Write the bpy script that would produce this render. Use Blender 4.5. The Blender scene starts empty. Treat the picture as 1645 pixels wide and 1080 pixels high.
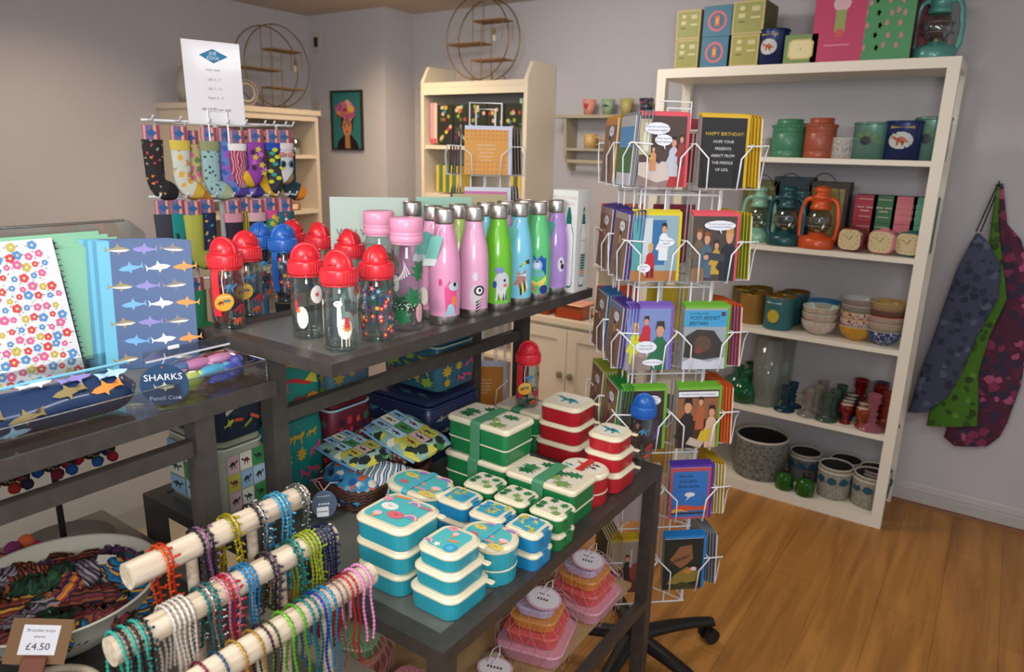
import bpy, math, random
from math import sin, cos, pi, radians as R
from mathutils import Vector as V, Matrix, noise
C = bpy.context.scene.collection
SC = bpy.context.scene
# ---------------------------------------------------------------- camera
YAW, PITCH, ROLL, FPX = R(124.405), R(14.702), R(1.4464), 1135.8
EYE = V((0, 0, 1.6))
fw = V((cos(YAW)*cos(PITCH), sin(YAW)*cos(PITCH), -sin(PITCH)))
rt = fw.cross(V((0, 0, 1))).normalized(); up = rt.cross(fw)
r2 = cos(ROLL)*rt+sin(ROLL)*up; u2 = -sin(ROLL)*rt+cos(ROLL)*up
cam = bpy.data.cameras.new('camera'); co = bpy.data.objects.new('camera', cam); C.objects.link(co)
co.matrix_world = Matrix(((r2.x, u2.x, -fw.x, EYE.x), (r2.y, u2.y, -fw.y, EYE.y), (r2.z, u2.z, -fw.z, EYE.z), (0, 0, 0, 1)))
cam.sensor_width = 36; cam.lens = FPX/1645*36; cam.clip_start = .05
cam.dof.use_dof = True; cam.dof.focus_distance = 1.45; cam.dof.aperture_fstop = 5.0
SC.camera = co
# ---------------------------------------------------------------- light and exposure
w = bpy.data.worlds.new('world'); SC.world = w; w.use_nodes = True
w.node_tree.nodes['Background'].inputs[0].default_value = (.80, .90, 1, 1)
w.node_tree.nodes['Background'].inputs[1].default_value = .55
SC.view_settings.view_transform = 'Standard'; SC.view_settings.look = 'None'
SC.view_settings.gamma = 1; SC.view_settings.exposure = 0.14; SC.cycles.transparent_max_bounces = 28
def lamp(name, loc, size, power, col, target=None, sy=None, spread=0):
    l = bpy.data.lights.new(name, 'AREA'); l.size = size; l.energy = power; l.color = col
    if spread: l.spread = R(spread)
    if sy: l.shape = 'RECTANGLE'; l.size_y = sy
    o = bpy.data.objects.new(name, l); C.objects.link(o); o.location = loc
    if target: o.rotation_euler = (V(target)-V(loc)).to_track_quat('-Z', 'Y').to_euler()
    return o
lamp('overhead_light', (-.9, -.3, 2.38), 1.0, 40, (1, .98, .96), (-1.0, 1.1, .8))
lamp('overhead_light', (-3.2, 1.5, 2.40), .35, 6, (1, .80, .58), (-3.7, 1.8, 0), spread=120)
lamp('overhead_light', (-2.9, 2.75, 2.40), .35, 12, (1, .76, .50), (-3.0, 3.1, 0), spread=125)
lamp('overhead_light', (-1.75, 2.45, 2.38), .5, 15, (1, .93, .86), (-1.8, 3.2, .6))  # fill light, added to brighten the upper back wall
lamp('bounced_flash', (.35, -.4, 1.75), .5, 27, (.97, .98, 1), (-1.3, 1.0, 3.2))
lamp('overhead_light', (.8, 1.2, 2.40), .6, 12, (.95, .97, 1))

def ray(u, v):
    return ((u-822.5)/FPX)*r2 - ((v-540)/FPX)*u2 + fw
def atz(u, v, z):                        # the point of the surface at height z seen at (u, v) in the photograph
    d = ray(u, v); return EYE+d*((z-EYE.z)/d.z)
def aty(u, v, y):
    d = ray(u, v); return EYE+d*(y/d.y)
def atx(u, v, x):
    d = ray(u, v); return EYE+d*(x/d.x)
def atd(u, v, dist):
    d = ray(u, v); return EYE+d*(dist/math.hypot(d.x, d.y))
FACE = lambda p: math.atan2(EYE.y-p[1], EYE.x-p[0])+pi/2     # yaw that turns a thing's -Y side to the shopper

# ---------------------------------------------------------------- materials
MC = {}
def lin(c):
    if isinstance(c, str):
        c = c.lstrip('#'); c = [int(c[i:i+2], 16)/255 for i in (0, 2, 4)]
    return tuple(x/12.92 if x <= .04045 else ((x+.055)/1.055)**2.4 for x in c)+(1,)
def base_mat(key):
    m = bpy.data.materials.new(key); m.use_nodes = True
    return m, m.node_tree, m.node_tree.nodes['Principled BSDF']
def M(col, rough=.5, metal=0., spec=.5, bump=0., bs=60, coat=0., em=0., var=0.):
    k = ('M', str(col), rough, metal, spec, bump, bs, coat, em, var)
    if k in MC: return MC[k]
    m, t, b = base_mat('paint'); n = t.nodes; L = t.links
    b.inputs['Base Color'].default_value = lin(col); b.inputs['Roughness'].default_value = rough
    b.inputs['Metallic'].default_value = metal; b.inputs['Specular IOR Level'].default_value = spec
    b.inputs['Coat Weight'].default_value = coat; b.inputs['Coat Roughness'].default_value = .08
    if em: b.inputs['Emission Color'].default_value = lin(col); b.inputs['Emission Strength'].default_value = em
    if bump or var:
        tc = n.new('ShaderNodeTexCoord'); nz = n.new('ShaderNodeTexNoise'); nz.inputs['Scale'].default_value = bs
        nz.inputs['Detail'].default_value = 4; L.new(tc.outputs['Object'], nz.inputs['Vector'])
        if bump:
            bp = n.new('ShaderNodeBump'); bp.inputs['Strength'].default_value = bump; bp.inputs['Distance'].default_value = .003
            L.new(nz.outputs['Fac'], bp.inputs['Height']); L.new(bp.outputs['Normal'], b.inputs['Normal'])
        if var:
            mx = n.new('ShaderNodeMix'); mx.data_type = 'RGBA'; mx.blend_type = 'MULTIPLY'; mx.inputs[0].default_value = 1
            mr = n.new('ShaderNodeMapRange'); mr.inputs[1].default_value = .3; mr.inputs[2].default_value = .7
            mr.inputs[3].default_value = 1-var; mr.inputs[4].default_value = 1
            L.new(nz.outputs['Fac'], mr.inputs[0]); mx.inputs[6].default_value = lin(col); L.new(mr.outputs[0], mx.inputs[7])
            L.new(mx.outputs[2], b.inputs['Base Color'])
    MC[k] = m; return m
def ramp(n, cols, const=True):
    r = n.new('ShaderNodeValToRGB'); cr = r.color_ramp
    if const: cr.interpolation = 'CONSTANT'
    k = len(cols)
    for i, c in enumerate(cols):
        e = cr.elements[i] if i < 2 else cr.elements.new(min(.999, i/k))
        e.position = i/k; e.color = lin(c)
    return r
def MS(cols, scale=40, dist=3, rough=.8, rot=(0, 0, 0), const=True, coord='Object'):        # woven or printed stripes
    k = ('MS', tuple(cols), scale, dist, rough, rot, coord)
    if k in MC: return MC[k]
    m, t, b = base_mat('striped_cloth'); n = t.nodes; L = t.links
    tc = n.new('ShaderNodeTexCoord'); mp = n.new('ShaderNodeMapping'); mp.inputs['Rotation'].default_value = rot
    wv = n.new('ShaderNodeTexWave'); wv.inputs['Scale'].default_value = scale; wv.inputs['Distortion'].default_value = dist
    wv.inputs['Detail'].default_value = 1; wv.wave_profile = 'SAW'
    r = ramp(n, cols, const)
    L.new(tc.outputs[coord], mp.inputs[0]); L.new(mp.outputs[0], wv.inputs[0]); L.new(wv.outputs['Fac'], r.inputs[0])
    L.new(r.outputs[0], b.inputs['Base Color']); b.inputs['Roughness'].default_value = rough
    MC[k] = m; return m
def MV(base, cols, scale=60, thr=.35, rough=.6, feat='F1', rnd=1., coord='Object', alpha=None):          # scattered motifs on a ground colour
    k = ('MV', base, tuple(cols), scale, thr, rough, feat, rnd, alpha)
    if k in MC: return MC[k]
    m, t, b = base_mat('printed'); n = t.nodes; L = t.links
    tc = n.new('ShaderNodeTexCoord'); vo = n.new('ShaderNodeTexVoronoi'); vo.inputs['Scale'].default_value = scale
    vo.inputs['Randomness'].default_value = rnd
    nz = n.new('ShaderNodeTexNoise'); nz.inputs['Scale'].default_value = scale*1.7
    ad = n.new('ShaderNodeVectorMath'); ad.operation = 'MULTIPLY_ADD'
    L.new(tc.outputs[coord], nz.inputs[0]); L.new(nz.outputs['Color'], ad.inputs[0])
    ad.inputs[1].default_value = (.6/scale,)*3; L.new(tc.outputs[coord], ad.inputs[2]); L.new(ad.outputs[0], vo.inputs['Vector'])
    sx = n.new('ShaderNodeSeparateColor'); L.new(vo.outputs['Color'], sx.inputs[0])
    r = ramp(n, cols); L.new(sx.outputs[0], r.inputs[0])
    lt = n.new('ShaderNodeMath'); lt.operation = 'LESS_THAN'; lt.inputs[1].default_value = thr
    L.new(vo.outputs['Distance'], lt.inputs[0])
    mx = n.new('ShaderNodeMix'); mx.data_type = 'RGBA'; L.new(lt.outputs[0], mx.inputs[0])
    mx.inputs[6].default_value = lin(base); L.new(r.outputs[0], mx.inputs[7]); L.new(mx.outputs[2], b.inputs['Base Color'])
    b.inputs['Roughness'].default_value = rough
    if alpha is not None:
        b.inputs['Alpha'].default_value = alpha
    MC[k] = m; return m
def MW(a='#8a5a2c', b2='#6d4320', scale=1., rough=.4, bare=False):        # wood with grain along Y
    k = ('MW', a, b2, scale, rough, bare)
    if k in MC: return MC[k]
    m, t, b = base_mat('wood'); n = t.nodes; L = t.links
    tc = n.new('ShaderNodeTexCoord'); mp = n.new('ShaderNodeMapping'); mp.inputs['Scale'].default_value = (14*scale, 1.1*scale, 14*scale)
    nz = n.new('ShaderNodeTexNoise'); nz.inputs['Scale'].default_value = 1.6; nz.inputs['Detail'].default_value = 8; nz.inputs['Distortion'].default_value = .6
    r = ramp(n, (b2, a), False); r.color_ramp.elements[0].position = .32; r.color_ramp.elements[1].position = .68
    L.new(tc.outputs['Object'], mp.inputs[0]); L.new(mp.outputs[0], nz.inputs[0]); L.new(nz.outputs['Fac'], r.inputs[0])
    out = r.outputs[0]
    if not bare:
        bk = n.new('ShaderNodeTexBrick'); bk.inputs['Scale'].default_value = 1; bk.inputs['Mortar Size'].default_value = .0015
        bk.inputs['Brick Width'].default_value = 1.25; bk.inputs['Row Height'].default_value = .19
        bk.inputs['Color1'].default_value = (1, 1, 1, 1); bk.inputs['Color2'].default_value = (.80, .78, .76, 1); bk.inputs['Mortar'].default_value = (.62, .56, .5, 1)
        m2 = n.new('ShaderNodeMapping'); m2.inputs['Rotation'].default_value = (0, 0, pi/2)
        L.new(tc.outputs['Object'], m2.inputs[0]); L.new(m2.outputs[0], bk.inputs[0])
        mx = n.new('ShaderNodeMix'); mx.data_type = 'RGBA'; mx.blend_type = 'MULTIPLY'; mx.inputs[0].default_value = 1
        L.new(out, mx.inputs[6]); L.new(bk.outputs[0], mx.inputs[7]); out = mx.outputs[2]
    L.new(out, b.inputs['Base Color']); b.inputs['Roughness'].default_value = rough
    MC[k] = m; return m
def MT(tint='#f4f8f8', refl=.12, rough=.04, dens=1.):        # clear plastic or glass walls
    k = ('MT', tint, refl, rough, dens)
    if k in MC: return MC[k]
    m = bpy.data.materials.new('clear'); m.use_nodes = True; t = m.node_tree; n = t.nodes; L = t.links; n.clear()
    o = n.new('ShaderNodeOutputMaterial'); tr = n.new('ShaderNodeBsdfTransparent'); gl = n.new('ShaderNodeBsdfGlossy'); mx = n.new('ShaderNodeMixShader')
    lw = n.new('ShaderNodeLayerWeight'); lw.inputs[0].default_value = .35; mr = n.new('ShaderNodeMapRange')
    mr.inputs[3].default_value = refl*.35; mr.inputs[4].default_value = min(.62, refl*4)
    tr.inputs[0].default_value = lin(tint); gl.inputs['Roughness'].default_value = rough
    L.new(lw.outputs['Facing'], mr.inputs[0]); L.new(mr.outputs[0], mx.inputs[0]); L.new(tr.outputs[0], mx.inputs[1]); L.new(gl.outputs[0], mx.inputs[2]); L.new(mx.outputs[0], o.inputs[0])
    MC[k] = m; return m
def MG(tint, refl=.10, body=.35):        # coloured glass: a tinted clear wall with a little body colour
    k = ('MG', tint, refl, body)
    if k in MC: return MC[k]
    m = MT(tint, refl, .05).copy(); m.name = 'coloured_glass'; t = m.node_tree; n = t.nodes; L = t.links
    out = [x for x in n if x.type == 'OUTPUT_MATERIAL'][0]; src = out.inputs[0].links[0].from_socket
    df = n.new('ShaderNodeBsdfDiffuse'); df.inputs[0].default_value = lin(tint); mx = n.new('ShaderNodeMixShader'); mx.inputs[0].default_value = body
    L.new(src, mx.inputs[1]); L.new(df.outputs[0], mx.inputs[2]); L.new(mx.outputs[0], out.inputs[0]); MC[k] = m; return m
STEEL = M('#c4beb8', .33, 1.); DARK = M('#3a3532', .42, .75, bump=.1, bs=30, var=.25)
WHITE = M('#ebe3d2', .5); WIRE = M('#eeeef0', .35)

# ---------------------------------------------------------------- mesh building
BLUR = {'Recycled', 'POUCH', 'SET OF', 'TUBS', 'BALLS', 'TWIN BELL', 'CLOCK', 'OCEAN', 'I love you', 'the thing is', 'you are great', 'Matilda', '£6.95', 'Shade', 'PREHISTORIC', 'Oh no'}
def _txt(s, _c={}):
    if s in BLUR and s not in _c:                        # print too small to read in the photograph: short strokes only
        vs, fs = [], []
        for i, ch in enumerate(s):
            if ch == ' ': continue
            x = (i-len(s)/2)*.6; h = .30 if ch.isupper() or ch in 'bdfhklt' else .2; k = len(vs); vs += [(x, -.22), (x+.38, -.22), (x+.38, h), (x, h-.12)]; fs.append([k, k+1, k+2, k+3])
        _c[s] = (vs, fs)
    if s not in _c:
        cu = bpy.data.curves.new('t', 'FONT'); cu.body = s; cu.align_x = 'CENTER'; cu.align_y = 'CENTER'; cu.resolution_u = 2
        o = bpy.data.objects.new('t', cu); me = bpy.data.meshes.new_from_object(o)
        _c[s] = ([(v.co.x, v.co.y) for v in me.vertices], [list(p.vertices) for p in me.polygons])
        bpy.data.meshes.remove(me); bpy.data.objects.remove(o); bpy.data.curves.remove(cu)
    return _c[s]
def circ(cx, cy, rx, ry=None, n=14, a0=0.):
    ry = rx if ry is None else ry
    return [(cx+rx*cos(a0+2*pi*i/n), cy+ry*sin(a0+2*pi*i/n)) for i in range(n)]
def rrect(w, d, r, seg=4):
    r = min(r, w/2-1e-4, d/2-1e-4); o = []
    for cx, cy, a in ((w/2-r, d/2-r, 0), (-w/2+r, d/2-r, 90), (-w/2+r, -d/2+r, 180), (w/2-r, -d/2+r, 270)):
        for i in range(seg+1):
            t = R(a+90*i/seg); o.append((cx+r*cos(t), cy+r*sin(t)))
    return o
class MB:
    def __init__(s): s.v = []; s.f = []; s.m = []; s.s = []; s.ms = []; s.T = None
    def add(s, vs, fs, mat, smooth=False):
        k = len(s.v)
        s.v += [tuple(s.T@V(v)) for v in vs] if s.T else [tuple(v) for v in vs]
        if mat not in s.ms: s.ms.append(mat)
        i = s.ms.index(mat)
        for f in fs: s.f.append([k+a for a in f]); s.m.append(i); s.s.append(smooth)
        return s
    def box(s, c, d, mat):
        x, y, z = c; a, b, e = d[0]/2, d[1]/2, d[2]/2
        return s.add([(x-a, y-b, z-e), (x+a, y-b, z-e), (x+a, y+b, z-e), (x-a, y+b, z-e), (x-a, y-b, z+e), (x+a, y-b, z+e), (x+a, y+b, z+e), (x-a, y+b, z+e)],
                     [(0, 3, 2, 1), (4, 5, 6, 7), (0, 1, 5, 4), (1, 2, 6, 5), (2, 3, 7, 6), (3, 0, 4, 7)], mat)
    def loft(s, rings, mat, smooth=True, caps=True, closed=True):
        n = len(rings[0]); vs = [p for r in rings for p in r]; fs = []
        for j in range(len(rings)-1):
            for i in range(n if closed else n-1):
                k = (i+1) % n; fs.append((j*n+i, j*n+k, (j+1)*n+k, (j+1)*n+i))
        s.add(vs, fs, mat, smooth)
        if caps: s.add(rings[0], [list(range(n))[::-1]], mat); s.add(rings[-1], [list(range(n))], mat)
        return s
    def rbox(s, c, d, r, mat, ch=.003, taper=0., seg=4):         # box with round corners and softened edges, c = centre of its base
        w, l, h = d; x, y, z = c
        rg = []
        for zz, ins in ((0, ch), (ch, 0), (h-ch, 0), (h, ch)):
            q = 1-taper*(1-zz/h)
            rg.append([(x+a*q, y+b*q, z+zz) for a, b in rrect(w-2*ins, l-2*ins, max(r-ins, .001), seg)])
        return s.loft(rg, mat, smooth=False)
    def lathe(s, prof, mat, seg=24, c=(0, 0, 0), caps=False, ax=None):
        rings = [[(c[0]+r*cos(2*pi*i/seg), c[1]+r*sin(2*pi*i/seg), c[2]+z) for i in range(seg)] for r, z in prof]
        return s.loft(rings, mat, True, caps)
    def tube(s, pts, r, mat, seg=6, closed=False, caps=True):
        pts = [V(p) for p in pts]; n = len(pts); rs = r if isinstance(r, (list, tuple)) else [r]*n; rings = []; nrm = None
        for i, p in enumerate(pts):
            if closed: t = pts[(i+1) % n]-pts[i-1]
            else: t = pts[min(i+1, n-1)]-pts[max(i-1, 0)]
            if t.length < 1e-9: t = V((0, 0, 1))
            t.normalize()
            if nrm is None: nrm = t.orthogonal().normalized()
            else:
                nrm = nrm-t*nrm.dot(t)
                nrm = nrm.normalized() if nrm.length > 1e-6 else t.orthogonal().normalized()
            b = t.cross(nrm)
            rings.append([tuple(p+rs[i]*(cos(2*pi*k/seg)*nrm+sin(2*pi*k/seg)*b)) for k in range(seg)])
        if closed: rings.append(rings[0])
        return s.loft(rings, mat, True, caps and not closed)
    def ball(s, c, r, mat, seg=12, rg=8, jit=0.):
        rx, ry, rz = r if isinstance(r, (tuple, list)) else (r, r, r)
        rings = []
        for j in range(rg+1):
            a = -pi/2+pi*j/rg; ring = []
            for i in range(seg):
                t = 2*pi*i/seg; q = 1+jit*noise.noise(V((cos(t)*cos(a)*2+c[0]*40, sin(t)*cos(a)*2+c[1]*40, sin(a)*2)))
                ring.append((c[0]+rx*q*max(cos(a), .02)*cos(t), c[1]+ry*q*max(cos(a), .02)*sin(t), c[2]+rz*q*sin(a)))
            rings.append(ring)
        return s.loft(rings, mat, True, False)
    def prism(s, poly, mat, O=(0, 0, 0), U=(1, 0, 0), W=(0, 0, 1), th=.002):
        O, U, W = V(O), V(U), V(W); N = U.cross(W).normalized(); n = len(poly)
        a = [tuple(O+U*x+W*y) for x, y in poly]; b = [tuple(V(p)-N*th) for p in a]
        s.add(a, [list(range(n))], mat); s.add(b, [list(range(n))[::-1]], mat)
        return s.add(a+b, [(i, i+n, (i+1) % n+n, (i+1) % n) for i in range(n)], mat)
    def done(s, name, parent=None, loc=None, rz=None, label=None, cat=None, group=None, kind=None, auto=True):
        me = bpy.data.meshes.new(name); me.from_pydata(s.v, [], s.f)
        for m in s.ms: me.materials.append(m)
        me.polygons.foreach_set('material_index', s.m); me.polygons.foreach_set('use_smooth', s.s); me.update()
        o = bpy.data.objects.new(name, me); C.objects.link(o)
        if parent: o.parent = parent
        if loc is not None: o.location = loc
        if rz is not None: o.rotation_euler = (0, 0, rz) if not isinstance(rz, tuple) else rz
        return tag(o, label, cat, group, kind)
def tag(o, label=None, cat=None, group=None, kind=None):
    for k, v in (('label', label), ('category', cat), ('group', group), ('kind', kind)):
        if v: o[k] = v
    return o
def T(name, label, cat, loc=(0, 0, 0), rz=0, group=None):
    o = bpy.data.objects.new(name, None); C.objects.link(o); o.location = loc; o.empty_display_size = .05
    o.rotation_euler = (0, 0, rz) if not isinstance(rz, tuple) else rz
    return tag(o, label, cat, group)
def dup(o, loc=None, rz=None, label=None, group=None, parent=None):
    c = o.copy(); C.objects.link(c); c.parent = parent
    if loc is not None: c.location = loc
    if rz is not None: c.rotation_euler = (0, 0, rz) if not isinstance(rz, tuple) else rz
    tag(c, label, None, group)
    for ch in o.children: dup(ch, parent=c)
    return c
LAY = .00022
# flat artwork: shapes in fractions of a w x h panel whose lower-left corner is O
def art(mb, shapes, O, U, W, off=LAY):
    O, U, W = V(O), V(U), V(W); N = U.cross(W).normalized(); k = 1
    for sh in shapes:
        q = sh[0]; o = O+N*(off*k); k += 1
        if q == 't':
            _, s, cx, cy, sz, col = sh; vs, fs = _txt(s); a = U.normalized(); b = W.normalized(); h = W.length*sz
            if len(sh) > 6: pass
            mb.add([tuple(o+U*cx+W*cy+a*(x*h)+b*(y*h)) for x, y in vs], fs, M(col, .6)); continue
        if q == 'e': _, cx, cy, rx, ry, col = sh; poly = circ(cx, cy, rx, ry)
        elif q == 'r': _, x0, y0, x1, y1, col = sh; poly = [(x0, y0), (x1, y0), (x1, y1), (x0, y1)]
        else: _, poly, col = sh
        mt = M(col, .5) if isinstance(col, (str, tuple)) else col
        mb.add([tuple(o+U*x+W*y) for x, y in poly], [list(range(len(poly)))], mt)
# artwork wrapped on a round body of radius fr(z); x is an angle in metres of arc, z a height
def wrap(mb, poly, fr, mat, off=.0004, c=(0, 0), a0=-pi/2):
    n = len(poly); cx = sum(p[0] for p in poly)/n; cz = sum(p[1] for p in poly)/n; vs = []; rg = (0.02, .35, .7, 1.)
    for q in rg:
        for x, z in poly:
            X = cx+(x-cx)*q; Z = cz+(z-cz)*q; r = fr(Z)+off; a = a0+X/r; vs.append((c[0]+r*cos(a), c[1]+r*sin(a), Z))
    fs = [(j*n+i, j*n+(i+1) % n, (j+1)*n+(i+1) % n, (j+1)*n+i) for j in range(3) for i in range(n)]
    mb.add(vs, fs, mat, True)
def flower(cx, cy, r, n=5, k=20):
    return [(cx+r*(.72+.28*cos(n*2*pi*i/k))*cos(2*pi*i/k), cy+r*(.72+.28*cos(n*2*pi*i/k))*sin(2*pi*i/k)) for i in range(k)]
SHARK = [(-.5, .02), (-.32, .12), (-.1, .16), (-.02, .34), (.06, .15), (.28, .07), (.40, .06), (.5, .24), (.47, .04), (.5, -.1), (.4, 0), (.2, -.06), (.02, -.09), (-.02, -.24), (-.12, -.1), (-.34, -.08)]
DINO = [(-.5, .12), (-.42, .24), (-.3, .2), (-.2, .08), (0, .22), (.2, .16), (.36, 0), (.5, -.1), (.34, -.1), (.22, -.06), (.2, -.3), (.12, -.3), (.08, -.08), (-.1, -.08), (-.12, -.3), (-.2, -.3), (-.2, -.02), (-.34, .06)]
LEAF = [(0, -.5), (.12, -.34), (.4, -.3), (.2, -.16), (.5, -.02), (.24, .04), (.42, .26), (.16, .22), (0, .5), (-.16, .22), (-.42, .26), (-.24, .04), (-.5, -.02), (-.2, -.16), (-.4, -.3), (-.12, -.34)]
LLAMA = [(-.1, -.5), (.02, -.3), (.22, -.22), (.25, 0), (.1, .08), (.02, .3), (.06, .46), (-.02, .5), (-.1, .44), (-.2, .42), (-.12, .34), (-.14, .1), (-.22, -.1), (-.2, -.3)]
CAT = [(-.5, -.1), (-.3, .12), (.1, .14), (.3, .3), (.42, .3), (.4, .12), (.3, .02), (.36, -.3), (.28, -.3), (.2, -.05), (-.1, -.05), (-.16, -.3), (-.24, -.3), (-.24, -.02), (-.44, -.3)]
def tf(poly, x, y, s, fx=1, a=0., sy=None):
    sy = s if sy is None else sy
    return [(x+(px*fx*s*cos(a)-py*sy*sin(a)), y+(px*fx*s*sin(a)+py*sy*cos(a))) for px, py in poly]
ORD = ['first', 'second', 'third', 'fourth', 'fifth', 'sixth', 'seventh', 'eighth', 'ninth', 'tenth', 'eleventh', 'twelfth']
rnd = random.Random(7)
# ================================================================ the room
wall_m = M('#bab6b8', .85, bump=.05, bs=120, var=.03); ceil_m = M('#c4b7a8', .9, var=.04, bs=3)
def struct(name, c, d, mat):
    mb = MB(); mb.box((0, 0, 0), d, mat); return mb.done(name, loc=c, kind='structure')
struct('floor', (-1.3, .8, -.03), (7.6, 5.9, .06), MW('#bf8540', '#98662c', 1., .48))
struct('floor_left', (-3.0, 0, .0015), (2.4, 3.4, .003), M('#a99b84', .7, var=.1, bs=8))
struct('wall_left', (-4.1, .6, 1.2165), (.1, 5.6, 2.433), wall_m)
struct('wall_back_left', (-3.6975, 3.55, 1.2165), (.705, .30, 2.433), wall_m)
struct('wall_back', (-.35, 3.725, 1.2165), (6.0, .1, 2.433), wall_m)
struct('ceiling', (-1.0, .9, 2.483), (7.2, 5.8, .1), ceil_m)
def skirt(name, a, b, n):                                   # skirting board from a to b, n = outward normal
    a, b, n = V(a), V(b), V(n); t = (b-a); mb = MB(); pm = M('#b4adaa', .45)
    prof = [(0, 0), (.016, 0), (.016, .062), (.012, .066), (.014, .072), (.009, .098), (.004, .106), (0, .106)]
    r = [[tuple(p+n*x+V((0, 0, z))) for x, z in prof] for p in (a, b)]
    mb.loft(r, pm, False); mb.loft([[tuple(p+n*x+V((0, 0, z))) for x, z in ((.016, 0), (.03, 0), (.027, .01), (.016, .014))] for p in (a, b)], M('#7c4c25', .5), False)
    mb.done(name, kind='structure')
skirt('baseboard_back', (-3.34, 3.675, 0), (2.4, 3.675, 0), (0, -1, 0))
skirt('baseboard_left', (-4.05, -1.9, 0), (-4.05, 3.4, 0), (1, 0, 0))
# ---------------------------------------------------------------- metal tables
plate = M('#74766f', .30, .15, spec=.5, var=.18, bs=9); frame_m = M('#4b4540', .40, .15, bump=.08, bs=40, var=.25)
def table(name, label, x0, x1, y0, y1, z, legs, zl=0., rails=(), th=.028, bd=.036, shelf=None, pl=plate, fm=frame_m, rec=.004):
    r = T(name, label, 'table', ((x0+x1)/2, (y0+y1)/2, zl)); ox, oy = (x0+x1)/2, (y0+y1)/2
    mb = MB(); w, d = x1-x0, y1-y0
    for sx in (-1, 1): mb.box((sx*(w-bd)/2, 0, z-zl-th/2), (bd, d, th), fm)
    for sy in (-1, 1): mb.box((0, sy*(d-bd)/2, z-zl-th/2), (w-2*bd, bd, th), fm)
    mb.done('top_frame', r)
    MB().box((0, 0, z-zl-rec-.005), (w-2*bd, d-2*bd, .01), pl).done('top_panel', r)
    for lx, ly in legs: MB().box((lx-ox, ly-oy, (z-zl-th)/2), (.036, .036, z-zl-th), fm).done('leg', r)
    for (a, b, zz, hh) in rails:
        m2 = MB(); c = [(a[i]+b[i])/2 for i in (0, 1)]; m2.box((c[0]-ox, c[1]-oy, zz-zl-hh/2), (abs(b[0]-a[0])+.02, abs(b[1]-a[1])+.001, hh) if abs(b[0]-a[0]) > abs(b[1]-a[1]) else (.022, abs(b[1]-a[1]), hh), fm); m2.done('rail', r)
    return r, ox, oy
ZL, ZR, ZT, ZE = .8, 1.23, 1.17, .70
LT, lox, loy = table('display_table', 'long low grey metal display table holding the lunch boxes and lunch bags', -1.559, -.640, .758, 1.658, ZL,
    [(-1.541, .776), (-.658, .776), (-1.541, 1.64), (-.658, 1.64)], rails=[((-.65, .79), (-.65, 1.63), .415, .03), ((-1.53, .776), (-.67, .776), .415, .03)], rec=.006)
MB().box((-.02, .0, .437), (.86, .84, .012), M('#b99768', .7, var=.1, bs=20)).done('lower_shelf', LT, label='pale kraft covered lower shelf')
r, ox, oy = table('riser_table', 'tall narrow grey metal riser carrying the drinking bottles above the lunch boxes', -1.332, -.926, .797, 1.749, ZR,
    [(-1.13, .823)], zl=ZL, rails=[((-1.13, .84), (-1.13, 1.68), 1.090, .029)], th=.025)
for x in (-1.13, -1.31): MB().box((x-ox, 1.70-oy, (1.205)/2-ZL), (.036, .036, 1.205), frame_m).done('leg', r)
table('riser_table', 'grey metal riser at the left edge carrying the notebooks and pencil cases', -1.62, -1.079, -.45, .793, ZT,
    [(-1.10, .645), (-1.10, -.16), (-1.59, -.16)], zl=ZE, rails=[((-1.10, -.14), (-1.10, .625), 1.10, .028), ((-1.57, -.16), (-1.12, -.16), 1.10, .028)], th=.03)
lite = M('#877c70', .5, .1, var=.12, bs=20)
table('display_table', 'low brownish grey table under the bowl and bracelet rack', -1.749, -.775, -.25, .747, ZE,
    [(-1.73, .728), (-.795, .728), (-1.73, -.23), (-.795, -.23)], pl=M('#57564f', .35, .2, var=.2, bs=6), fm=lite, rec=.008, bd=.045)
mb = MB(); cw = M('#b5aea6', .6)
mb.box((0, 0, .45), (.48, 2.5, .9), cw).box((0, 0, .91), (.50, 2.52, .02), M('#c9c0b2', .5))
mb.box((.238, 0, .05), (.012, 2.5, .1), M('#a8a096', .6))
mb.done('counter', loc=(-3.06, .45, .003), label='plain pale grey counter against the left wall', cat='counter')
# ---------------------------------------------------------------- open white bookcase on the right
BW = M('#e4dccb', .45); BY0, BY1, BX0, BX1, BZ = 3.294, 3.655, -1.462, -.235, 1.986
S2, S3, S4, S5, S6 = 1.600, 1.212, .822, .435, .05
r = T('bookcase', 'tall open white bookcase against the back wall on the right', 'bookcase', ((BX0+BX1)/2, (BY0+BY1)/2, 0)); bx, by = (BX0+BX1)/2, (BY0+BY1)/2
hw, hd = (BX1-BX0)/2, (BY1-BY0)/2
MB().box((0, 0, BZ-.02), (2*hw, 2*hd, .04), BW).done('top_panel', r)
for sx in (-1, 1):
    for sy in (-1, 1): MB().box((sx*(hw-.022), sy*(hd-.02), (BZ-.04)/2), (.044, .04, BZ-.04), BW).done('post', r)
for k, z in enumerate((S2, S3, S4, S5, S6)):
    t = .022 if k < 4 else .05
    MB().box((0, 0, z-t/2), (2*hw-.088, 2*hd, t), BW).done('shelf', r)
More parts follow.
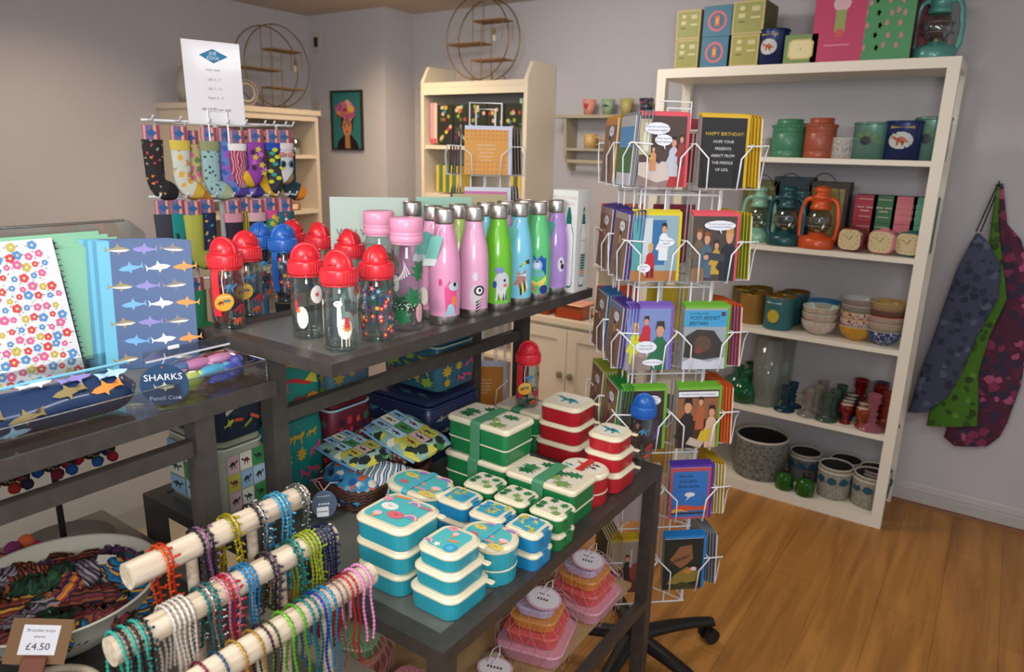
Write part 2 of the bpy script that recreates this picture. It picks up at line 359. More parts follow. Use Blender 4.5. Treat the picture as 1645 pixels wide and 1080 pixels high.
# ---------------------------------------------------------------- tall white unit in the alcove
r = T('bookcase', 'tall cream alcove bookcase with deep raised sides', 'bookcase', (-2.64, 3.525, 0)); CW = M('#d9cdb8', .55)
for sx in (-1, 1):
    mb = MB(); mb.prism([(-.145, 0), (.145, 0), (.145, 2.075), (-.09, 2.075), (-.145, 1.985)], CW, (sx*.375+.012, 0, 0), (0, 1, 0), (0, 0, 1), .024); mb.done('side_panel', r)
MB().box((0, 0, 1.965), (.726, .29, .028), CW).box((0, -.137, 1.930), (.726, .02, .040), CW).done('top_panel', r)
MB().box((0, .14, 1.0), (.726, .01, 1.94), M('#b9b6b0', .6)).done('back_panel', r)
for z in (1.62, 1.33, 1.02, .70, .38, .06): MB().box((0, -.002, z-.011), (.724, .272, .022), CW).done('shelf', r)
# ---------------------------------------------------------------- low dresser
def panel_door(r, x, w, z0, z1, y, knob):
    d = MB(); h = z1-z0; d.box((0, 0, h/2), (w, .02, h), CW)
    for sx in (-1, 1): d.box((sx*(w/2-.03), -.014, h/2), (.06, .008, h), CW)
    for zz in (.03, h-.03): d.box((0, -.014, zz), (w-.12, .008, .06), CW)
    o = d.done('door', r, loc=(x, y, z0))
    k = MB(); km = M('#8a7f68', .4, .5)
    for i in range(6): k.ball((.013*cos(i*pi/3), -.012, .013*sin(i*pi/3)), .0085, km, 8, 5)
    k.ball((0, -.014, 0), .009, km, 8, 5); k.tube([(0, 0, 0), (0, -.012, 0)], .005, km)
    k.done('knob', o, loc=(knob, -.018, h*.60))
r = T('sideboard', 'low cream sideboard with panelled doors and flower knobs', 'sideboard', (-1.845, 3.45, 0))
MB().box((0, 0, .352), (.74, .40, .66), CW).box((0, .0, .011), (.72, .36, .022), CW).done('carcass', r)
MB().box((0, -.01, .7055), (.755, .44, .03), M('#dccfb4', .5)).done('top_panel', r)
panel_door(r, -.183, .362, .03, .67, -.212, .150); panel_door(r, .183, .362, .03, .67, -.212, -.150)
# small riser shelf with candles beside the tall unit
r = T('shelf_riser', 'small white shelf standing on the cream sideboard', 'shelf', (-1.655, 3.50, .7205))
for sx in (-.13, .13): MB().box((sx, 0, .14), (.012, .16, .28), BW).done('leg', r)
MB().box((0, 0, .286), (.30, .2, .014), BW).done('board', r)
for i, (u, v, c, c2, h) in enumerate([(946, 404, '#d9763a', '#e8a23a', .10), (957, 407, '#e59a2e', '#c8452e', .13), (949, 404, '#d8506a', '#e7a13c', .2)]):
    p = V((-1.75+.065*i, 3.49, 1.0175)); mb = MB(); mb.rbox((0, 0, 0), (.045, .045, h*.55), .004, M(c, .5)); mb.lathe([(.012, h*.55), (.02, h*.62), (.02, h*.9), (.008, h)], M(c2, .3), 10, caps=True)
    mb.done('candle_lantern', loc=p, label='small %s lantern on the white shelf behind the card spinner' % ('orange', 'amber', 'pink topped')[i], cat='lantern')
for i, (x, w, h, c1, c2) in enumerate([(-2.2, .10, .06, '#cf5b3d', '#e4a33a'), (-2.06, .13, .045, '#d2603f', '#d8b24a'), (-1.87, .18, .075, '#d96f45', '#e09a5c')]):
    mb = MB(); mb.rbox((0, 0, 0), (w, .14, h), .015, MT('#e8c8b0', .1, .1)); mb.rbox((0, 0, .004), (w*.9, .12, h*.5), .01, M(c1, .5)); mb.rbox((0, 0, h*.55), (w*.85, .12, h*.3), .01, M(c2, .5)); mb.rbox((0, 0, h), (w+.01, .15, .008), .015, M('#e3a083', .35))
    mb.done('storage_box', loc=(x, 3.33, .7205), label='clear tub of %s pieces on the cream sideboard' % ('red', 'coral and yellow', 'salmon')[i], cat='box')
# ---------------------------------------------------------------- left unit
r = T('bookcase', 'white shelf unit against the left wall under a round wire shelf', 'bookcase', (-3.85, 2.71, 0)); LW = M('#cdbfaa', .55)
MB().box((0, 0, 1.795), (.42, .84, .03), LW).box((.19, 0, 1.765), (.02, .79, .04), LW).done('top_panel', r)
for sy in (-1, 1): MB().box((0, sy*.395, .89), (.39, .024, 1.78), LW).done('side_panel', r)
MB().box((-.19, 0, .89), (.008, .77, 1.76), M('#a59b90', .6)).done('back_panel', r)
for z in (1.53, 1.19, .85, .5, .1): MB().box((0, 0, z), (.38, .766, .022), LW).done('shelf', r)
for i, (y, z, rr, hh) in enumerate([(2.86, 1.542, .05, .12), (2.99, 1.542, .04, .10)]):
    mb = MB(); mb.lathe([(rr*.9, 0), (rr, .01), (rr, hh*.8), (rr*.7, hh*.9), (rr*.75, hh)], MT('#cfd6d2', .2), 16); mb.lathe([(rr*.8, .003), (rr*.8, hh*.4)], M('#c9cfca', .5), 12, caps=True)
    mb.done('glass_jar', loc=(-3.73, y, z), label='clear glass jar on the left unit, %s' % ('nearer of the pair', 'further of the pair')[i], cat='jar')
mb = MB(); mb.rbox((0, 0, 0), (.10, .12, .045), .004, M('#8e6238', .7)); mb.box((.051, 0, .023), (.002, .07, .03), M('#d9c7a2', .6)); mb.done('box', loc=(-3.74, 2.92, 1.202), label='small brown box on the lower shelf of the left unit', cat='box')
mb = MB(); mb.lathe([(.001, .0), (.10, .005), (.12, .08), (.09, .19), (.05, .22), (.001, .225)], M('#a39b93', .8, bump=.3, bs=30), 24)
mb.done('lantern_shade', loc=(-3.82, 2.42, 1.8105), label='round grey globe on the left unit beside the sock sign', cat='vase')
# ---------------------------------------------------------------- round wire shelves
def round_shelf(loc, rz, s, label, flip=1):
    g = M('#8d6f3f', .35, .8); wd = MW('#9d7341', '#80592e', 4, .6, True); r = T('round_wall_shelf', label, 'shelf', loc, rz)
    for y in (-.055, .055): MB().tube([(s*cos(a*pi/24), y, s*sin(a*pi/24)+s+.012) for a in range(48)], .0035, g, 6, True).done('hoop', r)
    zc = s+.012
    for (x0, x1, z) in ((-.15*s, .78*s, .42*s), (-.97*s, .12*s, -.10*s), (-.2*s, .82*s, -.52*s)):
        MB().box((flip*(x0+x1)/2, 0, zc+z), (x1-x0, .11, .008), wd).done('shelf_board', r)
    for (x, z0, z1) in ((-.15, .42, .985), (.12, -.10, .42), (.12, -.52, -.10), (-.2, -.97, -.52), (.78, -.02, .42), (-.15, -.1, .42), (.12, -.98, -.52)):
        for y in (-.05, .05):
            zz = max(z0, -math.sqrt(max(0, 1-x*x))); MB().tube([(flip*x*s, y, zc+zz*s), (flip*x*s, y, zc+min(z1, math.sqrt(max(0, 1-x*x)))*s)], .0025, g, 5).done('upright', r)
    for sx in (-.5, .5):
        for sy in (-1, 1): MB().tube([(sx*s, sy*.055, s*.15+.01), (sx*s*1.15, sy*.07, .002)], .0035, g, 5).done('leg', r)
    mb = MB(); mb.tube([(0, 0, 0), (0, 0, -.05)], .001, g, 4); mb.box((0, 0, -.06), (.02, .003, .03), M('#8a6a3e', .7)); mb.box((0, 0, -.095), (.018, .003, .03), M('#d8cdbb', .7))
    mb.done('price_tag', r, loc=(flip*.55*s, -.055, zc+.40*s) if flip > 0 else (.62*s, -.055, zc-.14*s))
round_shelf((-2.655, 3.50, 1.981), 0, .223, 'round brass wire shelf standing on the tall cream bookcase')
round_shelf((-3.83, 2.93, 1.812), pi/2, .235, 'round brass wire shelf standing on the left white unit')
mb = MB(); mb.tube([(.07*cos(a*pi/12), 0, .07*sin(a*pi/12)+.075) for a in range(24)], .006, M('#a2988c', .7), 6, True); mb.tube([(.05*cos(a*pi/12), 0, .05*sin(a*pi/12)+.075) for a in range(24)], .008, M('#b4a998', .8), 6, True); mb.box((0, 0, .004), (.06, .03, .008), M('#8d8276', .6))
mb.done('wreath', loc=(-3.72, 2.66, 1.811), rz=pi/2, label='small grey ring ornament on the left unit beside the sock sign', cat='ornament')
# thermostat, switch, picture
mb = MB(); mb.rbox((0, 0, 0), (.085, .12, .012), .012, M('#b8aca4', .5)); mb.box((0, 0, .013), (.035, .06, .004), M('#15130f', .3)); mb.done('thermostat', loc=(-3.96, 3.4, 2.265), rz=(pi/2, 0, 0), label='small square wall unit with a black screen near the ceiling', cat='thermostat')
mb = MB(); mb.rbox((0, 0, 0), (.07, .10, .010), .006, M('#b5a99e', .6)); mb.box((0, 0, .011), (.012, .022, .006), M('#a79b90', .6)); mb.done('light_switch', loc=(-3.985, 3.4, 1.84), rz=(pi/2, 0, 0), label='pale wall switch below the thermostat', cat='switch')
r = T('framed_picture', 'portrait print of a person in a flower crown on a teal ground', 'picture', (-3.691, 3.4, 1.575))
mb = MB()
for x in (-.142, .142): mb.box((x, -.008, .19), (.012, .016, .38), M('#2c2420', .5))
for z in (.006, .374): mb.box((0, -.008, z), (.272, .016, .012), M('#2c2420', .5))
mb.done('frame', r); mb = MB(); mb.box((0, -.005, .19), (.27, .006, .36), M('#2d7673', .7))
sh = [('p', [(.12, .0), (.16, .12), (.36, .24), (.64, .24), (.84, .12), (.9, 0)], '#1d1a1a'), ('p', [(.42, .0), (.42, .26), (.58, .26), (.6, 0)], '#b87f54'), ('e', .5, .44, .22, .21, '#2c1c1a'), ('e', .5, .39, .17, .165, '#cf8a61'), ('r', .36, .43, .47, .445, '#2c1c1a'), ('r', .53, .43, .64, .445, '#2c1c1a'), ('e', .42, .40, .03, .012, '#2c1c1a'), ('e', .58, .40, .03, .012, '#2c1c1a'), ('e', .5, .30, .05, .018, '#a03a2e'), ('p', [(.485, .34), (.515, .34), (.5, .40)], '#b8744e')]
for i in range(46):
    a = rnd.uniform(0, 6.28); q = rnd.uniform(.1, 1); sh.append(('e', .5+.32*q*cos(a), .68+.19*q*sin(a), rnd.uniform(.08, .14), rnd.uniform(.045, .075), rnd.choice(['#c96a7e', '#d98fa8', '#b4557f', '#d88a3f', '#9d3c38', '#e0a79a', '#8c5a8e', '#e2b04f'])))
art(mb, sh, (-.135, -.0083, .01), (.27, 0, 0), (0, 0, .36)); mb.done('print', r)
# ---------------------------------------------------------------- little wall shelf with pots
PM = M('#a79d83', .6); r = T('wall_shelf', 'little sage painted wall shelf with a rail on the back wall', 'shelf', (-1.85, 3.60, 1.50))
mb = MB(); mb.box((-.02, 0, .290), (.60, .14, .016), PM); mb.done('top_board', r)
MB().box((-.0, .01, .115), (.50, .11, .014), PM).done('shelf', r); MB().box((0, -.02, .05), (.50, .02, .018), PM).done('rail', r)
for sx in (-1, 1): MB().prism([(.07, 0), (.02, 0), (-.04, .08), (-.06, .28), (.07, .28)], PM, (sx*.255+.008, 0, 0), (0, 1, 0), (0, 0, 1), .016).done('bracket', r)
def wallpot(u, col, label, motif):
    p = aty(u, 186, 3.59); mb = MB(); fr = lambda z: .027+z*.14
    mb.lathe([(.001, 0), (.027, 0), (.038, .082), (.036, .082), (.026, .005)], col, 20)
    motif(mb, fr); mb.done('plant_pot', loc=(p.x, 3.59, 1.7985), label=label, cat='pot', group='small pots on the wall shelf')
HEART = [(0, -.5), (.3, -.15), (.5, .15), (.42, .38), (.25, .45), (.08, .38), (0, .22), (-.08, .38), (-.25, .45), (-.42, .38), (-.5, .15), (-.3, -.15)]
wallpot(946, M('#d8907c', .5), 'coral plant pot with a red heart', lambda mb, fr: wrap(mb, tf(HEART, -.004, .045, .038), fr, M('#b8322f', .5)))
wallpot(976, M('#93a783', .5), 'pale green plant pot with a dark fish', lambda mb, fr: wrap(mb, tf(SHARK, 0, .045, .045, -1), fr, M('#27424e', .5)))
wallpot(1006, MS(('#b59a4a', '#8e8a45', '#d0c08a'), 60, 6, .5), 'mottled mustard plant pot', lambda mb, fr: None)
wallpot(1037, MV('#1f2540', ('#d2862e', '#4e6fb0', '#b04a6a', '#3f8a56'), 90, .4), 'navy plant pot with coloured dots', lambda mb, fr: None)
p = aty(946, 236, 3.59)
mb = MB(); mb.lathe([(.001, 0), (.034, 0), (.036, .075), (.033, .075), (.031, .005)], MS(('#d9472e', '#e3a52e', '#8ab04a', '#e0d34a', '#b13f7c', '#e7dcb8'), 18, .4, .4, (0, R(40), 0)), 20); mb.tube([(.034, 0, .06), (.056, 0, .055), (.056, 0, .025), (.034, 0, .018)], .004, M('#d9a36a'), 6)
mb.done('mug', loc=(p.x, 3.605, 1.6235), label='mug with diagonal rainbow stripes on the little wall shelf', cat='mug')
p = aty(975, 236, 3.59)
mb = MB(); mb.lathe([(.001, 0), (.030, 0), (.032, .07), (.029, .07), (.027, .005)], MV('#b7aa84', ('#7f8a5a', '#c98f4a'), 120, .4), 20); mb.done('mug', loc=(p.x, 3.605, 1.6235), label='speckled beige mug behind the rainbow mug', cat='mug')
# ================================================================ lunch boxes
CRM = M('#e9dfc2', .38, coat=.15); TQ = '#2d9fb0'; BG = '#57bdc0'
def candy(n, seed, cols=('#e0707c', '#e59aa8', '#f2efe6', '#e8935a', '#8f8fd0', '#e8d06a')):       # little printed motifs
    q = random.Random(seed); s = []
    pts = []
    for i in range(n):
        for _ in range(60):
            x, y = q.uniform(.14, .86), q.uniform(.14, .86)
            if all((x-a)**2+(y-b)**2 > .042 for a, b in pts): break
        pts.append((x, y)); c = q.choice(cols); k = i % 5; r = q.uniform(.105, .15)
        if k == 0: s += [('e', x, y, r, r*.75, c), ('e', x+.02, y+.01, .012, .012, '#1d1d22'), ('e', x-.02, y+.01, .012, .012, '#1d1d22')]
        elif k == 1:
            for j, cc in enumerate(('#e58f9a', '#f0e9dc', '#e0707c', '#8f8fd0')): s.append(('p', [(x+(r-.018*j)*cos(t*pi/8), y-.03+(r-.018*j)*sin(t*pi/8)) for t in range(9)], cc))
        elif k == 2: s.append(('p', tf([(-.5, -.12), (.5, -.12), (.5, .12), (-.5, .12)], x, y, r*2, 1, q.uniform(-.6, .8)), c))
        elif k == 3: s += [('p', [(x-r*.6, y), (x+r*.6, y), (x, y-r*1.3)], '#e5a25e'), ('e', x, y+.01, r*.6, r*.5, '#f0c8cf')]
        else: s.append(('p', flower(x, y, r*.8), c))
    return s
def palms(n, seed, g=('#1f6b40', '#2f7d4a', '#7ea35a'), pink=True):
    q = random.Random(seed); s = []
    for i in range(n):
        x, y = .14+.72*((i*.755+.1) % 1), .16+.68*((i*.57+.2) % 1)
        if pink: s.append(('p', circ(x+.04, y-.03, .09, .05), '#e3c9bf'))
        s.append(('p', tf(LEAF, x, y, .30, 1, q.uniform(0, 6)), g[i % 3]))
    return s
def mosaic(n, seed):
    q = random.Random(seed); s = []
    for i in range(n): s.append(('p', tf(CAT if i % 2 else DINO, q.uniform(.2, .8), q.uniform(.2, .8), .3, 1, q.uniform(-1, 3)), ('#d8b84a', '#3f8fc4', '#c9d26a')[i % 3]))
    return s
def dinos(n, cols=('#2f9aa5',)):
    if n == 1: return [('p', tf(DINO, .52, .5, .62), cols[0]), ('p', tf(DINO, .50, .54, .35), '#1d6f80'), ('r', .12, .62, .3, .65, '#5a5a52')]
    q = random.Random(n); return [('p', tf(DINO, .2+.6*((i*.755) % 1), .2+.6*((i*.57) % 1), .26, 1, q.uniform(-.4, .4)), ('#2f9aa5', '#3b3b38', '#8aa34a', '#b85a3c')[i % 4]) for i in range(n)]
def lunch_box(name, label, group, p, rz, w, d, h, col, ground, shapes, r=.026, latch=False, zz=None, tab=True):
    t = T(name, label, 'lunch box', p, rz, group); bm = M(col, .32, coat=.2)
    MB().rbox((0, 0, 0), (w*.975, d*.975, h-.009), r, bm, .003, taper=.035, seg=5).done('box', t)
    lid = MB(); lid.rbox((0, 0, h-.014), (w, d, .011), r, CRM, .004, seg=6); lid.rbox((0, 0, h-.004), (w-.010, d-.010, .004), r-.004, CRM, .002, seg=6)
    a = .012 if ground != 'none' else .0
    O = (-w/2, -d/2, h); pts = [((x+w/2)/w, (y+d/2)/d) for x, y in rrect(w-.028, d-.028, max(.006, r-.012), 5)]
    lay = ([('p', pts, ground)] if ground else [])+shapes; art(lid, lay, O, (w, 0, 0), (0, d, 0), .00012)
    if tab: lid.rbox((w/2+.004, d/2-.016, h-.012), (.016, .012, .004), .003, CRM, .001)
    lid.done('lid', t)
    if latch:
        for sx in (-1, 1):
            lt = MB(); lt.box((sx*(w/2+.001), 0, h-.014), (.005, .018, .022), bm); lt.tube([(sx*(w/2-.002), -.011, h+.001), (sx*(w/2-.002), .011, h+.001)], .0025, bm, 6); lt.done('latch', t)
    return t
def stack(px, z, rz, sizes, name, base, group, col, ground, sh, cy=0, **k):
    c = atz(px[0], px[1], z); zz = z; n = len(sizes)
    R2 = Matrix.Rotation(rz, 3, 'Z'); w0, d0, _ = sizes[0]; c = c+R2@V((-w0/2, d0/2, 0))*.97   # px is the nearest bottom corner
    for i, (w, d, h) in enumerate(sizes):
        lab = base[i] if isinstance(base, (list, tuple)) else base
        lunch_box(name, lab, group, (c.x, c.y, zz+.0004), rz, w, d, h, col, ground, sh if i == n-1 else [], **k); zz += h+.0004
    return c
Z8 = ZL-.006
stack((645, 968), Z8, 0.02, [(.122, .122, .047), (.130, .122, .047), (.130, .120, .046)][:3], 'lunch_box', ['turquoise lunch box at the bottom of the tall left stack', 'turquoise lunch box in the middle of the tall left stack', 'turquoise lunch box with unicorn and rainbow lid, top of left stack'], 'turquoise lunch box stack beside the basket', TQ, BG, candy(8, 3))
stack((727, 1008), Z8, .0, [(.112, .120, .047), (.102, .108, .040), (.092, .096, .036)], 'lunch_box', ['large turquoise lunch box at the bottom of the front stack', 'middle turquoise lunch box of the front stack', 'small turquoise lunch box with cone and orange lid, top of front stack'], 'nested turquoise lunch boxes at the front corner', TQ, BG, candy(5, 8)+[('e', .72, .25, .14, .14, '#3aa5d0'), ('e', .72, .25, .07, .07, '#5cc0dd')])
def bento(label, group, px, z, rz, w, d, h, col, ground, shapes, band, r, tiers=2, bandw=.03, lab2=None, at=None, bandx=0.):
    c = at if at else atz(px[0], px[1], z); R2 = Matrix.Rotation(rz, 3, 'Z')
    if not at: c = c+R2@V((-w/2, d/2, 0))*.95
    t = T('bento_box', label, 'lunch box', (c[0], c[1], z+.0005), rz, group); bm = M(col, .32, coat=.2)
    hb = (h-.014)/2
    for i in range(2):
        b = MB(); b.rbox((0, 0, i*hb), (w*.96, d*.96, hb-.0015), r, bm, .002, taper=.03 if i == 0 else .0, seg=6)
        if i == 0: b.rbox((0, 0, hb-.003), (w*.975, d*.975, .003), r, CRM, .001, seg=6)
        b.done('tray', t)
    l = MB(); l.rbox((0, 0, h-.018), (w, d, .016), r, CRM, .005, seg=7)
    pts = [((x+w/2)/w, (y+d/2)/d) for x, y in rrect(w-.026, d-.026, max(.008, r-.012), 6)]
    art(l, [('p', pts, ground)]+shapes, (-w/2, -d/2, h-.002), (w, 0, 0), (0, d, 0), .00012); l.done('lid', t)
    bn = MB(); q = w/2+.0012 if True else 0; pr = []
    a, zt = d/2+.0015, h+.0008
    ring = [(-a, .002), (-a, zt-.006), (-a+.006, zt), (a-.006, zt), (a, zt-.006), (a, .002), (a, 0), (-a, 0)]
    rg = [[(bandx+x, y, zz) for y, zz in ring] for x in (-bandw/2, bandw/2)]; vs = rg[0]+rg[1]; n = 8
    bn.add(vs, [(i, (i+1) % n, (i+1) % n+n, i+n) for i in range(6)]+[(6, 7, 15, 14), (7, 0, 8, 15)], M(band, .7)); bn.done('elastic_band', t)
    return t
oval_sh = candy(8, 21)
def oval(px, label, z, at=None, cols=(TQ, BG), sh=None, band='#4fb5c4', rz=0., w=.135, d=.098):
    return bento(label, 'oval lunch boxes', px, z, rz, w, d, .088, cols[0], cols[1], sh or oval_sh, band, d/2-.001, bandw=.016, at=at)
cbk = (-.975, 1.078)
oval(None, 'oval turquoise lunch box with unicorn lid behind the tall left stack', Z8, at=cbk, w=.160, d=.108)
oval(None, 'oval turquoise lunch box between the front stack and the small snack pots', Z8, at=(-.722, .992), w=.122, d=.090)
GR, GB = '#1d7a45', '#e6dccb'
c = atz(815, 812, Z8); w, d = .188, .118
bento('green bento box with green band and palm lid at the bottom of the stack', 'green bento boxes', None, Z8, .0, w, d, .090, GR, GB, palms(6, 4), '#4a9069', .014, at=(c.x-w/2-.01, c.y+.06))
bento('green bento box with green band and palm lid on top of the stack', 'green bento boxes', None, Z8+.0906, -.03, w, d, .092, GR, GB, palms(6, 5), '#4a9069', .014, at=(c.x-w/2-.004, c.y+.062))
bento('green bento box with palm lid half hidden behind the stack beside the basket', 'green bento boxes', None, Z8, .0, .15, .11, .088, GR, GB, palms(6, 6), '#4a9069', .014, at=(c.x-w/2-.100, c.y+.185))
c = atz(921, 855, Z8)
bento('green bento box with green band and palm lid at the table edge', 'green bento boxes', None, Z8, .0, .188, .112, .092, GR, GB, palms(7, 9), '#4a9069', .014, at=(c.x-.098, c.y+.058))
# small snack pots
def pot(x, y, label, col, ground, sh, n, w=.082):
    zz = Z8
    for i in range(n):
        lunch_box('snack_pot', label if i == n-1 else label+', lower one', 'small snack pots with side clips', (x, y, zz+.0004), .0, w, w*.92, .042, col, ground, sh if i == n-1 else [], r=.016, latch=True, tab=False); zz += .0425
mo = lambda s: mosaic(9, s)
for i, (x, y, lb) in enumerate([(-.684, 1.075, 'nearest the table edge'), (-.776, 1.078, 'in the middle of the row'), (-.868, 1.086, 'beside the oval lunch box')]): pot(x, y, 'blue snack pot with gold and blue print '+lb, '#1f86b8', '#3fa6c4', mo(i+1), 2)
for i, (x, y, lb) in enumerate([(-.684, 1.166, 'in front of the banded bento box'), (-.776, 1.166, 'in the middle of its row'), (-.868, 1.176, 'beside the bento stack')]): pot(x, y, 'green snack pot with leaf lid '+lb, GR, GB, palms(6, 3-i, pink=False), 2)
RD = '#b5202b'
stack((990, 799), ZL+.0003, 0., [(.110, .118, .052), (.102, .108, .046), (.092, .096, .042)], 'lunch_box', ['large red lunch box at the bottom of the corner stack', 'middle red lunch box of the corner stack', 'small red lunch box with teal dinosaur lid, top of corner stack'], 'nested red lunch boxes at the far corner', RD, '#ece6d6', dinos(1))
stack((925, 751), Z8, 0., [(.140, .130, .050), (.130, .122, .052), (.124, .118, .052)], 'lunch_box', ['red lunch box at the bottom of the rear stack', 'middle red lunch box of the rear stack', 'red lunch box with teal dinosaur lid on top of the rear stack'], 'red lunch boxes beside the single red bottle', RD, '#ece6d6', dinos(1))
c = atz(978, 815, Z8)
bento('oval red lunch box with dinosaur lid and red band by the table edge', 'oval lunch boxes', None, Z8, 0., .120, .092, .086, RD, '#ece6d6', dinos(7), '#c8302c', .048, bandw=.018, at=(-.725, 1.378))
c = atz(866, 715, Z8); bento('oval red lunch box with dinosaur lid behind the green bento stack', 'oval lunch boxes', None, Z8, pi/2, .125, .092, .086, RD, '#ece6d6', dinos(6), '#c8302c', .045, bandw=.018, at=(c.x-.035, c.y+.035))
# ================================================================ children's bottles
CLR = MT('#eef4f4', .13, .03); CLR2 = MT('#f3f7f7', .08, .05)
BR = .0315
def kid_bottle(px, z, label, capc, prints, rz=0., strap=True, tagm=None, straprot=0., group='straw bottles'):
    p = px if len(px) == 3 else atz(px[0], px[1], z); f = FACE(p)
    t = T('water_bottle', label, 'bottle', (p[0], p[1], z+.0004), f+rz, group); cm = M(capc, .34, coat=.1)
    mb = MB(); mb.lathe([(.001, .002), (BR-.006, 0), (BR-.001, .004), (BR, .012), (BR, .112), (BR-.003, .122), (.027, .128), (.027, .133)], CLR, 28)
    mb.lathe([(.001, .006), (BR-.004, .008), (BR-.0025, .02), (BR-.0025, .11), (.025, .126)], CLR2, 24)
    mb.lathe([(BR-.0005, .003), (BR+.0003, .006), (BR-.0005, .009)], MT('#dfe8e8', .25, .05), 28)
    prints(mb, lambda zz: BR); mb.done('bottle_body', t)
    mb = MB(); mb.tube([(0, 0, .012), (0, 0, .13)], .0028, MT('#d8dedc', .1, .2, ), 8); mb.done('straw', t)
    mb = MB(); pr = [(.0315, .128), (.034, .129), (.0345, .131), (.0345, .152), (.0330, .156), (.027, .1575), (.001, .158)]; mb.lathe(pr, cm, 32)
    for i in range(36): a = i*pi/18; mb.box((.0346*cos(a), .0346*sin(a), .141), (.0012, .0012, .019), cm)
    mb.lathe([(.0325, .1245), (.0335, .1255), (.0325, .1275)], M(capc, .5), 28); mb.done('cap', t)
    mb = MB(); mb.ball((0, 0, .158), (.0265, .0265, .031), cm, 24, 14)
    mb.tube([(.0258*cos(a), -.0045, .158+.0295*sin(a)) for a in [i*pi/14 for i in range(15)]], .0042, cm, 6); mb.tube([(-.008, -.026, .165), (0, -.0275, .168), (.008, -.026, .165)], .0025, cm, 6)
    mb.done('spout_cover', t, rz=straprot)
    if strap:
        mb = MB(); sm = M(capc, .6); a = -pi/2-.55; x, y = .034*cos(a), .034*sin(a); u = V((-sin(a), cos(a), 0)); n = V((cos(a), sin(a), 0))
        pts = [(0, .127), (.004, .124), (.006, .11), (.005, .06), (.003, .033), (.0, .031)]
        for s_, off in ((0, 0), ): mb.loft([[tuple(V((x, y, zz))+n*q+u*dx) for dx in (-.0075, .0075)]+[tuple(V((x, y, zz))+n*(q+.0018)+u*dx) for dx in (.0075, -.0075)] for q, zz in pts], sm, False)
        mb.done('strap', t)
    if tagm:
        mb = MB(); a = -pi/2-.2; O = V((.036*cos(a), .040*sin(a), .062)); ux = V((1, 0, .12)).normalized(); wz = V((0, -.12, 1)).normalized()
        c1, c2, sh = tagm; mb.prism(circ(0, 0, .0185, .0185, 24), M(c1, .5), O, ux, wz, .001)
        art(mb, sh, O-ux*.0185-wz*.0185, ux*.037, wz*.037, .0002)
        mb.tube([O+wz*.0185, V((.030*cos(a)-.003, .037*sin(a), .105)), V((.028*cos(a), .034*sin(a), .127))], .0011, M('#e2d8d4', .7), 5)
        mb.tube([O+wz*.0185, V((.030*cos(a)+.003, .037*sin(a), .105)), V((.030*cos(a), .034*sin(a), .127))], .0009, M('#b8363a', .7), 5); mb.done('hang_tag', t)
    return t
def pr_dino(mb, fr):
    for i, (x, z, s, c) in enumerate([(.03, .045, .045, '#a8323a'), (-.035, .035, .05, '#3d5a78'), (.005, .09, .034, '#3f7fa8'), (.055, .09, .036, '#b04048'), (-.07, .08, .036, '#2d4f6e'), (.09, .04, .04, '#3a4c6c'), (.02, .02, .03, '#c8502e')]): wrap(mb, tf(DINO, x, z, s, 1 if i % 2 else -1), fr, M(c, .5))
def pr_llama(mb, fr):
    wm = M('#e9e4d8', .6)
    for x, fx in ((.004, 1), (-.052, -1), (.058, 1), (.09, -1)):
        wrap(mb, circ(x+.004*fx, .046, .014, .020), fr, wm); wrap(mb, [(x-.011*fx, .05), (x-.001*fx, .052), (x-.003*fx, .092), (x-.010*fx, .092)][::fx], fr, wm, .0006); wrap(mb, circ(x-.008*fx, .094, .0085, .006), fr, wm, .0008); wrap(mb, [(x-.005*fx, .097), (x-.002*fx, .108), (x-.001*fx, .096)], fr, wm, .0006); wrap(mb, circ(x-.010*fx, .095, .0012, .0012, 6), fr, M('#2a2420', .6), .0011)
        wrap(mb, flower(x+.008*fx, .050, .012, 9), fr, M('#dd7a34', .6), .0009); wrap(mb, tf([(-.5, -.5), (.5, -.5), (.5, .5), (-.5, .5)], x+.008*fx, .058, .009, 1, 0, .020), fr, M('#c23a44', .6), .0012)
        for q in (-.004, .004, .010): wrap(mb, [(x+q*fx, .012), (x+q*fx+.0018, .012), (x+q*fx+.0018, .03), (x+q*fx, .03)], fr, wm, .0005)
def pr_hen(mb, fr):
    for x in (-.012, .05, -.075): wrap(mb, tf(circ(0, 0, .4, .5), x, .045, .030, 1, 0, .045), fr, M('#e6e1d4', .6)); wrap(mb, flower(x-.008, .060, .008, 9), fr, M('#dd7a34', .6), .0008); wrap(mb, circ(x-.012, .070, .004, .012), fr, M('#c23a44', .6), .001)
    wrap(mb, circ(.02, .09, .014, .018), fr, M('#e9e4dc', .6)); wrap(mb, flower(.02, .09, .006), fr, M('#c8484e', .6), .0009)
def pr_flow(mb, fr):
    q = random.Random(5)
    for i in range(90):
        x, z = q.uniform(-.098, .098), q.uniform(.014, .109); c = q.choice(['#c8283c', '#d65a94', '#4a86c8', '#5f6fc0', '#c8283c']); wrap(mb, flower(x, z, .0065), fr, M(c, .5)); wrap(mb, circ(x, z, .0022, n=8), fr, M('#e8c94a', .5), .0008)
    for i in range(5): wrap(mb, flower(-.06+.03*i, .03+.02*(i % 3), .0055, 6), fr, M('#d9b42e', .5), .0006)
def tag_d(t1): return ('#e0a733', 0, [('p', tf(DINO, .34, .5, .5, -1), '#7c2c22'), ('p', tf(DINO, .66, .56, .45), '#2d6f8a'), ('t', 'PREHISTORIC', .5, .80, .10, '#f4ecd8')])
KB = 'clear children\'s straw bottles'
kb = lambda *a, **k: kid_bottle(*a, group=KB, **k)
z = ZR-.004
kb((401, 507), z, 'red capped dinosaur bottle with yellow tag, front of the left pair', '#d6222f', pr_dino, tagm=tag_d(0), straprot=.3)
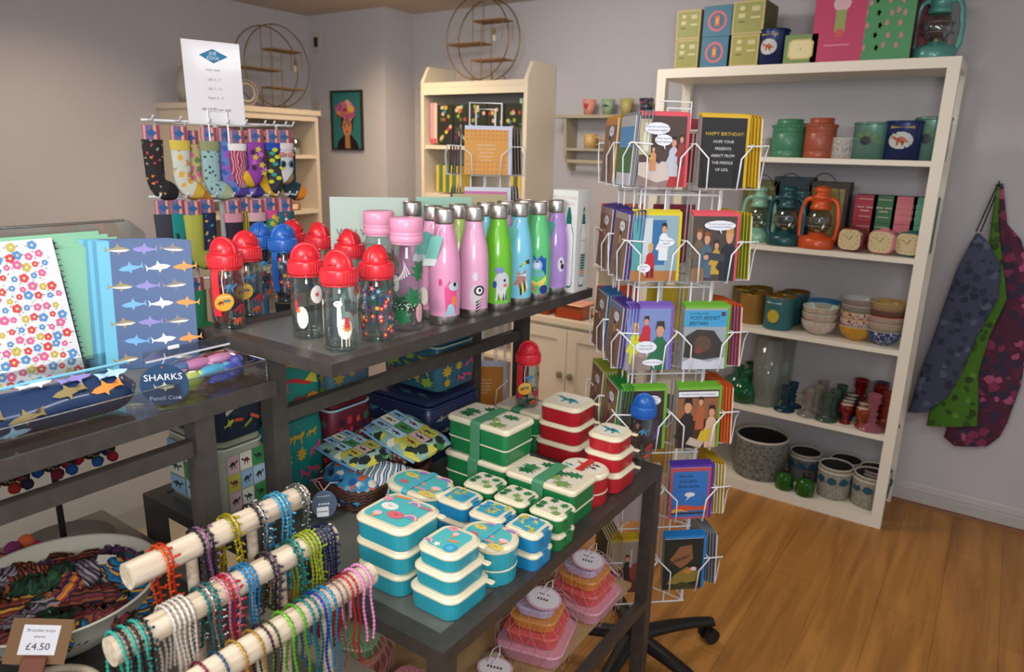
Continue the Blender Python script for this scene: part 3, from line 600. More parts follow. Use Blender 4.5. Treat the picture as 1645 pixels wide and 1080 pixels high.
kb((-1.299, .850, 0), z, 'red capped dinosaur bottle with yellow tag, behind at the left edge', '#d6222f', pr_dino, tagm=tag_d(0), straprot=-.5)
kb((424, 478), z, 'blue capped bottle without a tag, left of the two blue ones', '#1f5fb4', pr_dino, strap=False, straprot=1.2)
kb((460, 485), z, 'blue capped bottle with a blue strap hanging in front', '#1f5fb4', pr_flow, straprot=.2)
kb((497, 540), z, 'red capped bottle with white hens, left of the front bottle', '#d6222f', pr_hen, strap=False)
kb((549, 561), z, 'red capped llama bottle, nearest to the table corner', '#d6222f', pr_llama, strap=False, straprot=-.5)
kb((607, 545), z, 'red capped bottle covered in small bright flowers', '#d6222f', pr_flow, strap=False, straprot=.8)
kb((475, 470), z, 'red capped bottle at the back behind the blue caps', '#d6222f', pr_hen, strap=False, straprot=1.)
kb((517, 478), z, 'red capped bottle at the back, right of the blue caps', '#d6222f', pr_dino, strap=False, straprot=-.8)
kb((565, 498), z, 'red capped bottle behind the llama bottle', '#d6222f', pr_llama, strap=False, straprot=-1)
bento('plain green bento box under the single red capped bottle', 'green bento boxes', None, Z8, .0, .15, .11, .112, GR, GB, [], '#4a9069', .014, at=(-1.03, 1.585))
kb((-1.022, 1.575, 0), Z8+.1125, 'red capped dinosaur bottle standing alone among the lunch boxes', '#d6222f', pr_dino, tagm=tag_d(0))
kb((1028, 737), Z8, 'blue capped dinosaur bottle at the far corner of the low table', '#1f5fb4', pr_dino, strap=False)
# leaf print bottles with pink screw caps
def leaf_bottle(px, label):
    p = atz(px[0], px[1], z); t = T('water_bottle', label, 'bottle', (p.x, p.y, z+.0004), FACE(p), 'leaf print bottles with pink caps'); r = .033
    mb = MB(); mb.lathe([(.001, .002), (r-.004, 0), (r, .006), (r, .166), (r-.003, .176), (.030, .182), (.030, .186)], CLR, 28)
    fr = lambda q: r; g = M('#1f6e42', .5)
    for x, zz, s, a in ((.012, .075, .05, .3), (-.012, .035, .046, 1.), (.03, .13, .05, -.4), (-.05, .1, .045, .7), (.06, .05, .05, 2), (-.08, .05, .05, 1)): wrap(mb, tf(LEAF, x, zz, s, 1, a), fr, g)
    for i in range(9): wrap(mb, tf([(-.5, -.04), (.5, 0), (-.5, .04)], -.018+.002*i, .115+.003*i, .035, 1, .4+.2*i), fr, M('#e6dfe0', .6), .0007)
    for i in range(26): wrap(mb, circ(-.03+.003*i, .055+.006*sin(i*1.7), .0013, n=6), fr, M('#efeaea', .6), .0008)
    wrap(mb, circ(.028, .04, .010, .02), fr, M('#d8a0a8', .5), .0007); mb.done('bottle_body', t)
    pk = M('#e59ab8', .35, coat=.1); mb = MB(); mb.lathe([(.0335, .187), (.0345, .189), (.0345, .199), (.0338, .200), (.0345, .201), (.0345, .206), (.0338, .207), (.0345, .208), (.0345, .232), (.032, .236), (.001, .2365)], pk, 32); mb.lathe([(.0315, .1825), (.0325, .184), (.0315, .186)], pk, 24); mb.done('cap', t)
    mb = MB(); mb.prism(circ(0, 0, .014, .019, 20), M('#d9d2c6', .6), (.034, -.018, .075), V((.5, -.8, 0)).normalized(), (0, 0, 1), .0008); mb.done('hang_tag', t)
leaf_bottle((655, 529), 'clear leaf print bottle with pink cap, front of the pair'); leaf_bottle((612, 505), 'clear leaf print bottle with pink cap, behind the other one')
# ================================================================ steel bottles
BF = [(.0335, .034), (.0345, .045), (.0348, .10), (.034, .135), (.030, .165), (.0245, .190), (.0205, .207), (.0200, .216)]
def bfr(zz):
    for (r0, z0), (r1, z1) in zip(BF, BF[1:]):
        if zz <= z1: return r0+(r1-r0)*max(0, (zz-z0)/(z1-z0))
    return .02
def steel_bottle(px, label, col, prints, tagcol=None, at=None, tagside=-1):
    p = V(at) if at else atz(px[0], px[1], z); t = T('steel_bottle', label, 'bottle', (p.x, p.y, z+.0004), FACE(p), 'insulated steel bottles'); bm = M(col, .28, coat=.35)
    mb = MB(); mb.lathe([(.001, .0012), (.031, 0), (.0335, .003), (.0338, .022)], STEEL, 32); mb.done('base_band', t)
    pr = [(.0338, .022)]; 
    for i in range(27): q = .026+(.216-.026)*i/26; pr.append((bfr(q), q))
    mb = MB(); mb.lathe(pr+[(.019, .219)], bm, 36); prints(mb, bfr); mb.done('bottle_body', t)
    mb = MB(); mb.lathe([(.019, .218), (.0215, .220), (.0222, .223), (.0222, .248), (.0208, .2515), (.0195, .2515), (.018, .2495), (.001, .2495)], STEEL, 32); mb.done('cap', t)
    if tagcol:
        mb = MB(); a = -.35*tagside; c = V((tagside*.024, -.030, .165)); ux = V((cos(a), -.35, 0)).normalized(); wz = V((.28*tagside*-1, -.25, 1)).normalized(); mb.prism([(-.014, -.036), (.014, -.036), (.014, .03), (0, .036), (-.014, .03)], M(tagcol, .55), c, ux, wz, .0008)
        mb.prism([(-.014, -.0365), (.014, -.0365), (.014, -.020), (-.014, -.020)], M('#dfe6e2', .5), c+ux.cross(wz)*.0004, ux, wz, .0008)
        mb.tube([c+wz*.034, V((tagside*.012, -.026, .21)), V((0, -.0205, .214))], .0008, M('#f0ece4', .7), 5); mb.done('hang_tag', t)
m = lambda c: M(c, .4)
def pr_parrot(mb, fr):
    wrap(mb, tf([(-.3, -.5), (.35, -.5), (.45, .1), (.3, .45), (-.1, .5), (-.4, .3), (-.35, -.1)], .014, .062, .036, 1, 0, .075), fr, m('#e0508c')); wrap(mb, circ(.022, .088, .013, .010), fr, m('#b9cbd6'), .0008); wrap(mb, circ(.024, .092, .004, .005), fr, m('#1c1c20'), .0012)
    wrap(mb, tf([(-.4, -.5), (.5, -.5), (.3, .5), (-.1, .4)], .012, .036, .03, 1, 0, .03), fr, m('#9cc3d2'), .001); wrap(mb, circ(.022, .056, .006, .012), fr, m('#e8804a'), .0012); wrap(mb, circ(-.009, .097, .004, .008), fr, m('#cf3f7a'), .001)
def pr_lemur(mb, fr):
    wrap(mb, circ(.006, .055, .014, .026), fr, m('#c9c3c6')); wrap(mb, circ(.014, .066, .013, .012), fr, m('#2a2a2e'), .0008); wrap(mb, circ(.014, .066, .008, .008), fr, m('#e6e2e4'), .0011); wrap(mb, circ(.015, .067, .0035, .004), fr, m('#1c1c20'), .0014)
    for i in range(4): wrap(mb, tf([(-.5, -.1), (.5, 0), (-.5, .1)], .016, .044-.007*i, .022, 1, .5), fr, m('#2a2a2e'), .0012)
    wrap(mb, circ(.004, .098, .006, .010), fr, m('#d6d3da'), .0005)
def pr_cocka(mb, fr):
    wrap(mb, circ(.012, .074, .020, .024), fr, m('#c7ccd4')); wrap(mb, tf([(-.5, -.5), (.5, -.5), (.4, .5), (-.4, .5)], .010, .045, .028, 1, 0, .036), fr, m('#d6dadd'), .0006); wrap(mb, circ(-.006, .068, .005, .009), fr, m('#22489a'), .001); wrap(mb, circ(.018, .078, .003, .0035), fr, m('#17181c'), .001); wrap(mb, circ(.020, .066, .005, .004), fr, m('#e86a5c'), .001)
    for i in range(3): wrap(mb, circ(-.002+.006*i, .102, .005, .007), fr, m('#7d86c0'), .0009+.0001*i)
    for i in range(4): wrap(mb, tf([(-.5, -.5), (.5, -.5), (0, .5)], .004+.006*i, .040, .005, 1, 0, .020), fr, m(('#3a7a3a', '#e0d23a', '#22489a', '#22489a')[i]), .001)
def pr_toucan(mb, fr):
    wrap(mb, tf([(-.5, -.3), (0, -.5), (.5, -.2), (.4, .5), (-.2, .4)], .006, .07, .034, 1, 0, .05), fr, m('#b07f72')); wrap(mb, tf([(-.5, -.2), (.5, .1), (.45, .5), (0, .3)], .016, .104, .03, 1, 0, .03), fr, m('#3a3a30'), .0008); wrap(mb, tf([(-.5, -.1), (.5, .1), (.2, .4)], .014, .104, .02, 1, .4, .02), fr, m('#d3d660'), .0011)
    for i, cc in enumerate(('#2c2c28', '#e8da3c', '#2c2c28', '#d6d9c8')): wrap(mb, tf([(-.5, -.5), (.5, -.3), (.3, .5)], .006+.005*i, .045+.004*i, .010, 1, .3, .034), fr, m(cc), .001+.0002*i)
    wrap(mb, tf([(-.5, 0), (.5, .3), (.5, -.1)], .006, .078, .03, 1, 0, .02), fr, m('#cfe2ea'), .0012)
def pr_owl(mb, fr):
    wrap(mb, tf([(-.5, -.5), (.5, -.5), (.5, .35), (.2, .5), (-.2, .5), (-.5, .35)], 0, .094, .05, 1, 0, .05), fr, m('#1f4fae')); wrap(mb, circ(0, .094, .014, .014), fr, m('#8fc0e6'), .0008); wrap(mb, circ(0, .094, .008, .008), fr, m('#dbe9f4'), .0011); wrap(mb, circ(0, .104, .003, .003), fr, m('#6a2c20'), .0014)
    wrap(mb, [(-.026, .028), (.026, .028), (.026, .066), (-.026, .066)], fr, m('#e3d258'), .0005); wrap(mb, [(-.026, .026), (.0, .026), (-.01, .05), (-.026, .046)], fr, m('#dd8a5a'), .0009); wrap(mb, circ(.020, .032, .012, .012), fr, m('#2b2f8a'), .001)
    for i in range(7): wrap(mb, tf([(-.5, -.5), (.5, -.5), (0, .5)], -.018+.006*i, .074, .006, 1, 0, .014), fr, m('#7fb4e0'), .001)
def pr_pup(mb, fr):
    wrap(mb, circ(.018, .085, .010, .020), fr, m('#e4e0ea')); wrap(mb, circ(.018, .092, .003, .004), fr, m('#1c1c20'), .0008); wrap(mb, circ(.022, .080, .005, .008), fr, m('#2c2c30'), .0008)
none = lambda mb, fr: None
steel_bottle((714, 519), 'pink steel bottle with a pink parrot, nearest of its row', '#dd96bb', pr_parrot, '#7fc7bb')
steel_bottle((760, 508), 'pale pink steel bottle with a striped animal face', '#e0a6c6', pr_lemur)
steel_bottle((798, 498), 'bright green steel bottle with a grey cockatoo', '#6cbf2a', pr_cocka)
steel_bottle((831, 489), 'light blue steel bottle with a brown and yellow toucan', '#7cc9e6', pr_toucan, '#6fc2b4')
steel_bottle((861, 481), 'mint green steel bottle with a blue and yellow bird', '#5fc67c', pr_owl)
steel_bottle((889, 472), 'lilac steel bottle at the far end of the row', '#b48ed6', pr_pup, '#52b5a0', tagside=-1)
PB = steel_bottle
PB((664, 492), 'pink steel bottle behind the leaf print bottles', '#dd96bb', none, '#5fb5b0', tagside=1)
for i, (q, c) in enumerate([((-1.045, 1.205, 0), '#dd96bb'), ((-1.042, 1.29, 0), '#a8c86a'), ((-1.038, 1.39, 0), '#7cc9e6'), ((-1.036, 1.47, 0), '#e0a6c6'), ((-1.034, 1.55, 0), '#5fc67c')]):
    PB(None, 'steel bottle in the back row, %s from the leaf print bottles' % ORD[i], c, none, at=q, tagcol='#6fc2b4' if i in (0, 3) else None)
# printed carton
p = atz(935, 470, z); rzc = FACE(p)-.55; t = T('bottle_carton', 'tall white carton printed with a green bottle at the end of the row', 'box', (-.968, 1.684, z+.0004), 0)
w, d, h = .076, .074, .276; mb = MB(); mb.rbox((0, 0, 0), (w, d, h), .001, M('#dfe0dc', .55), .0008); bo = [(.36, .06), (.64, .06), (.70, .10), (.70, .58), (.62, .66), (.60, .70), (.40, .70), (.38, .66), (.30, .58), (.30, .10)]
gr = '#12705e'; sh = [('p', bo, gr), ('p', tf(bo, .035, .021, .93, 1, 0, .945), '#e9ebe6'), ('p', [(.40, .70), (.60, .70), (.60, .74), (.54, .84), (.46, .84), (.40, .74)], gr), ('e', .5, .79, .035, .02, '#e9ebe6'), ('r', .36, .68, .64, .70, gr)]
for j in range(9): sh.append(('r', .35, .16+.026*j, .65, .178+.026*j, ('#7db0cc', '#e0905a', '#d98a6a', gr, gr, gr, gr, gr, gr)[j]))
sh += [('t', 'PERIODIC', .5, .52, .022, '#c97a72'), ('r', .2, .02, .8, .026, '#d8a8a0')]
art(mb, sh, (w/2, -d/2, 0), (0, d, 0), (0, 0, h)); art(mb, [('t', 'PERIODIC TABLE', .5, .93, .036, '#cfa39c'), ('t', 'OF ELEMENTS', .5, .87, .036, '#cfa39c')]+[(q[0], tf(q[1], .2, .0, 1), q[2]) for q in sh if q[0] == 'p'][:3], (-w/2, -d/2, 0), (w, 0, 0), (0, 0, h))
mb.done('carton', t)
# ================================================================ stationery on the left riser
ZN = ZT-.004+.0006
ACR = MT('#f0f4f4', .14, .03)
def panel_frame(a, b, h, lean, th):                       # upright sheet whose lower edge runs a -> b; returns origin, width, height and depth vectors
    a, b = V(a), V(b); U = b-a; n = U.cross(V((0, 0, 1))).normalized(); Wv = (V((0, 0, 1))*cos(lean)-n*sin(lean)).normalized()*h
    return a, U, Wv, n
def sheet(name, label, cat, a, b, h, lean, th, cover, edge, shapes, group=None, spiral=False, ext=None):
    O, U, Wv, n = panel_frame(a, b, h, lean, th); mb = MB(); N = U.cross(Wv).normalized()
    q = [O, O+U, O+U+Wv, O+Wv]; bk = [p-N*th for p in q]
    mb.add(q, [(0, 1, 2, 3)], cover); mb.add(bk, [(3, 2, 1, 0)], cover); mb.add(q+bk, [(i, i+4, (i+1) % 4+4, (i+1) % 4) for i in range(4)], edge)
    if shapes: art(mb, shapes, O, U, Wv)
    c = (O+U*.5); mb.v = [tuple(V(v)-c) for v in mb.v]
    r = mb.done(name, loc=c, label=label, cat=cat, group=group)
    if spiral:
        s = MB()
        for i in range(24): p = U*.5+Wv*((i+.5)/24)-N*th/2; s.tube([p+U.normalized()*(.004*cos(t))+N*(.007*sin(t)) for t in [k*pi/4 for k in range(9)]], .0008, M('#5a554f', .4, .8), 4)
        s.done('spiral_binding', r)
    return r
def floral(n, seed, asp):
    q = random.Random(seed); s = []; k = 0
    cols = ['#d94a4e', '#d94a4e', '#e0649a', '#5b93cf', '#5b93cf', '#c9b45a', '#e0649a']; nx = int(math.sqrt(n/asp))+1; ny = int(n/nx)
    for i in range(nx):
        for j in range(ny):
            x = (i+.5+(.25 if j % 2 else -.25)+q.uniform(-.15, .15))/nx; y = (j+.5+q.uniform(-.2, .2))/ny
            if not(.05 < x < .95 and .03 < y < .97): continue
            r = q.choice([.040, .034, .027]); c = cols[(i*3+j*5) % 7]; f = [(r*(.78+.22*abs(cos(2.5*2*pi*t/25)))*cos(2*pi*t/25), r*(.78+.22*abs(cos(2.5*2*pi*t/25)))*sin(2*pi*t/25)) for t in range(25)]
            s.append(('p', [(x+a, y+b/asp) for a, b in f], c)); s.append(('e', x, y, r*.28, r*.28/asp, '#e9d9a8'))
            for _ in range(2): a = q.uniform(0, 6.28); s.append(('p', [(x+(.048)*cos(a)+u*cos(a), y+(.062*sin(a)+u*sin(a)+v)/asp) for u, v in ((-.014, 0), (0, .006), (.014, 0), (0, -.006))], '#7d8f80'))
    return s
def flatlay(sh):                                          # keep co-planar motifs in few layers
    return sh
_art = art
def art2(mb, shapes, O, U, W, off=.00025):
    O, U, W = V(O), V(U), V(W); N = U.cross(W).normalized()
    for i, sh in enumerate(shapes): _art(mb, [sh], O+N*(off*(.2+(i % 4)*.35)), U, W, .00002)
def sharks(seed, rows, cols_, s=.22, asp=1.6):
    q = random.Random(seed); o = []; pal = ['#8a7a52', '#d98a3a', '#7f77b8', '#5f9fcf', '#77706a', '#dfe6ea']
    for j in range(rows):
        for i in range(cols_):
            x = (i+.5+(.22 if j % 2 else -.22))/cols_; y = (j+.5)/rows; fx = 1 if (i+j) % 2 else -1; c = pal[(i*2+j*3) % 6]; a = q.uniform(-.1, .15)
            P_ = [(x+px, y+(py-y)*1) for px, py in [(u, v) for u, v in [(0, 0)]]]
            body = tf(SHARK, 0, 0, s, fx, a); o.append(('p', [(x+u, y+v/asp) for u, v in body], c))
            belly = tf([(-.48, .0), (-.2, .03), (.1, .01), (.36, .0), (.1, -.07), (-.3, -.07)], 0, 0, s, fx, a); o.append(('p', [(x+u, y+v/asp) for u, v in belly], '#d9ddd6' if c not in ('#d98a3a', '#7f77b8', '#5f9fcf') else c))
    return o
art = lambda mb, shapes, O, U, W, off=LAY: _art(mb, shapes, O, U, W, off) if len(shapes) < 30 else art2(mb, shapes, O, U, W)
a, b = atz(172, 596, ZN), atz(321, 585, ZN); NB = M('#2f4f7d', .45); LB = M('#4f9dbb', .6)
n = (b-a).cross(V((0, 0, 1))).normalized(); u = (b-a).normalized()
for i in range(6):
    off = -n*(.0080*i)-u*(.0085*i)
    sheet('notebook', 'navy notebook with sharks, front of the upright stack' if i == 0 else 'navy shark notebook with light blue edge, %s behind the front one' % ORD[i-1], 'notebook', a+off, b+off, .250, .20, .0075, NB, LB, ([('r', 0, 0, .13, 1, '#58a6c2')]+[(q[0], [(.13+.87*x, y) for x, y in q[1]], q[2]) for q in sharks(2, 7, 3, .31, 1.9)]) if i == 0 else [('r', 0, 0, .2, 1, ('#58a6c2', '#3f87a5')[i % 2])], 'shark notebooks on the left riser')
# light blue spine faces show on the left of the stack
a2, b2 = atz(0, 650, ZN), atz(143, 603, ZN)+V((-.012, 0, 0))
a2 = b2+V((.012, -.215, 0)); n2 = (b2-a2).cross(V((0, 0, 1))).normalized()
sheet('notebook', 'white notebook with red, pink and blue flowers at the left edge', 'notebook', a2, b2, .262, .22, .006, M('#e4e4e6', .5), M('#c9d4d8', .6), floral(190, 3, 1.22), 'flower notebooks', spiral=False)
sheet('notebook', 'flower notebook with spiral binding behind the front one at the left edge', 'notebook', a2-n2*.012+V((0, .008, 0)), b2-n2*.012+V((0, .008, 0)), .255, .22, .006, M('#44506a', .5), M('#2f3a44', .6), [], 'flower notebooks', spiral=True)
# mint notebooks lying in a clear stand behind
xa = -1.425
for i in range(5):
    a3 = V((xa-.010*i, .26-.0*i, ZN+.02)); b3 = V((xa-.010*i, .752-.012*i, ZN+.02)); sheet('notebook', 'mint green notebook in the clear stand, %s from the front' % ORD[i], 'notebook', a3, b3, .215+.006*i, .15, .006, M('#8fc7a6', .5), M('#a5d3b8', .5), [], 'mint notebooks in the clear stand')
r = T('acrylic_stand', 'clear acrylic stand behind the notebooks on the left riser', 'display stand', (-1.46, .52, ZN))
mb = MB()
mb.box((0, 0, .007), (.16, .56, .004), ACR); mb.box((.066, 0, .02), (.004, .56, .03), ACR); mb.done('tray', r)
mb = MB(); mb.box((-.075, -.02, .135), (.004, .56, .27), ACR); mb.tube([(-.075, -.3, .270), (-.075, .255, .270)], .003, MT('#dfe6e6', .5, .1), 6); mb.done('back_panel', r)
MB().prism([(-.077, .005), (.066, .005), (.066, .04), (-.02, .25), (-.077, .27)], ACR, (0, .262, 0), (1, 0, 0), (0, 0, 1), .004).done('side_panel', r)
# front tray with clear lip
r = T('acrylic_tray', 'clear acrylic tray with a raised lip along the front of the left riser', 'display tray', (-1.15, .53, ZN))
MB().box((0, 0, .002), (.13, .50, .0035), ACR).done('base', r)
mb = MB(); mb.box((.0645, 0, .024), (.003, .50, .044), ACR); mb.tube([(.0645, -.25, .046), (.0645, .25, .046)], .0016, MT('#e6ecec', .7, .1), 6); mb.done('front_lip', r)
mb = MB(); mb.box((.0, .2485, .024), (.126, .003, .044), ACR); mb.tube([(-.06, .2485, .046), (.0645, .2485, .046), (.0645, .2485, .004)], .0014, MT('#e6ecec', .7, .1), 6); mb.done('end_panel', r)
ZC = ZN+.0045
# shark pencil case
t = T('pencil_case', 'navy pencil case printed with sharks lying in the clear tray', 'pencil case', (-1.158, .435, ZC), pi/2)
mb = MB(); prof = []; PC = M('#1c3358', .25, coat=.5)
for i in range(21):
    x = -.135+.27*i/20; e = min(1, (1-abs(x/.135)**6)+.16); ring = []
    for k in range(24):
        th_ = 2*pi*k/24; q = 1+.03*sin(3*th_+x*30)+.03*noise.noise(V((x*20, cos(th_)*2, sin(th_)*2))); ring.append((x, .043*e*q*cos(th_), .034+.034*e*q*sin(th_)*(1 if sin(th_) > 0 else .98)))
    rings_ = ring; prof.append(ring)
mb.loft(prof, PC, True); cols = ['#8f84c8', '#8a7a52', '#a9cfe6', '#d98a3a', '#dfe6ea', '#7f6f4a']
for i in range(9):
    x0 = -.115+.22*((i*.618) % 1); t0 = -.5+2.1*((i*.453+.1) % 1); sc = .050; P_ = tf(SHARK, 0, 0, sc, 1 if i % 2 else -1, .1); vs = []
    for q in (.02, .5, 1.):
        for u_, v_ in P_: tt = t0+v_*q/.042; vs.append((x0+u_*q, -.0475*cos(tt), .035+.0385*sin(tt)))
    m_ = len(P_); mb.add(vs, [(j*m_+k, j*m_+(k+1) % m_, (j+1)*m_+(k+1) % m_, (j+1)*m_+k) for j in range(2) for k in range(m_)], M(cols[i % 6], .4), True)
mb.done('case', t)
mb = MB(); mb.tube([(-.13, .004, .073), (0, .004, .0745), (.13, .004, .073)], .003, M('#78b6d2', .5), 6); mb.done('zip', t)
tg = V((-1.098, .590, ZC+.040)); t2 = T('swing_tag', 'round dark blue tag reading SHARKS Pencil Case', 'tag', tg, FACE(tg)-.15)
mb = MB(); mb.prism(circ(0, 0, .037, .037, 28), M('#274468', .5), (0, 0, 0), (1, 0, 0), (0, -.12, 1), .001); art(mb, [('t', 'SHARKS', .5, .70, .22, '#e6ebf0'), ('p', tf(SHARK, .5, .46, .42, -1), '#c8c3a6'), ('t', 'Pencil Case', .5, .20, .14, '#b9c6d6'), ('e', .5, .95, .02, .02, '#c8502e')], (-.037, -.0004, -.037), (.074, 0, 0), (0, -.009, .074)); mb.done('tag_disc', t2)
MB().tube([(0, 0, .036), (.004, .012, .044), (0, .026, .046)], .0007, M('#d8d2ca', .7), 4).done('string', t2)
# clear bag of rubber sea animals
t = T('toy_bag', 'clear zip bag of little rubber sea animals in the acrylic tray', 'bag', (-1.155, .695, ZC), pi/2)
toys = [((-.062, -.005, .016), (.030, .014, .014), '#b9c67e'), ((-.03, -.012, .018), (.018, .012, .018), '#c9d86a'), ((.0, .02, .036), (.034, .012, .011), '#e08fc0'), ((.045, .015, .038), (.026, .012, .010), '#e7a0c8'), ((.012, -.012, .028), (.030, .011, .011), '#4fb2d6'), ((.045, -.015, .020), (.020, .014, .016), '#3f50b8'), ((.062, -.006, .030), (.012, .012, .014), '#3f50b8'), ((.02, -.02, .013), (.022, .010, .008), '#4a5cc0'), ((.065, .018, .022), (.016, .012, .012), '#e09a4a'), ((-.03, .02, .036), (.022, .010, .010), '#5a7fb8'), ((-.055, .02, .030), (.016, .010, .012), '#ece8e0')]
for c_, s_, col in toys:
    mb = MB(); mb.ball((0, 0, 0), s_, M(col, .4, coat=.2), 12, 8); d = V((s_[0]*.9, 0, s_[2]*.3)); mb.ball(d, (s_[0]*.35, s_[1]*.7, s_[2]*.6), M(col, .4), 8, 6); mb.ball(-d, (s_[0]*.3, s_[1]*1.2, s_[2]*.3), M(col, .4), 8, 5); mb.ball(d+V((.004, -s_[1]*.5, .002)), .0016, M('#17181c', .3), 6, 4)
    mb.done('toy_animal', t, loc=c_)
mb = MB(); pr = []
for i in range(13):
    x = -.088+.176*i/12; e = max(.15, 1-abs(x/.09)**4); pr.append([(x, .034*e*cos(k*pi/8)+.002*sin(9*x*20+k), .030+.029*e*sin(k*pi/8)+.002*sin(x*150+k*2)) for k in range(16)])
mb.loft(pr, MT('#f2f4f6', .22, .08), True); mb.done('clear_pouch', t)
mb = MB(); mb.box((-.005, .040, .062), (.165, .002, .020), MT('#d9dde2', .4, .2)); mb.box((0, .0402, .054), (.165, .004, .003), M('#d5d7dd', .5)); mb.box((-.03, .0385, .072), (.02, .003, .006), M('#f0f0ee', .5)); mb.done('zip_strip', t)
# ---------------------------------------------------------------- pom-pom bangles under the riser
st = T('bangle_stand', 'black T-bar stand with a grey disc base holding pom-pom bangles', 'jewellery stand', (-1.66, .62, ZE-.0075)); BK = M('#1a1715', .5)
MB().lathe([(.001, 0), (.105, 0), (.108, .004), (.105, .008), (.001, .009)], M('#5c5a56', .35, .3), 32).done('base', st); MB().tube([(0, 0, .008), (0, 0, .265)], .007, BK, 10).done('pole', st)
MB().tube([(0, -.16, .265), (0, .15, .265)], .008, BK, 10).done('bar', st)
for i, (y, cs) in enumerate([(-.14, ('#a82338', '#2d2a4a')), (-.095, ('#c42a62', '#b03028', '#23284f')), (-.055, ('#b8284a', '#2a2a44')), (-.01, ('#2558a0', '#7f2030')), (.035, ('#b52a34', '#2458a8')), (.075, ('#c03040', '#2d5a9a')), (.125, ('#2a2560', '#a82338'))]):
    b_ = T('bangle', '%s pom-pom bangle on the black stand, %s from the left' % (('dark red', 'pink and red', 'crimson', 'blue and maroon', 'red and blue', 'red beaded', 'purple')[i], ORD[i]), 'bangle', (-1.66, .62+y, ZE-.0075+.257-.027), rz=(.0, 0, .35 if i % 2 else -.3), group='pom-pom bangles on the stand')
    MB().tube([(.033*cos(k*pi/10), 0, .033*sin(k*pi/10)) for k in range(20)], .008, MV('#2a1c20', (cs[0], '#3a5a3a', '#c8a24a'), 160, .35, .8), 8, True).done('band', b_)
    for j, c_ in enumerate(cs):
        a = -pi/2+(j-.5)*1.1; MB().ball((.048*cos(a), .006*(j-1), .050*sin(a)), .0125, M(c_, .95, bump=.6, bs=300), 12, 8, .2).done('pompom', b_)
# ---------------------------------------------------------------- bowl of scrunchies
ZB = ZE-.0075; bc = V((-1.335, .475, ZB))
mb = MB(); en = M('#d6cfbd', .35, coat=.2); pr = [(.001, .004), (.08, 0), (.085, .004), (.12, .03), (.158, .075), (.172, .108), (.176, .110), (.174, .113), (.168, .110), (.152, .078), (.115, .036), (.075, .010), (.001, .008)]
mb.lathe(pr, en, 48); mb.done('bowl', loc=bc, label='wide cream enamel bowl full of scrunchies on the low brown table', cat='bowl')
pals = [('maroon', ('#5a1f2a', '#7a2c35', '#2a1c24', '#8a4a30')), ('green', ('#234a2c', '#1c3a24', '#2f5a38', '#1a2a20')), ('brown and gold', ('#6a2c20', '#c8902c', '#3a1c18', '#8a3a24')), ('purple', ('#4a2348', '#6a3a5c', '#2c2440', '#8a5a78')), ('blue and yellow', ('#1f5a8a', '#d09a30', '#2a2a50', '#1a7aa0')), ('orange and navy', ('#d0702a', '#2a2c58', '#a83a28', '#d89038')), ('grey striped', ('#8a7f86', '#5a4a58', '#a89aa0', '#3a3040')), ('rust', ('#8a3a20', '#401c1c', '#b06030', '#2a1818')), ('teal', ('#1f5a58', '#8a2a50', '#2a3a60', '#1a4a48'))]
protos = []
def scr_mesh(seed):
    q = random.Random(seed); mb = MB(); rings = []; n = 40
    for i in range(n):
        a = 2*pi*i/n; r = .0195*(1+.30*sin(i*pi/1.5)+.1*q.uniform(-1, 1)); rr = .030+.003*sin(3*a+seed); ring = []
        for k in range(12):
            b_ = 2*pi*k/12; w_ = r*(1+.10*sin(5*b_+i*2.1)); ring.append(((rr+w_*cos(b_))*cos(a), (rr+w_*cos(b_))*sin(a), w_*.85*sin(b_)+.003*sin(2*a+seed)))
        rings.append(ring)
    rings.append(rings[0]); return mb, rings
def scrunchie(loc, rot, pi_, seed, label, grp):
    mb, rings = scr_mesh(seed); mb.loft(rings, MS(pals[pi_][1], 20, 3, .85, (0, R(seed*37 % 90), 0)), True, False)
    o = mb.done('scrunchie', loc=loc, rz=rot, label=label, cat='scrunchie', group=grp)
    if seed % 3 == 0:
        t = MB(); t.box((0, 0, 0), (.022, .032, .0008), M('#dcd6cc', .7)); t.done('label_tag', o, loc=(.035, .01, .018), rz=(.5, .3, 1))
rq = random.Random(11); k = 0; dirs = ['nearest the log rack', 'at the back right', 'at the back', 'at the back left', 'at the left', 'at the front left', 'at the front', 'at the front right']
for ring, (n_, r_, z_, word) in enumerate([(11, .118, .075, 'against the rim'), (8, .066, .088, 'halfway in'), (3, .024, .105, 'on top in the middle'), (4, .045, .045, 'underneath')]):
    for i in range(n_):
        a = 2*pi*(i+.3*ring)/n_+.2; p = bc+V((r_*cos(a), r_*sin(a), z_+rq.uniform(-.004, .006))); d = dirs[int((a % (2*pi))/(pi/4)) % 8]; pi_ = (k*4+ring) % 9
        scrunchie(p, (rq.uniform(-.6, .6), rq.uniform(-.6, .6), rq.uniform(0, 6)), pi_, k+3, '%s scrunchie in the bowl, %s %s' % (pals[pi_][0], word, d), 'scrunchies in the enamel bowl'); k += 1
# felt ball garland
g = T('felt_garland', 'garland of bright felt balls heaped beside the enamel bowl', 'garland', tuple(atz(34, 902, ZB+.03).xy)+(ZB,)); fc = ['#c9305a', '#c9a52c', '#2f2a5a', '#1f6a5a', '#d8643a', '#7a2a5a', '#c93a3a', '#4a2a5a', '#d0b03a', '#c04080']
for i in range(26):
    l, j = divmod(i, 12); a = j*.9+l; q = .075*((j % 4)+.4)/4; MB().ball((0, 0, 0), .0165, M(fc[i % 10], .95, bump=.5, bs=250), 12, 8).done('felt_ball', g, loc=(q*cos(a*1.7)*1.3, q*sin(a*1.7)*1.3+.02, .0165+.024*l+.004*(j % 3)))
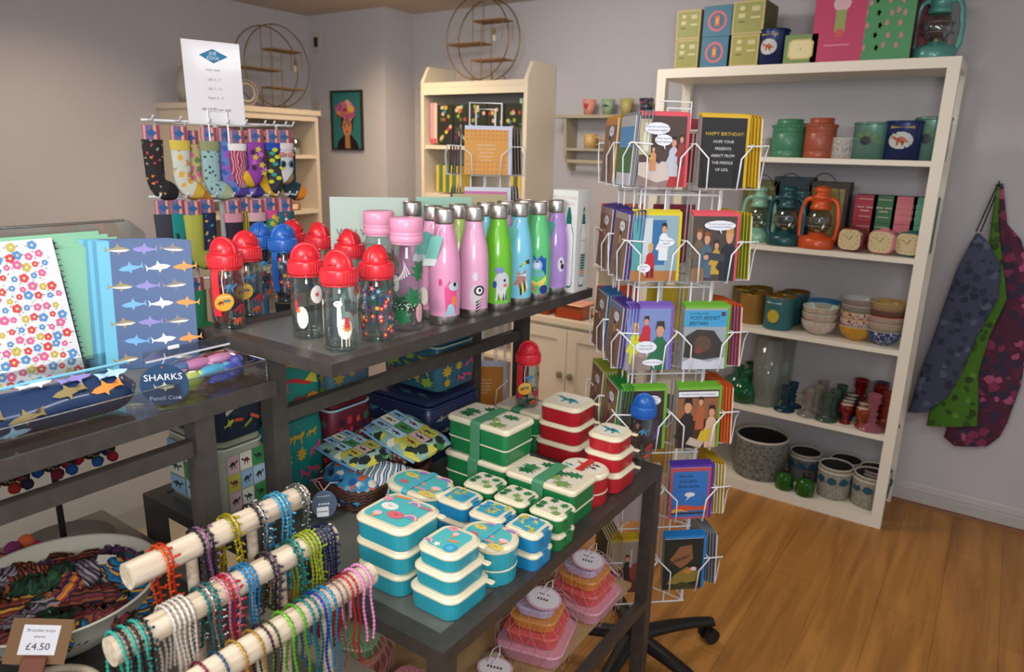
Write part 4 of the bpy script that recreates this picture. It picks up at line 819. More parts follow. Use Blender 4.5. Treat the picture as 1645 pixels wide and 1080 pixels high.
# rope basket with shiny bead strings, price label
rb = V((-1.085, .335, ZB)); t = T('rope_basket', 'coiled cream rope basket at the bottom left corner', 'basket', rb); rm = MS(('#b3a58e', '#9a8a72', '#c4b8a2'), 120, 6, .9)
for i in range(7): MB().tube([((.075+.002*i)*cos(a*pi/20), (.075+.002*i)*sin(a*pi/20), .006+.011*i) for a in range(40)], .006, rm, 8, True).done('rope_coil', t)
MB().lathe([(.001, .003), (.076, .003)], rm, 24).done('base', t)
for i in range(5):
    c_ = ('#c23a92', '#d9a02c', '#8a5ac0', '#c8483a', '#3a6ab8')[i]; mb = MB(); mt = M(c_, .2, .7)
    for k in range(26): a = k*.242+i; mb.ball((.040*cos(a), .040*sin(a), 0), .0048, mt, 8, 5)
    mb.done('bead_bracelet', loc=rb+V((.018*cos(i*1.3), .018*sin(i*1.3), .015+.013*i)), rz=(.2*cos(i), .2*sin(i), 0), label='shiny %s bead bracelet in the rope basket' % ('magenta', 'gold', 'violet', 'coral', 'blue')[i], cat='bracelet', group='bead bracelets in the rope basket')
p = V((-1.125, .365, .845)); t = T('price_label', 'brown card price label reading £4.50 on a wooden clip', 'price label', p, (-.45, .30, FACE(p)-.25))
mb = MB(); mb.box((0, .001, 0), (.082, .002, .066), M('#7a5a3c', .8)); art(mb, [('r', .20, .2, .80, .86, '#d9d9df'), ('t', 'Bracelet loops', .5, .74, .10, '#4a4a52'), ('t', 'Shade', .5, .60, .08, '#7a7a82'), ('t', '£4.50', .5, .38, .22, '#26262c')], (-.041, -.0003, -.033), (.082, 0, 0), (0, 0, .066)); mb.done('label_card', t)
mb = MB(); mb.rbox((0, 0, -.048), (.034, .02, .028), .003, M('#6e3a24', .6)); mb.done('clip', t); MB().tube([(.012, -.002, -.03-.012*k) for k in range(3)], .004, M('#cfcac6', .4), 6).done('spring', t)
# ---------------------------------------------------------------- bracelet rack of bare logs
LG = MW('#dccdb8', '#a8937a', 3, .8, True); LX = [(-.88, 1.040, .395, .685), (-.815, .992, .335, .685), (-.725, .956, .20, .682)]
rk = T('bracelet_rack', 'stepped rack of three pale peeled logs hung with bracelets', 'display rack', (-.81, .45, ZE+.0004))
for x, zz, y0, y1 in LX:
    mb = MB(); rings = []
    for i in range(15):
        y = y0+(y1-y0)*i/14; rings.append([(x+.81+(.0185+.0012*noise.noise(V((cos(a*pi/8)*2, sin(a*pi/8)*2, y*14+x*9))))*cos(a*pi/8), y-.45, zz-ZE+(.0185+.0012*noise.noise(V((cos(a*pi/8)*2, sin(a*pi/8)*2, y*14+x*9))))*sin(a*pi/8)) for a in range(16)])
    mb.loft(rings, LG, True, True); mb.done('log_bar', rk)
for x, zz, y0, y1 in LX:
    for y in (y0+.09, y1-.09 if x > -.8 else y1-.10): MB().tube([(x+.81, y-.45, .018), (x+.81, y-.45, zz-ZE-.015)], .0085, LG, 10).done('post', rk)
for y in (.45, .58): MB().rbox((0.0, y-.45, 0), (.26, .035, .018), .004, LG, .002).done('foot', rk)
def strand(li, y, cols, L1, L2, r=.0026, fringe=0, seed=0, label='', kind='bracelet', width=1, grp='bead bracelets on the log rack'):
    x, zz, _, _ = LX[li]; o = T('bracelet', label, 'bracelet', (x, y, zz+.0185), 0, grp); R0 = .0205+r; q = random.Random(seed)
    for wv in range(width):
        dy = (wv-(width-1)/2)*r*2.4; pts = []; st_ = r*1.25
        n1 = int(L1*(1+.1*q.uniform(-1, 1))/st_); n2 = int(L2*(1+.1*q.uniform(-1, 1))/st_); na = int(pi*R0/st_)
        for i in range(n1): pts.append((R0+.0015*sin(i*.25+seed), dy+.0015*sin(i*.2+wv+seed), -.0185-(n1-i)*st_))
        for i in range(na+1): a = pi*i/na; pts.append((R0*cos(a), dy, -.0185+R0*sin(a)))
        for i in range(n2): pts.append((-R0+.0015*sin(i*.3+seed), dy+.0015*sin(i*.23+wv+seed), -.0185-(i+1)*st_))
        rr = [r if i % 2 == 0 else r*.38 for i in range(len(pts))]; mb = MB(); mb.tube(pts, rr, cols[wv % len(cols)], 6); mb.done('bead_string', o)
    if fringe:
        mb = MB(); fm = cols[-1]
        for i in range(0, len(pts)):
            if i % 2: continue
            p_ = V(pts[i]); sd_ = 1 if (i//2) % 2 else -1; out = V((.3*q.uniform(-1, 1), sd_, q.uniform(-.9, .2))).normalized()
            for m_ in range(1, 3+(i//fringe) % 2): mb.ball(p_+out*(.0034*m_), .0021, fm if m_ > 1 else cols[0], 6, 4)
        mb.done('bead_fringe', o)
sh_ = lambda c, r=.22, mtl=.45: M(c, r, mtl)
l3 = lambda u: .677-(590-u)/250*.267
W3 = [(577, '#e08fc0', .09, .0030, 'pink'), (563, '#dd86b8', .10, .0030, 'deep pink'), (552, '#b8202c', .115, .0022, 'red'), (543, '#c42a34', .105, .0022, 'bright red'), (534, '#8a6a5a', .12, .0017, 'mixed colour'), (525, '#7a5a6a', .11, .0017, 'speckled brown'), (512, '#1f84b8', .11, .0026, 'sky blue'), (501, '#2390c0', .10, .0026, 'light blue'), (494, '#1a3fae', .12, .0026, 'royal blue'), (485, '#0f6a72', .115, .0026, 'dark teal'), (475, '#12807e', .12, .0026, 'teal'), (461, '#5aa82c', .11, .0028, 'apple green'), (442, '#6cb82e', .115, .0030, 'lime green'), (421, '#3a4a2a', .11, .0022, 'olive'), (411, '#3f1f2c', .11, .0024, 'dark maroon'), (398, '#a8842c', .105, .0024, 'gold'), (374, '#b89038', .105, .0026, 'pale gold'), (350, '#2a4a6a', .10, .0024, 'steel blue'), (328, '#7a1f3a', .10, .0024, 'wine')]
for i, (u_, c_, L_, r_, nm) in enumerate(W3): strand(2, l3(u_), [sh_(c_, .45 if 'pink' in nm else .22, .1 if 'pink' in nm else .45)], L_, L_*.85, r_, 0, i, '%s bead bracelet on the front log, %s' % (nm, 'at its far end' if i < 2 else 'in the middle run' if i < 12 else 'towards the near end'))
l1 = lambda u: .409+(u-219)/263*.270; l2 = lambda u: .337+(u-178)/350*.343
SB = sh_('#2a2428'); SI = sh_('#c9c6c8', .15, .9)
for i, (li, y, cs, L1, L2, w_, fr_, nm) in enumerate([
    (0, l1(252), [sh_('#d8561f'), sh_('#c8341c')], .13, .10, 2, 4, 'orange and red fringed'), (0, l1(308), [SB, sh_('#8a5a86')], .10, .12, 3, 3, 'black and mauve flower'), (0, l1(352), [sh_('#8a8420'), sh_('#b8a020')], .075, .09, 2, 3, 'gold and green leaf'),
    (0, l1(395), [SB, SI], .12, .10, 2, 2, 'black and silver star'), (0, l1(436), [sh_('#3f9ac8'), sh_('#5fb4d4')], .10, .08, 3, 3, 'light blue netted'), (0, l1(474), [sh_('#4a5a52'), SI], .08, .09, 2, 3, 'grey sparkling'),
    (1, l2(200), [sh_('#2f9a8c', .5, .1), SB], .07, .07, 6, 3, 'turquoise and black zigzag'), (1, l2(262), [sh_('#d6cfc6', .2, .3)], .10, .08, 5, 0, 'silvery white multi-strand'), (1, l2(305), [sh_('#1f6a6a'), SI], .09, .08, 3, 2, 'teal and silver netted'), (1, l2(335), [sh_('#d07a90'), sh_('#b82030')], .11, .09, 3, 2, 'pink and red lace'),
    (1, l2(368), [sh_('#1f78b0'), sh_('#2388c4')], .085, .08, 3, 0, 'bright blue twisted'), (1, l2(408), [SB, sh_('#5a4a5a')], .09, .07, 2, 3, 'black and violet star'), (1, l2(452), [sh_('#1f5a58'), sh_('#2a8a80')], .09, .07, 2, 3, 'dark green glitter'), (1, l2(482), [sh_('#8a9a20', .4, .2), sh_('#9aa82c', .4, .2)], .085, .08, 4, 3, 'olive green fringed'), (1, l2(508), [sh_('#1c2444'), sh_('#2a3458')], .065, .07, 5, 3, 'navy fringed')]):
    strand(li, y, cs, L1*1.3, L2*1.2, .0028, fr_, i+40, '%s bracelet hanging on the %s log' % (nm, ('back', 'middle')[li]), width=w_)
# ================================================================ lunch bags and pouches under the riser
def gridprint(mb, O, U, W, nu, nv, cols, motif, mcols, seed, gap='#e6e2d0'):
    q = random.Random(seed); O, U, W = V(O), V(U), V(W); N = U.cross(W).normalized()
    for i in range(nu):
        for j in range(nv):
            a, b = i/nu, j/nv; c = cols[(i*2+j*3+seed) % len(cols)]; e = .012
            _art(mb, [('r', a+e, b+e, a+1/nu-e, b+1/nv-e, c)], O, U, W, .0004); cx, cy = a+.5/nu, b+.5/nv; s = .74/nu
            _art(mb, [('p', [(cx+x, cy+y*.74/nv/s) for x, y in tf(motif, 0, 0, s, q.choice((-1, 1)))], q.choice(mcols))], O+N*.0005, U, W, .0002)
def scatter(mb, O, U, W, n, motifs, cols, seed, s=.2, asp=1.):
    q = random.Random(seed); O, U, W = V(O), V(U), V(W); N = U.cross(W).normalized(); k = int(math.ceil(math.sqrt(n)))
    for i in range(n):
        x = min(.86, max(.14, (i % k+.5)/k+q.uniform(-.08, .08))); y = min(.86, max(.14, (i//k+.5)/max(1, math.ceil(n/k))+q.uniform(-.08, .08)))
        _art(mb, [('p', [(x+a, y+b*asp) for a, b in tf(q.choice(motifs), 0, 0, s*q.uniform(.7, 1.1), q.choice((-1, 1)), q.uniform(-.5, .5))], q.choice(cols))], O+N*(.0004+.0001*(i % 4)), U, W, .0001)
TRI = [(-.5, -.4), (.5, -.4), (0, .5)]; BAR = [(-.5, -.12), (.5, -.12), (.5, .12), (-.5, .12)]; HEX = circ(0, 0, .45, .3, 8)
def lunch_bag(label, loc, rz, w, d, h, col, deco, piping, group='insulated lunch bags', rough=.45):
    t = T('lunch_bag', label, 'bag', loc, rz, group); bm = M(col, rough, coat=.15, bump=.25, bs=18); rings = []
    for i in range(9):
        z = h*i/8; q = 1+.035*sin(pi*i/8)-(.05 if i == 8 else 0); rings.append([(x*q, y*q, z) for x, y in rrect(w, d, .022, 4)])
    mb = MB(); mb.loft(rings, bm, True, True)
    e = .0012; W_ = V((0, 0, h*.86)); deco(mb, (-w*.45, -d/2*1.036-e, h*.06), (w*.9, 0, 0), W_, 0); deco(mb, (w/2*1.036+e, -d*.42, h*.06), (0, d*.84, 0), W_, 1); mb.done('bag_body', t)
    l = MB(); l.rbox((0, 0, h+.002), (w*.97, d*.97, .014), .022, bm, .005, seg=4); deco(l, (-w*.42, -d*.42, h+.0165), (w*.84, 0, 0), V((0, d*.84, 0)), 2); l.done('lid', t)
    MB().tube([(x*.985, y*.985, h) for x, y in rrect(w, d, .022, 4)], .0032, M(piping, .5), 6, True).done('zip', t)
    MB().loft([[(x, -.012, h+.017+.016*sin(pi*(x+.05)/.10)), (x, .012, h+.017+.016*sin(pi*(x+.05)/.10)), (x, .012, h+.019+.016*sin(pi*(x+.05)/.10)), (x, -.012, h+.019+.016*sin(pi*(x+.05)/.10))] for x in [-.05+.01*i for i in range(11)]], bm, True).done('handle', t)
    return t
dz = ['#b8b048', '#3f8a4c', '#8fb4cf', '#c9a8a8', '#a8c8d8', '#e0dcc8']
dd = lambda mb, O, U, W, k: gridprint(mb, O, U, W, 3, 3, dz, DINO, ['#2a2c2c', '#3a3030', '#2a4a34', '#6a2c2c'], 2+k)
rk_ = lambda mb, O, U, W, k: scatter(mb, O, U, W, 12, [BAR, TRI, SHARK], ['#d8502c', '#c9c03a', '#d8d8cc', '#8a8a3a', '#c8452e'], 4+k, .26)
jg = lambda mb, O, U, W, k: scatter(mb, O, U, W, 9, [CAT, CAT, LEAF], ['#b8962c', '#c0a030', '#8aa33a', '#b84a6a'], 6+k, .34)
pa = lambda mb, O, U, W, k: scatter(mb, O, U, W, 10, [TRI, BAR, HEX, BAR], ['#c8302c', '#d8802c', '#c86a9a', '#3a6ab0', '#d0c03a', '#a82a3a'], 9+k, .34)
skd = lambda mb, O, U, W, k: scatter(mb, O, U, W, 8, [SHARK], ['#4a5a68', '#7a5a40', '#3a6a88', '#8a8a78'], 12+k, .3)
Z8b = Z8+.0006
lunch_bag('patchwork dinosaur lunch bag standing beside the riser leg', (-1.425, .870, Z8b), 0, .22, .115, .155, '#a8a890', dd, '#d8d8c8')
lunch_bag('navy space rocket lunch bag resting on the patchwork dinosaur bag', (-1.425, .872, Z8b+.176), .0, .215, .112, .165, '#1a2238', rk_, '#c9ccd0')
lunch_bag('teal jungle cat lunch bag behind the near riser leg', (-1.372, 1.012, Z8b), 0, .14, .152, .175, '#1a7a72', jg, '#2a5a58')
lunch_bag('teal parrot and watermelon lunch bag on top of the jungle cat bag', (-1.372, 1.012, Z8b+.196), .0, .138, .150, .15, '#1d8a7c', pa, '#c9d4c8')
lunch_bag('large navy shark lunch bag at the back under the riser', (-1.27, 1.405, Z8b), .0, .26, .22, .15, '#18284a', skd, '#1d3358')
lunch_bag('blue green animal lunch bag stacked on the large shark bag', (-1.265, 1.44, Z8b+.176), .0, .20, .16, .12, '#2a5a68', jg, '#a8b8a8')
mr_ = lambda mb, O, U, W, k: scatter(mb, O, U, W, 16, [FLW, LEAF], ['#c8603a', '#3a6a5a', '#c9b48a', '#2a2a4a', '#c83a4a'], 22+k, .2)
FLW = flower(0, 0, .5)
lunch_bag('maroon flower print lunch bag behind the pouches', (-1.372, 1.182, Z8b), .0, .14, .14, .16, '#6a2430', mr_, '#a8c8d8')
lunch_bag('slate blue animal lunch bag on top of the maroon flower bag', (-1.372, 1.182, Z8b+.181), .0, .138, .14, .15, '#4f7486', jg, '#c9c8c0')
# wicker basket with pouches
def ring_w(w, d, z, r): return [(x, y, z+.0025*(1 if (i % 2) else -1)) for i, (x, y) in enumerate(rrect(w, d, .05, 9))]
bk = T('wicker_basket', 'brown wicker tray basket holding the zip pouches', 'basket', (-1.155, 1.12, Z8b)); wm = M('#4a2a1c', .6, bump=.3, bs=200)
for i in range(6): MB().tube([(x*(1+.012*i), y*(1+.012*i), z) for x, y, z in ring_w(.16, .25, .008+.0085*i, 0)], .0052, wm, 6, True).done('weave_ring', bk)
MB().rbox((0, 0, .001), (.155, .245, .006), .05, wm, .001).done('base', bk)
def pouch(label, loc, rot, w, d, h, mat, piping, seed, deco=None):
    t = T('zip_pouch', label, 'pouch', loc, rot, 'zip pouches in the wicker basket'); rings = []; q = random.Random(seed)
    for i in range(9):
        x = -w/2+w*i/8; e = max(.2, (1-abs(2*x/w)**5)); rings.append([(x, d/2*cos(k*pi/8)*(1+.03*q.uniform(-1, 1))*(.75+.25*e), h/2+h/2*sin(k*pi/8)*e*(1+.22*q.uniform(-1, 1))) for k in range(16)])
    mb = MB(); mb.loft(rings, mat, True)
    if deco: deco(mb, (-w*.40, -d*.34, h+.0015), (w*.8, 0, 0), V((0, d*.62, -.0)), 0)
    mb.done('pouch_body', t); MB().tube([(-w*.47, -d/2+.004, h*.52), (0, -d/2-.002, h*.55), (w*.47, -d/2+.004, h*.52)], .003, M(piping, .5), 6).done('zip', t)
    return t
mat_d = MV('#8fb0a0', ('#c9c04a', '#3a7a44', '#7fa8cf', '#2a3030', '#e0dcd0', '#2a3a34'), 38, .55, .45)
mat_f = MV('#3a86b0', ('#c8604a', '#1a2440', '#d8cfc0', '#2a5a9a', '#6ab0c8'), 46, .5, .45)
mat_z = MS(('#cfd4d2', '#3a4a6a', '#8aa8c8', '#2a3038', '#d8d0c0'), 22, 6, .5)
mat_s = MV('#1c2a4c', ('#c8502c', '#d8d4c8', '#3a6a9a', '#2a3a60'), 50, .38, .5)
pouch('dinosaur patchwork pouch on top of the basket, further one', (-1.125, 1.195, Z8+.100), (.16, .12, -.12), .21, .13, .045, mat_d, '#7fb4d8', 1, dd)
pouch('dinosaur patchwork pouch on top of the basket, nearer one', (-1.190, 1.085, Z8+.082), (.14, -.05, -.22), .20, .11, .040, mat_d, '#6aa8d4', 2, dd)
pouch('blue floral pouch low in the basket', (-1.165, 1.045, Z8+.034), (.5, .1, -.2), .17, .08, .035, mat_f, '#1a2440', 3)
pouch('striped zebra pouch at the right of the basket', (-1.095, 1.10, Z8+.045), (.7, .2, .5), .14, .08, .035, mat_z, '#c9ccd0', 4)
pouch('navy space pouch at the front of the basket', (-1.185, 1.03, Z8+.014), (.3, .0, -.3), .15, .07, .035, mat_s, '#c8a8a0', 5)
pouch('red printed pouch standing at the back of the basket', (-1.21, 1.20, Z8+.055), (1.3, .0, .1), .17, .10, .035, MV('#7a2c38', ('#c8603a', '#3a6a5a', '#c9b48a', '#2a2a4a'), 90, .5, .6), '#c9c0b8', 6)
tp = atz(521, 810, Z8+.045); t = T('swing_tag', 'round slate blue swing tag with a white price sticker hanging from the basket', 'tag', tp, (-.5, 0, FACE(tp)))
mb = MB(); mb.prism(circ(0, 0, .027, .030, 24), M('#344a62', .55), (0, 0, 0), (1, 0, 0), (0, 0, 1), .001); art(mb, [('t', 'Recycled', .5, .78, .10, '#a8b8c4'), ('t', 'POUCH', .5, .5, .14, '#c9d2da'), ('r', .2, .06, .66, .40, '#d8dade'), ('t', '£6.95', .43, .24, .12, '#3a3a40')], (-.027, -.0003, -.03), (.054, 0, 0), (0, 0, .06)); mb.done('tag_disc', t)
mb = MB(); mb.tube([(0, 0, .029), (-.01, .01, .05), (-.03, .03, .055), (.0, .05, .06)], .0014, M('#c8848c', .7), 5); mb.tube([(0, 0, .029), (.015, .01, .045), (.03, .03, .045)], .0012, M('#e8dcdc', .7), 5); mb.done('string', t)
# ---------------------------------------------------------------- lower shelf: nested tubs in nets
ZS = .4435
def net_tubs(label, x, y, rz, w, cols, tagged=True, tilt=0):
    t = T('tub_set', label, 'box', (x, y, ZS), rz, 'nested plastic tubs in nets on the lower shelf'); z = 0; ww = w
    for i, c_ in enumerate(cols):
        h = .040-.005*i; mb = MB(); mb.rbox((0, 0, z), (ww*.94, ww*.94, h-.008), .028, M(c_[0], .35, coat=.2), .003, .06); mb.rbox((0, 0, z+h-.009), (ww, ww, .008), .03, M(c_[1], .3, coat=.2), .003); mb.done('tub', t); z += h; ww *= .84
    mb = MB(); nm = M('#c9a0a0', .6); N_ = 20
    for k in range(N_):
        a0 = 2*pi*k/N_
        for sgn in (-1, 1):
            pts = []
            for j in range(9):
                s = j/8; a = a0+sgn*.9*s; rr = (w*.56*(1/max(abs(cos(a)), abs(sin(a))))**.55*(1-.0*s)) if s < .5 else w*.56*(1/max(abs(cos(a)), abs(sin(a))))**.4*(1-(s-.5)*1.3); pts.append((rr*cos(a), rr*sin(a), .002+(z+.006)*min(1, s*1.25)))
            mb.tube(pts, .0006, nm, 3, caps=False)
    mb.done('net', t)
    if tagged:
        p = MB(); p.prism(circ(0, 0, .042, .034, 22), M('#d8a8b8', .5), (0, 0, 0), (1, 0, 0), (0, 1, 0), .001); p.prism(circ(0, 0, .037, .029, 22), M('#e3d9dc', .5), (0, 0, .0008), (1, 0, 0), (0, 1, 0), .0006); art(p, [('t', 'SET OF', .5, .66, .13, '#4a4448'), ('t', 'TUBS', .5, .40, .2, '#4a4448')], (-.037, -.029, .0012), (.074, 0, 0), (0, .058, 0)); o = p.done('tag', t, loc=(.02, -.02, z+.018), rz=(.25, .1, .3-rz))
        MB().tube([(-.01, .02, 0), (.0, .03, .02), (.012, .028, .035), (.014, .02, .02), (.0, .015, 0)], .0016, M('#ddd0d2', .6), 5).done('loop', o)
def pal(*c): return [(c[i], c[i]) for i in range(len(c))]
P1 = [('#d898a8', '#e0a0b0'), ('#d85a5a', '#dd6060'), ('#d8863a', '#d8903f'), ('#c4b0d0', '#c6b4d4')]
net_tubs('pink and coral tub set in a net, at the far end of the lower shelf', -.755, 1.465, 0, .165, P1)
net_tubs('pink and coral tub set in a net, second along the shelf edge', -.765, 1.255, .25, .165, P1)
net_tubs('pink and coral tub set in a net against the back of the lower shelf', -.975, 1.45, .2, .16, P1[:3], False)
net_tubs('coral tub set in a net behind the tagged ones', -.985, 1.22, -.1, .15, P1[:3], True)
net_tubs('green lidded tub set in a net below the log rack', -1.03, .93, .4, .13, [('#c88a8a', '#c88078'), ('#c87a5a', '#cc8a70'), ('#6a9a6a', '#7fae7c')], False)
net_tubs('lilac tub set in a net near the front of the lower shelf', -.86, .91, .1, .13, [('#b89ac0', '#bda0c8'), ('#c87a8a', '#c87a8a')], False)
def ball_net(label, x, y, cols):
    t = T('ball_net', label, 'toy', (x, y, ZS), 0, 'net bags of toy rings on the lower shelf')
    for i, (dx, dy, z, c_) in enumerate([(0, 0, .034, cols[0]), (.05, .03, .030, cols[1]), (-.04, .045, .030, cols[2])]):
        mb = MB(); mb.ball((0, 0, 0), (.033, .033, .030), M(c_, .3, coat=.3), 18, 12)
        for k in range(10):
            for sg in (-1, 1): mb.tube([(.0345*cos(j*pi/8-pi/2)*cos(k*pi/5+sg*.12*j), .0345*cos(j*pi/8-pi/2)*sin(k*pi/5+sg*.12*j), .0315*sin(j*pi/8-pi/2)) for j in range(9)], .0007, M('#d8c8a0', .6), 3, caps=False)
        mb.done('ball', t, loc=(dx, dy, z))
    p = MB(); p.prism(circ(0, 0, .040, .028, 22), M('#d8a8b0', .5), (0, 0, 0), (1, 0, 0), (0, 1, 0), .001); p.prism(circ(0, 0, .035, .024, 22), M('#e3d9dc', .5), (0, 0, .0008), (1, 0, 0), (0, 1, 0), .0006); art(p, [('t', 'BALLS', .5, .5, .25, '#4a4448')], (-.035, -.024, .0012), (.07, 0, 0), (0, .048, 0)); o = p.done('tag', t, loc=(.0, .0, .078), rz=(.2, 0, .3)); MB().tube([(-.02, .01, 0), (-.01, .02, .03), (.006, .022, .045), (.008, .012, .03), (-.01, .005, 0)], .0016, M('#ddd0d2', .6), 5).done('loop', o)
ball_net('orange ball in a net bag with a pink tag on the lower shelf', -.745, 1.055, ('#c8502c', '#d8a03a', '#8fae9a'))
ball_net('red and yellow balls in a net bag under the near table corner', -.72, .88, ('#a82c34', '#c9b03a', '#b84a3a'))
mb = MB(); mb.rbox((0, 0, 0), (.12, .10, .12), .003, M('#a82848', .5), .001); mb.box((-.0, -.0505, .06), (.08, .001, .05), M('#d8c0b0', .6)); mb.done('box', loc=(-1.17, .86, ZS), rz=.0, label='crimson box on the lower shelf seen between the logs', cat='box')
mb = MB(); mb.rbox((0, 0, 0), (.14, .12, .10), .003, M('#5a8a3a', .5), .001); mb.done('box', loc=(-1.33, .87, ZS), label='green box on the lower shelf beside the crimson one', cat='box')
# ================================================================ greeting card spinner
PC_ = V((-.764, 1.848, 0)); NA = math.atan2(-.737, .675)
cs = T('card_spinner', 'white wire greeting card spinner on a black star base with castors', 'display rack', PC_); BL = M('#121110', .45)
hb = MB(); hb.lathe([(.001, .05), (.04, .05), (.045, .075), (.035, .13), (.018, .14), (.018, .19), (.001, .19)], BL, 20); hb.done('base_hub', cs)
for k in range(5):
    a = R(57.5+72*k); d = V((cos(a), sin(a), 0)); s = V((-sin(a), cos(a), 0)); rings = []
    for i in range(9):
        q = .03+.285*i/8; z = .105-.035*(i/8)**2; wv = .030-.012*i/8; h = .020-.004*i/8; rings.append([tuple(d*q+s*(wv*cos(t*pi/6))+V((0, 0, z+h*sin(t*pi/6)))) for t in range(12)])
    MB().loft(rings, BL, True).done('base_arm', cs)
    c_ = d*.305; mb = MB()
    for sg in (-1, 1): mb.tube([c_+s*(sg*.010)+V((0, 0, .027)), c_+s*(sg*.026)+V((0, 0, .027))], .0265, M('#1a1918', .4), 18)
    mb.tube([c_+V((0, 0, .03)), c_+V((0, 0, .075))], .009, BL, 8); mb.done('castor', cs)
MB().tube([(0, 0, .18), (0, 0, 1.70)], .008, WIRE, 8).done('pole', cs)
mb = MB()
for x0, x1, zt in ((-.045, .045, 1.735), (-.02, .045, 1.718)): mb.tube([(x0*cos(NA+pi/2), x0*sin(NA+pi/2), 1.66), (x0*cos(NA+pi/2), x0*sin(NA+pi/2), zt), (x1*cos(NA+pi/2), x1*sin(NA+pi/2), zt), (x1*cos(NA+pi/2), x1*sin(NA+pi/2), 1.66)], .0028, WIRE, 6)
mb.done('sign_holder', cs)
TIER = [1.522, 1.285, 1.046, .818, .600, .372]; HC = [.175, .172, .170, .172, .160, .165]; PW, PD, PO = .142, .052, .108
def side_frame(k): a = NA+k*pi/2; n = V((cos(a), sin(a), 0)); return n, V((-sin(a), cos(a), 0))       # outward normal, tangent (to the right as seen from the camera)
for k in range(4):
    n, t = side_frame(k)
    for lat in (-.1, -.045, .045, .1): MB().tube([n*PO+t*lat+V((0, 0, .30)), n*PO+t*lat+V((0, 0, 1.66))], .0026, WIRE, 6).done('upright_wire', cs)
for z in (.30, .55, .785, 1.02, 1.26, 1.50, 1.66):
    mb = MB(); pts = [side_frame(k)[0]*PO+side_frame(k)[1]*sg*PO+V((0, 0, z)) for k in range(4) for sg in (-1, 1)]; mb.tube(pts, .0024, WIRE, 6, True); mb.tube([pts[0], pts[4]], .0024, WIRE, 6); mb.tube([pts[2], pts[6]], .0024, WIRE, 6); mb.done('ring_wire', cs)
def pocket(root, n, t, c, z, h, w=PW, d=PD):
    mb = MB(); up_ = V((0, 0, 1)); o = c+up_*z
    for sg in (-1, 1):
        P_ = lambda lat, dep, hh: o+t*(sg*lat)+n*dep+up_*hh
        mb.tube([P_(w/2+.002, -.004, h*.60), P_(w/2+.004, d, h*.62), P_(w*.30, d+.008, h*.42), P_(w*.28, d+.004, -.004), P_(w*.28, 0, -.004)], .0021, WIRE, 6)
    mb.tube([o+t*(-w*.3)+n*(d*.5)-up_*.004, o+t*(w*.3)+n*(d*.5)-up_*.004], .0021, WIRE, 6); mb.done('card_pocket', root)
def card(label, P0, n, t, w, h, env, face, shapes, group, name='greeting_card', envm=.008, lean=.05, back='#e4e0da'):
    up_ = (V((0, 0, 1))*cos(lean)-n*sin(lean)).normalized(); r = T(name, label, 'card', P0, 0, group)
    mb = MB(); o = -t*(w/2); N = t.cross(up_).normalized()
    if (N.dot(n) < 0): N = -N
    q = [o, o+t*w, o+t*w+up_*h, o+up_*h]; b = [p-N*.0022 for p in q]
    mb.add(q, [(0, 1, 2, 3)], M(face, .45)); mb.add(b, [(3, 2, 1, 0)], M(back, .6)); mb.add(q+b, [(i, i+4, (i+1) % 4+4, (i+1) % 4) for i in range(4)], M(back, .6))
    if shapes: art(mb, shapes, o+N*.0001, t*w, up_*h)
    mb.done('card', r)
    e = MB(); o2 = o-N*.0026+t*.001; w2, h2 = w+envm, h+envm; q = [o2, o2+t*w2, o2+t*w2+up_*h2, o2+up_*h2]; b = [p-N*.0016 for p in q]
    e.add(q, [(0, 1, 2, 3)], M(env, .5)); e.add(b, [(3, 2, 1, 0)], M(env, .5)); e.add(q+b, [(i, i+4, (i+1) % 4+4, (i+1) % 4) for i in range(4)], M(env, .5)); e.done('envelope', r)
    return r
def cards(k, lat, tier, env, face, shapes, label, n_=5, w=.118, envs=None, h=None, face2='#5a4a42'):
    n, t = side_frame(k); c = n*(PO+(.036 if k == 1 else 0))+t*lat; z = TIER[tier]; h = h or HC[tier]-.006
    pocket(cs, n, t, c, z, h)
    P0 = PC_+c+V((0, 0, z)); kw = dict(group='cards in one pocket with the %s' % label)
    card(label, P0+n*(PD-.006), n, t, w, h, env, face, shapes, kw['group'])
    proto = None
    for i in range(1, n_):
        ev = envs[i % len(envs)] if envs else env; lb = '%s, %s one behind it' % (label, ORD[i-1]); loc = P0+n*(PD-.006-.0085*i)+t*(.0012*i)+V((0, 0, .0012*i))
        if proto is None or envs: proto = card(lb, loc, n, t, w, h, ev, face2, [], kw['group'], back=(face2 if k == 1 else '#e4e0da')); 
        else: dup(proto, loc, None, lb)
def fig(x, y, s, shirt, hair='#3a2a20', skin='#c99474'):       # a small painted figure: body, head, hair
    return [(q[0], [(min(.995, a), max(.004, b)) for a, b in q[1]], q[2]) if q[0] == 'p' else q for q in [('p', [(x-.13*s, y-.5*s), (x+.13*s, y-.5*s), (x+.12*s, y-.05*s), (x+.05*s, y+.02*s), (x-.05*s, y+.02*s), (x-.12*s, y-.05*s)], shirt), ('p', [(x-.1*s, y-.1*s), (x-.22*s, y-.28*s), (x-.16*s, y-.32*s), (x-.04*s, y-.18*s)], shirt), ('e', x, y+.10*s, .065*s, .085*s, skin), ('p', [(x-.08*s, y+.10*s), (x-.06*s, y+.21*s), (x+.06*s, y+.21*s), (x+.08*s, y+.10*s), (x+.03*s, y+.15*s), (x-.04*s, y+.15*s)], hair)]]
def bub(x, y, rx, ry, lines, sz=.045, tail=(.05, -.12)):
    s = [('p', [(x-.03, y-ry*.6), (x+.03, y-ry*.6), (x+tail[0], y-ry+tail[1]*.5)], '#dfe3ee'), ('e', x, y, rx, ry, '#e3e6f0')]
    for i, l in enumerate(lines): s.append(('t', l, x, y+(len(lines)/2-i-.5)*sz*1.15, sz, '#2c3350'))
    return s
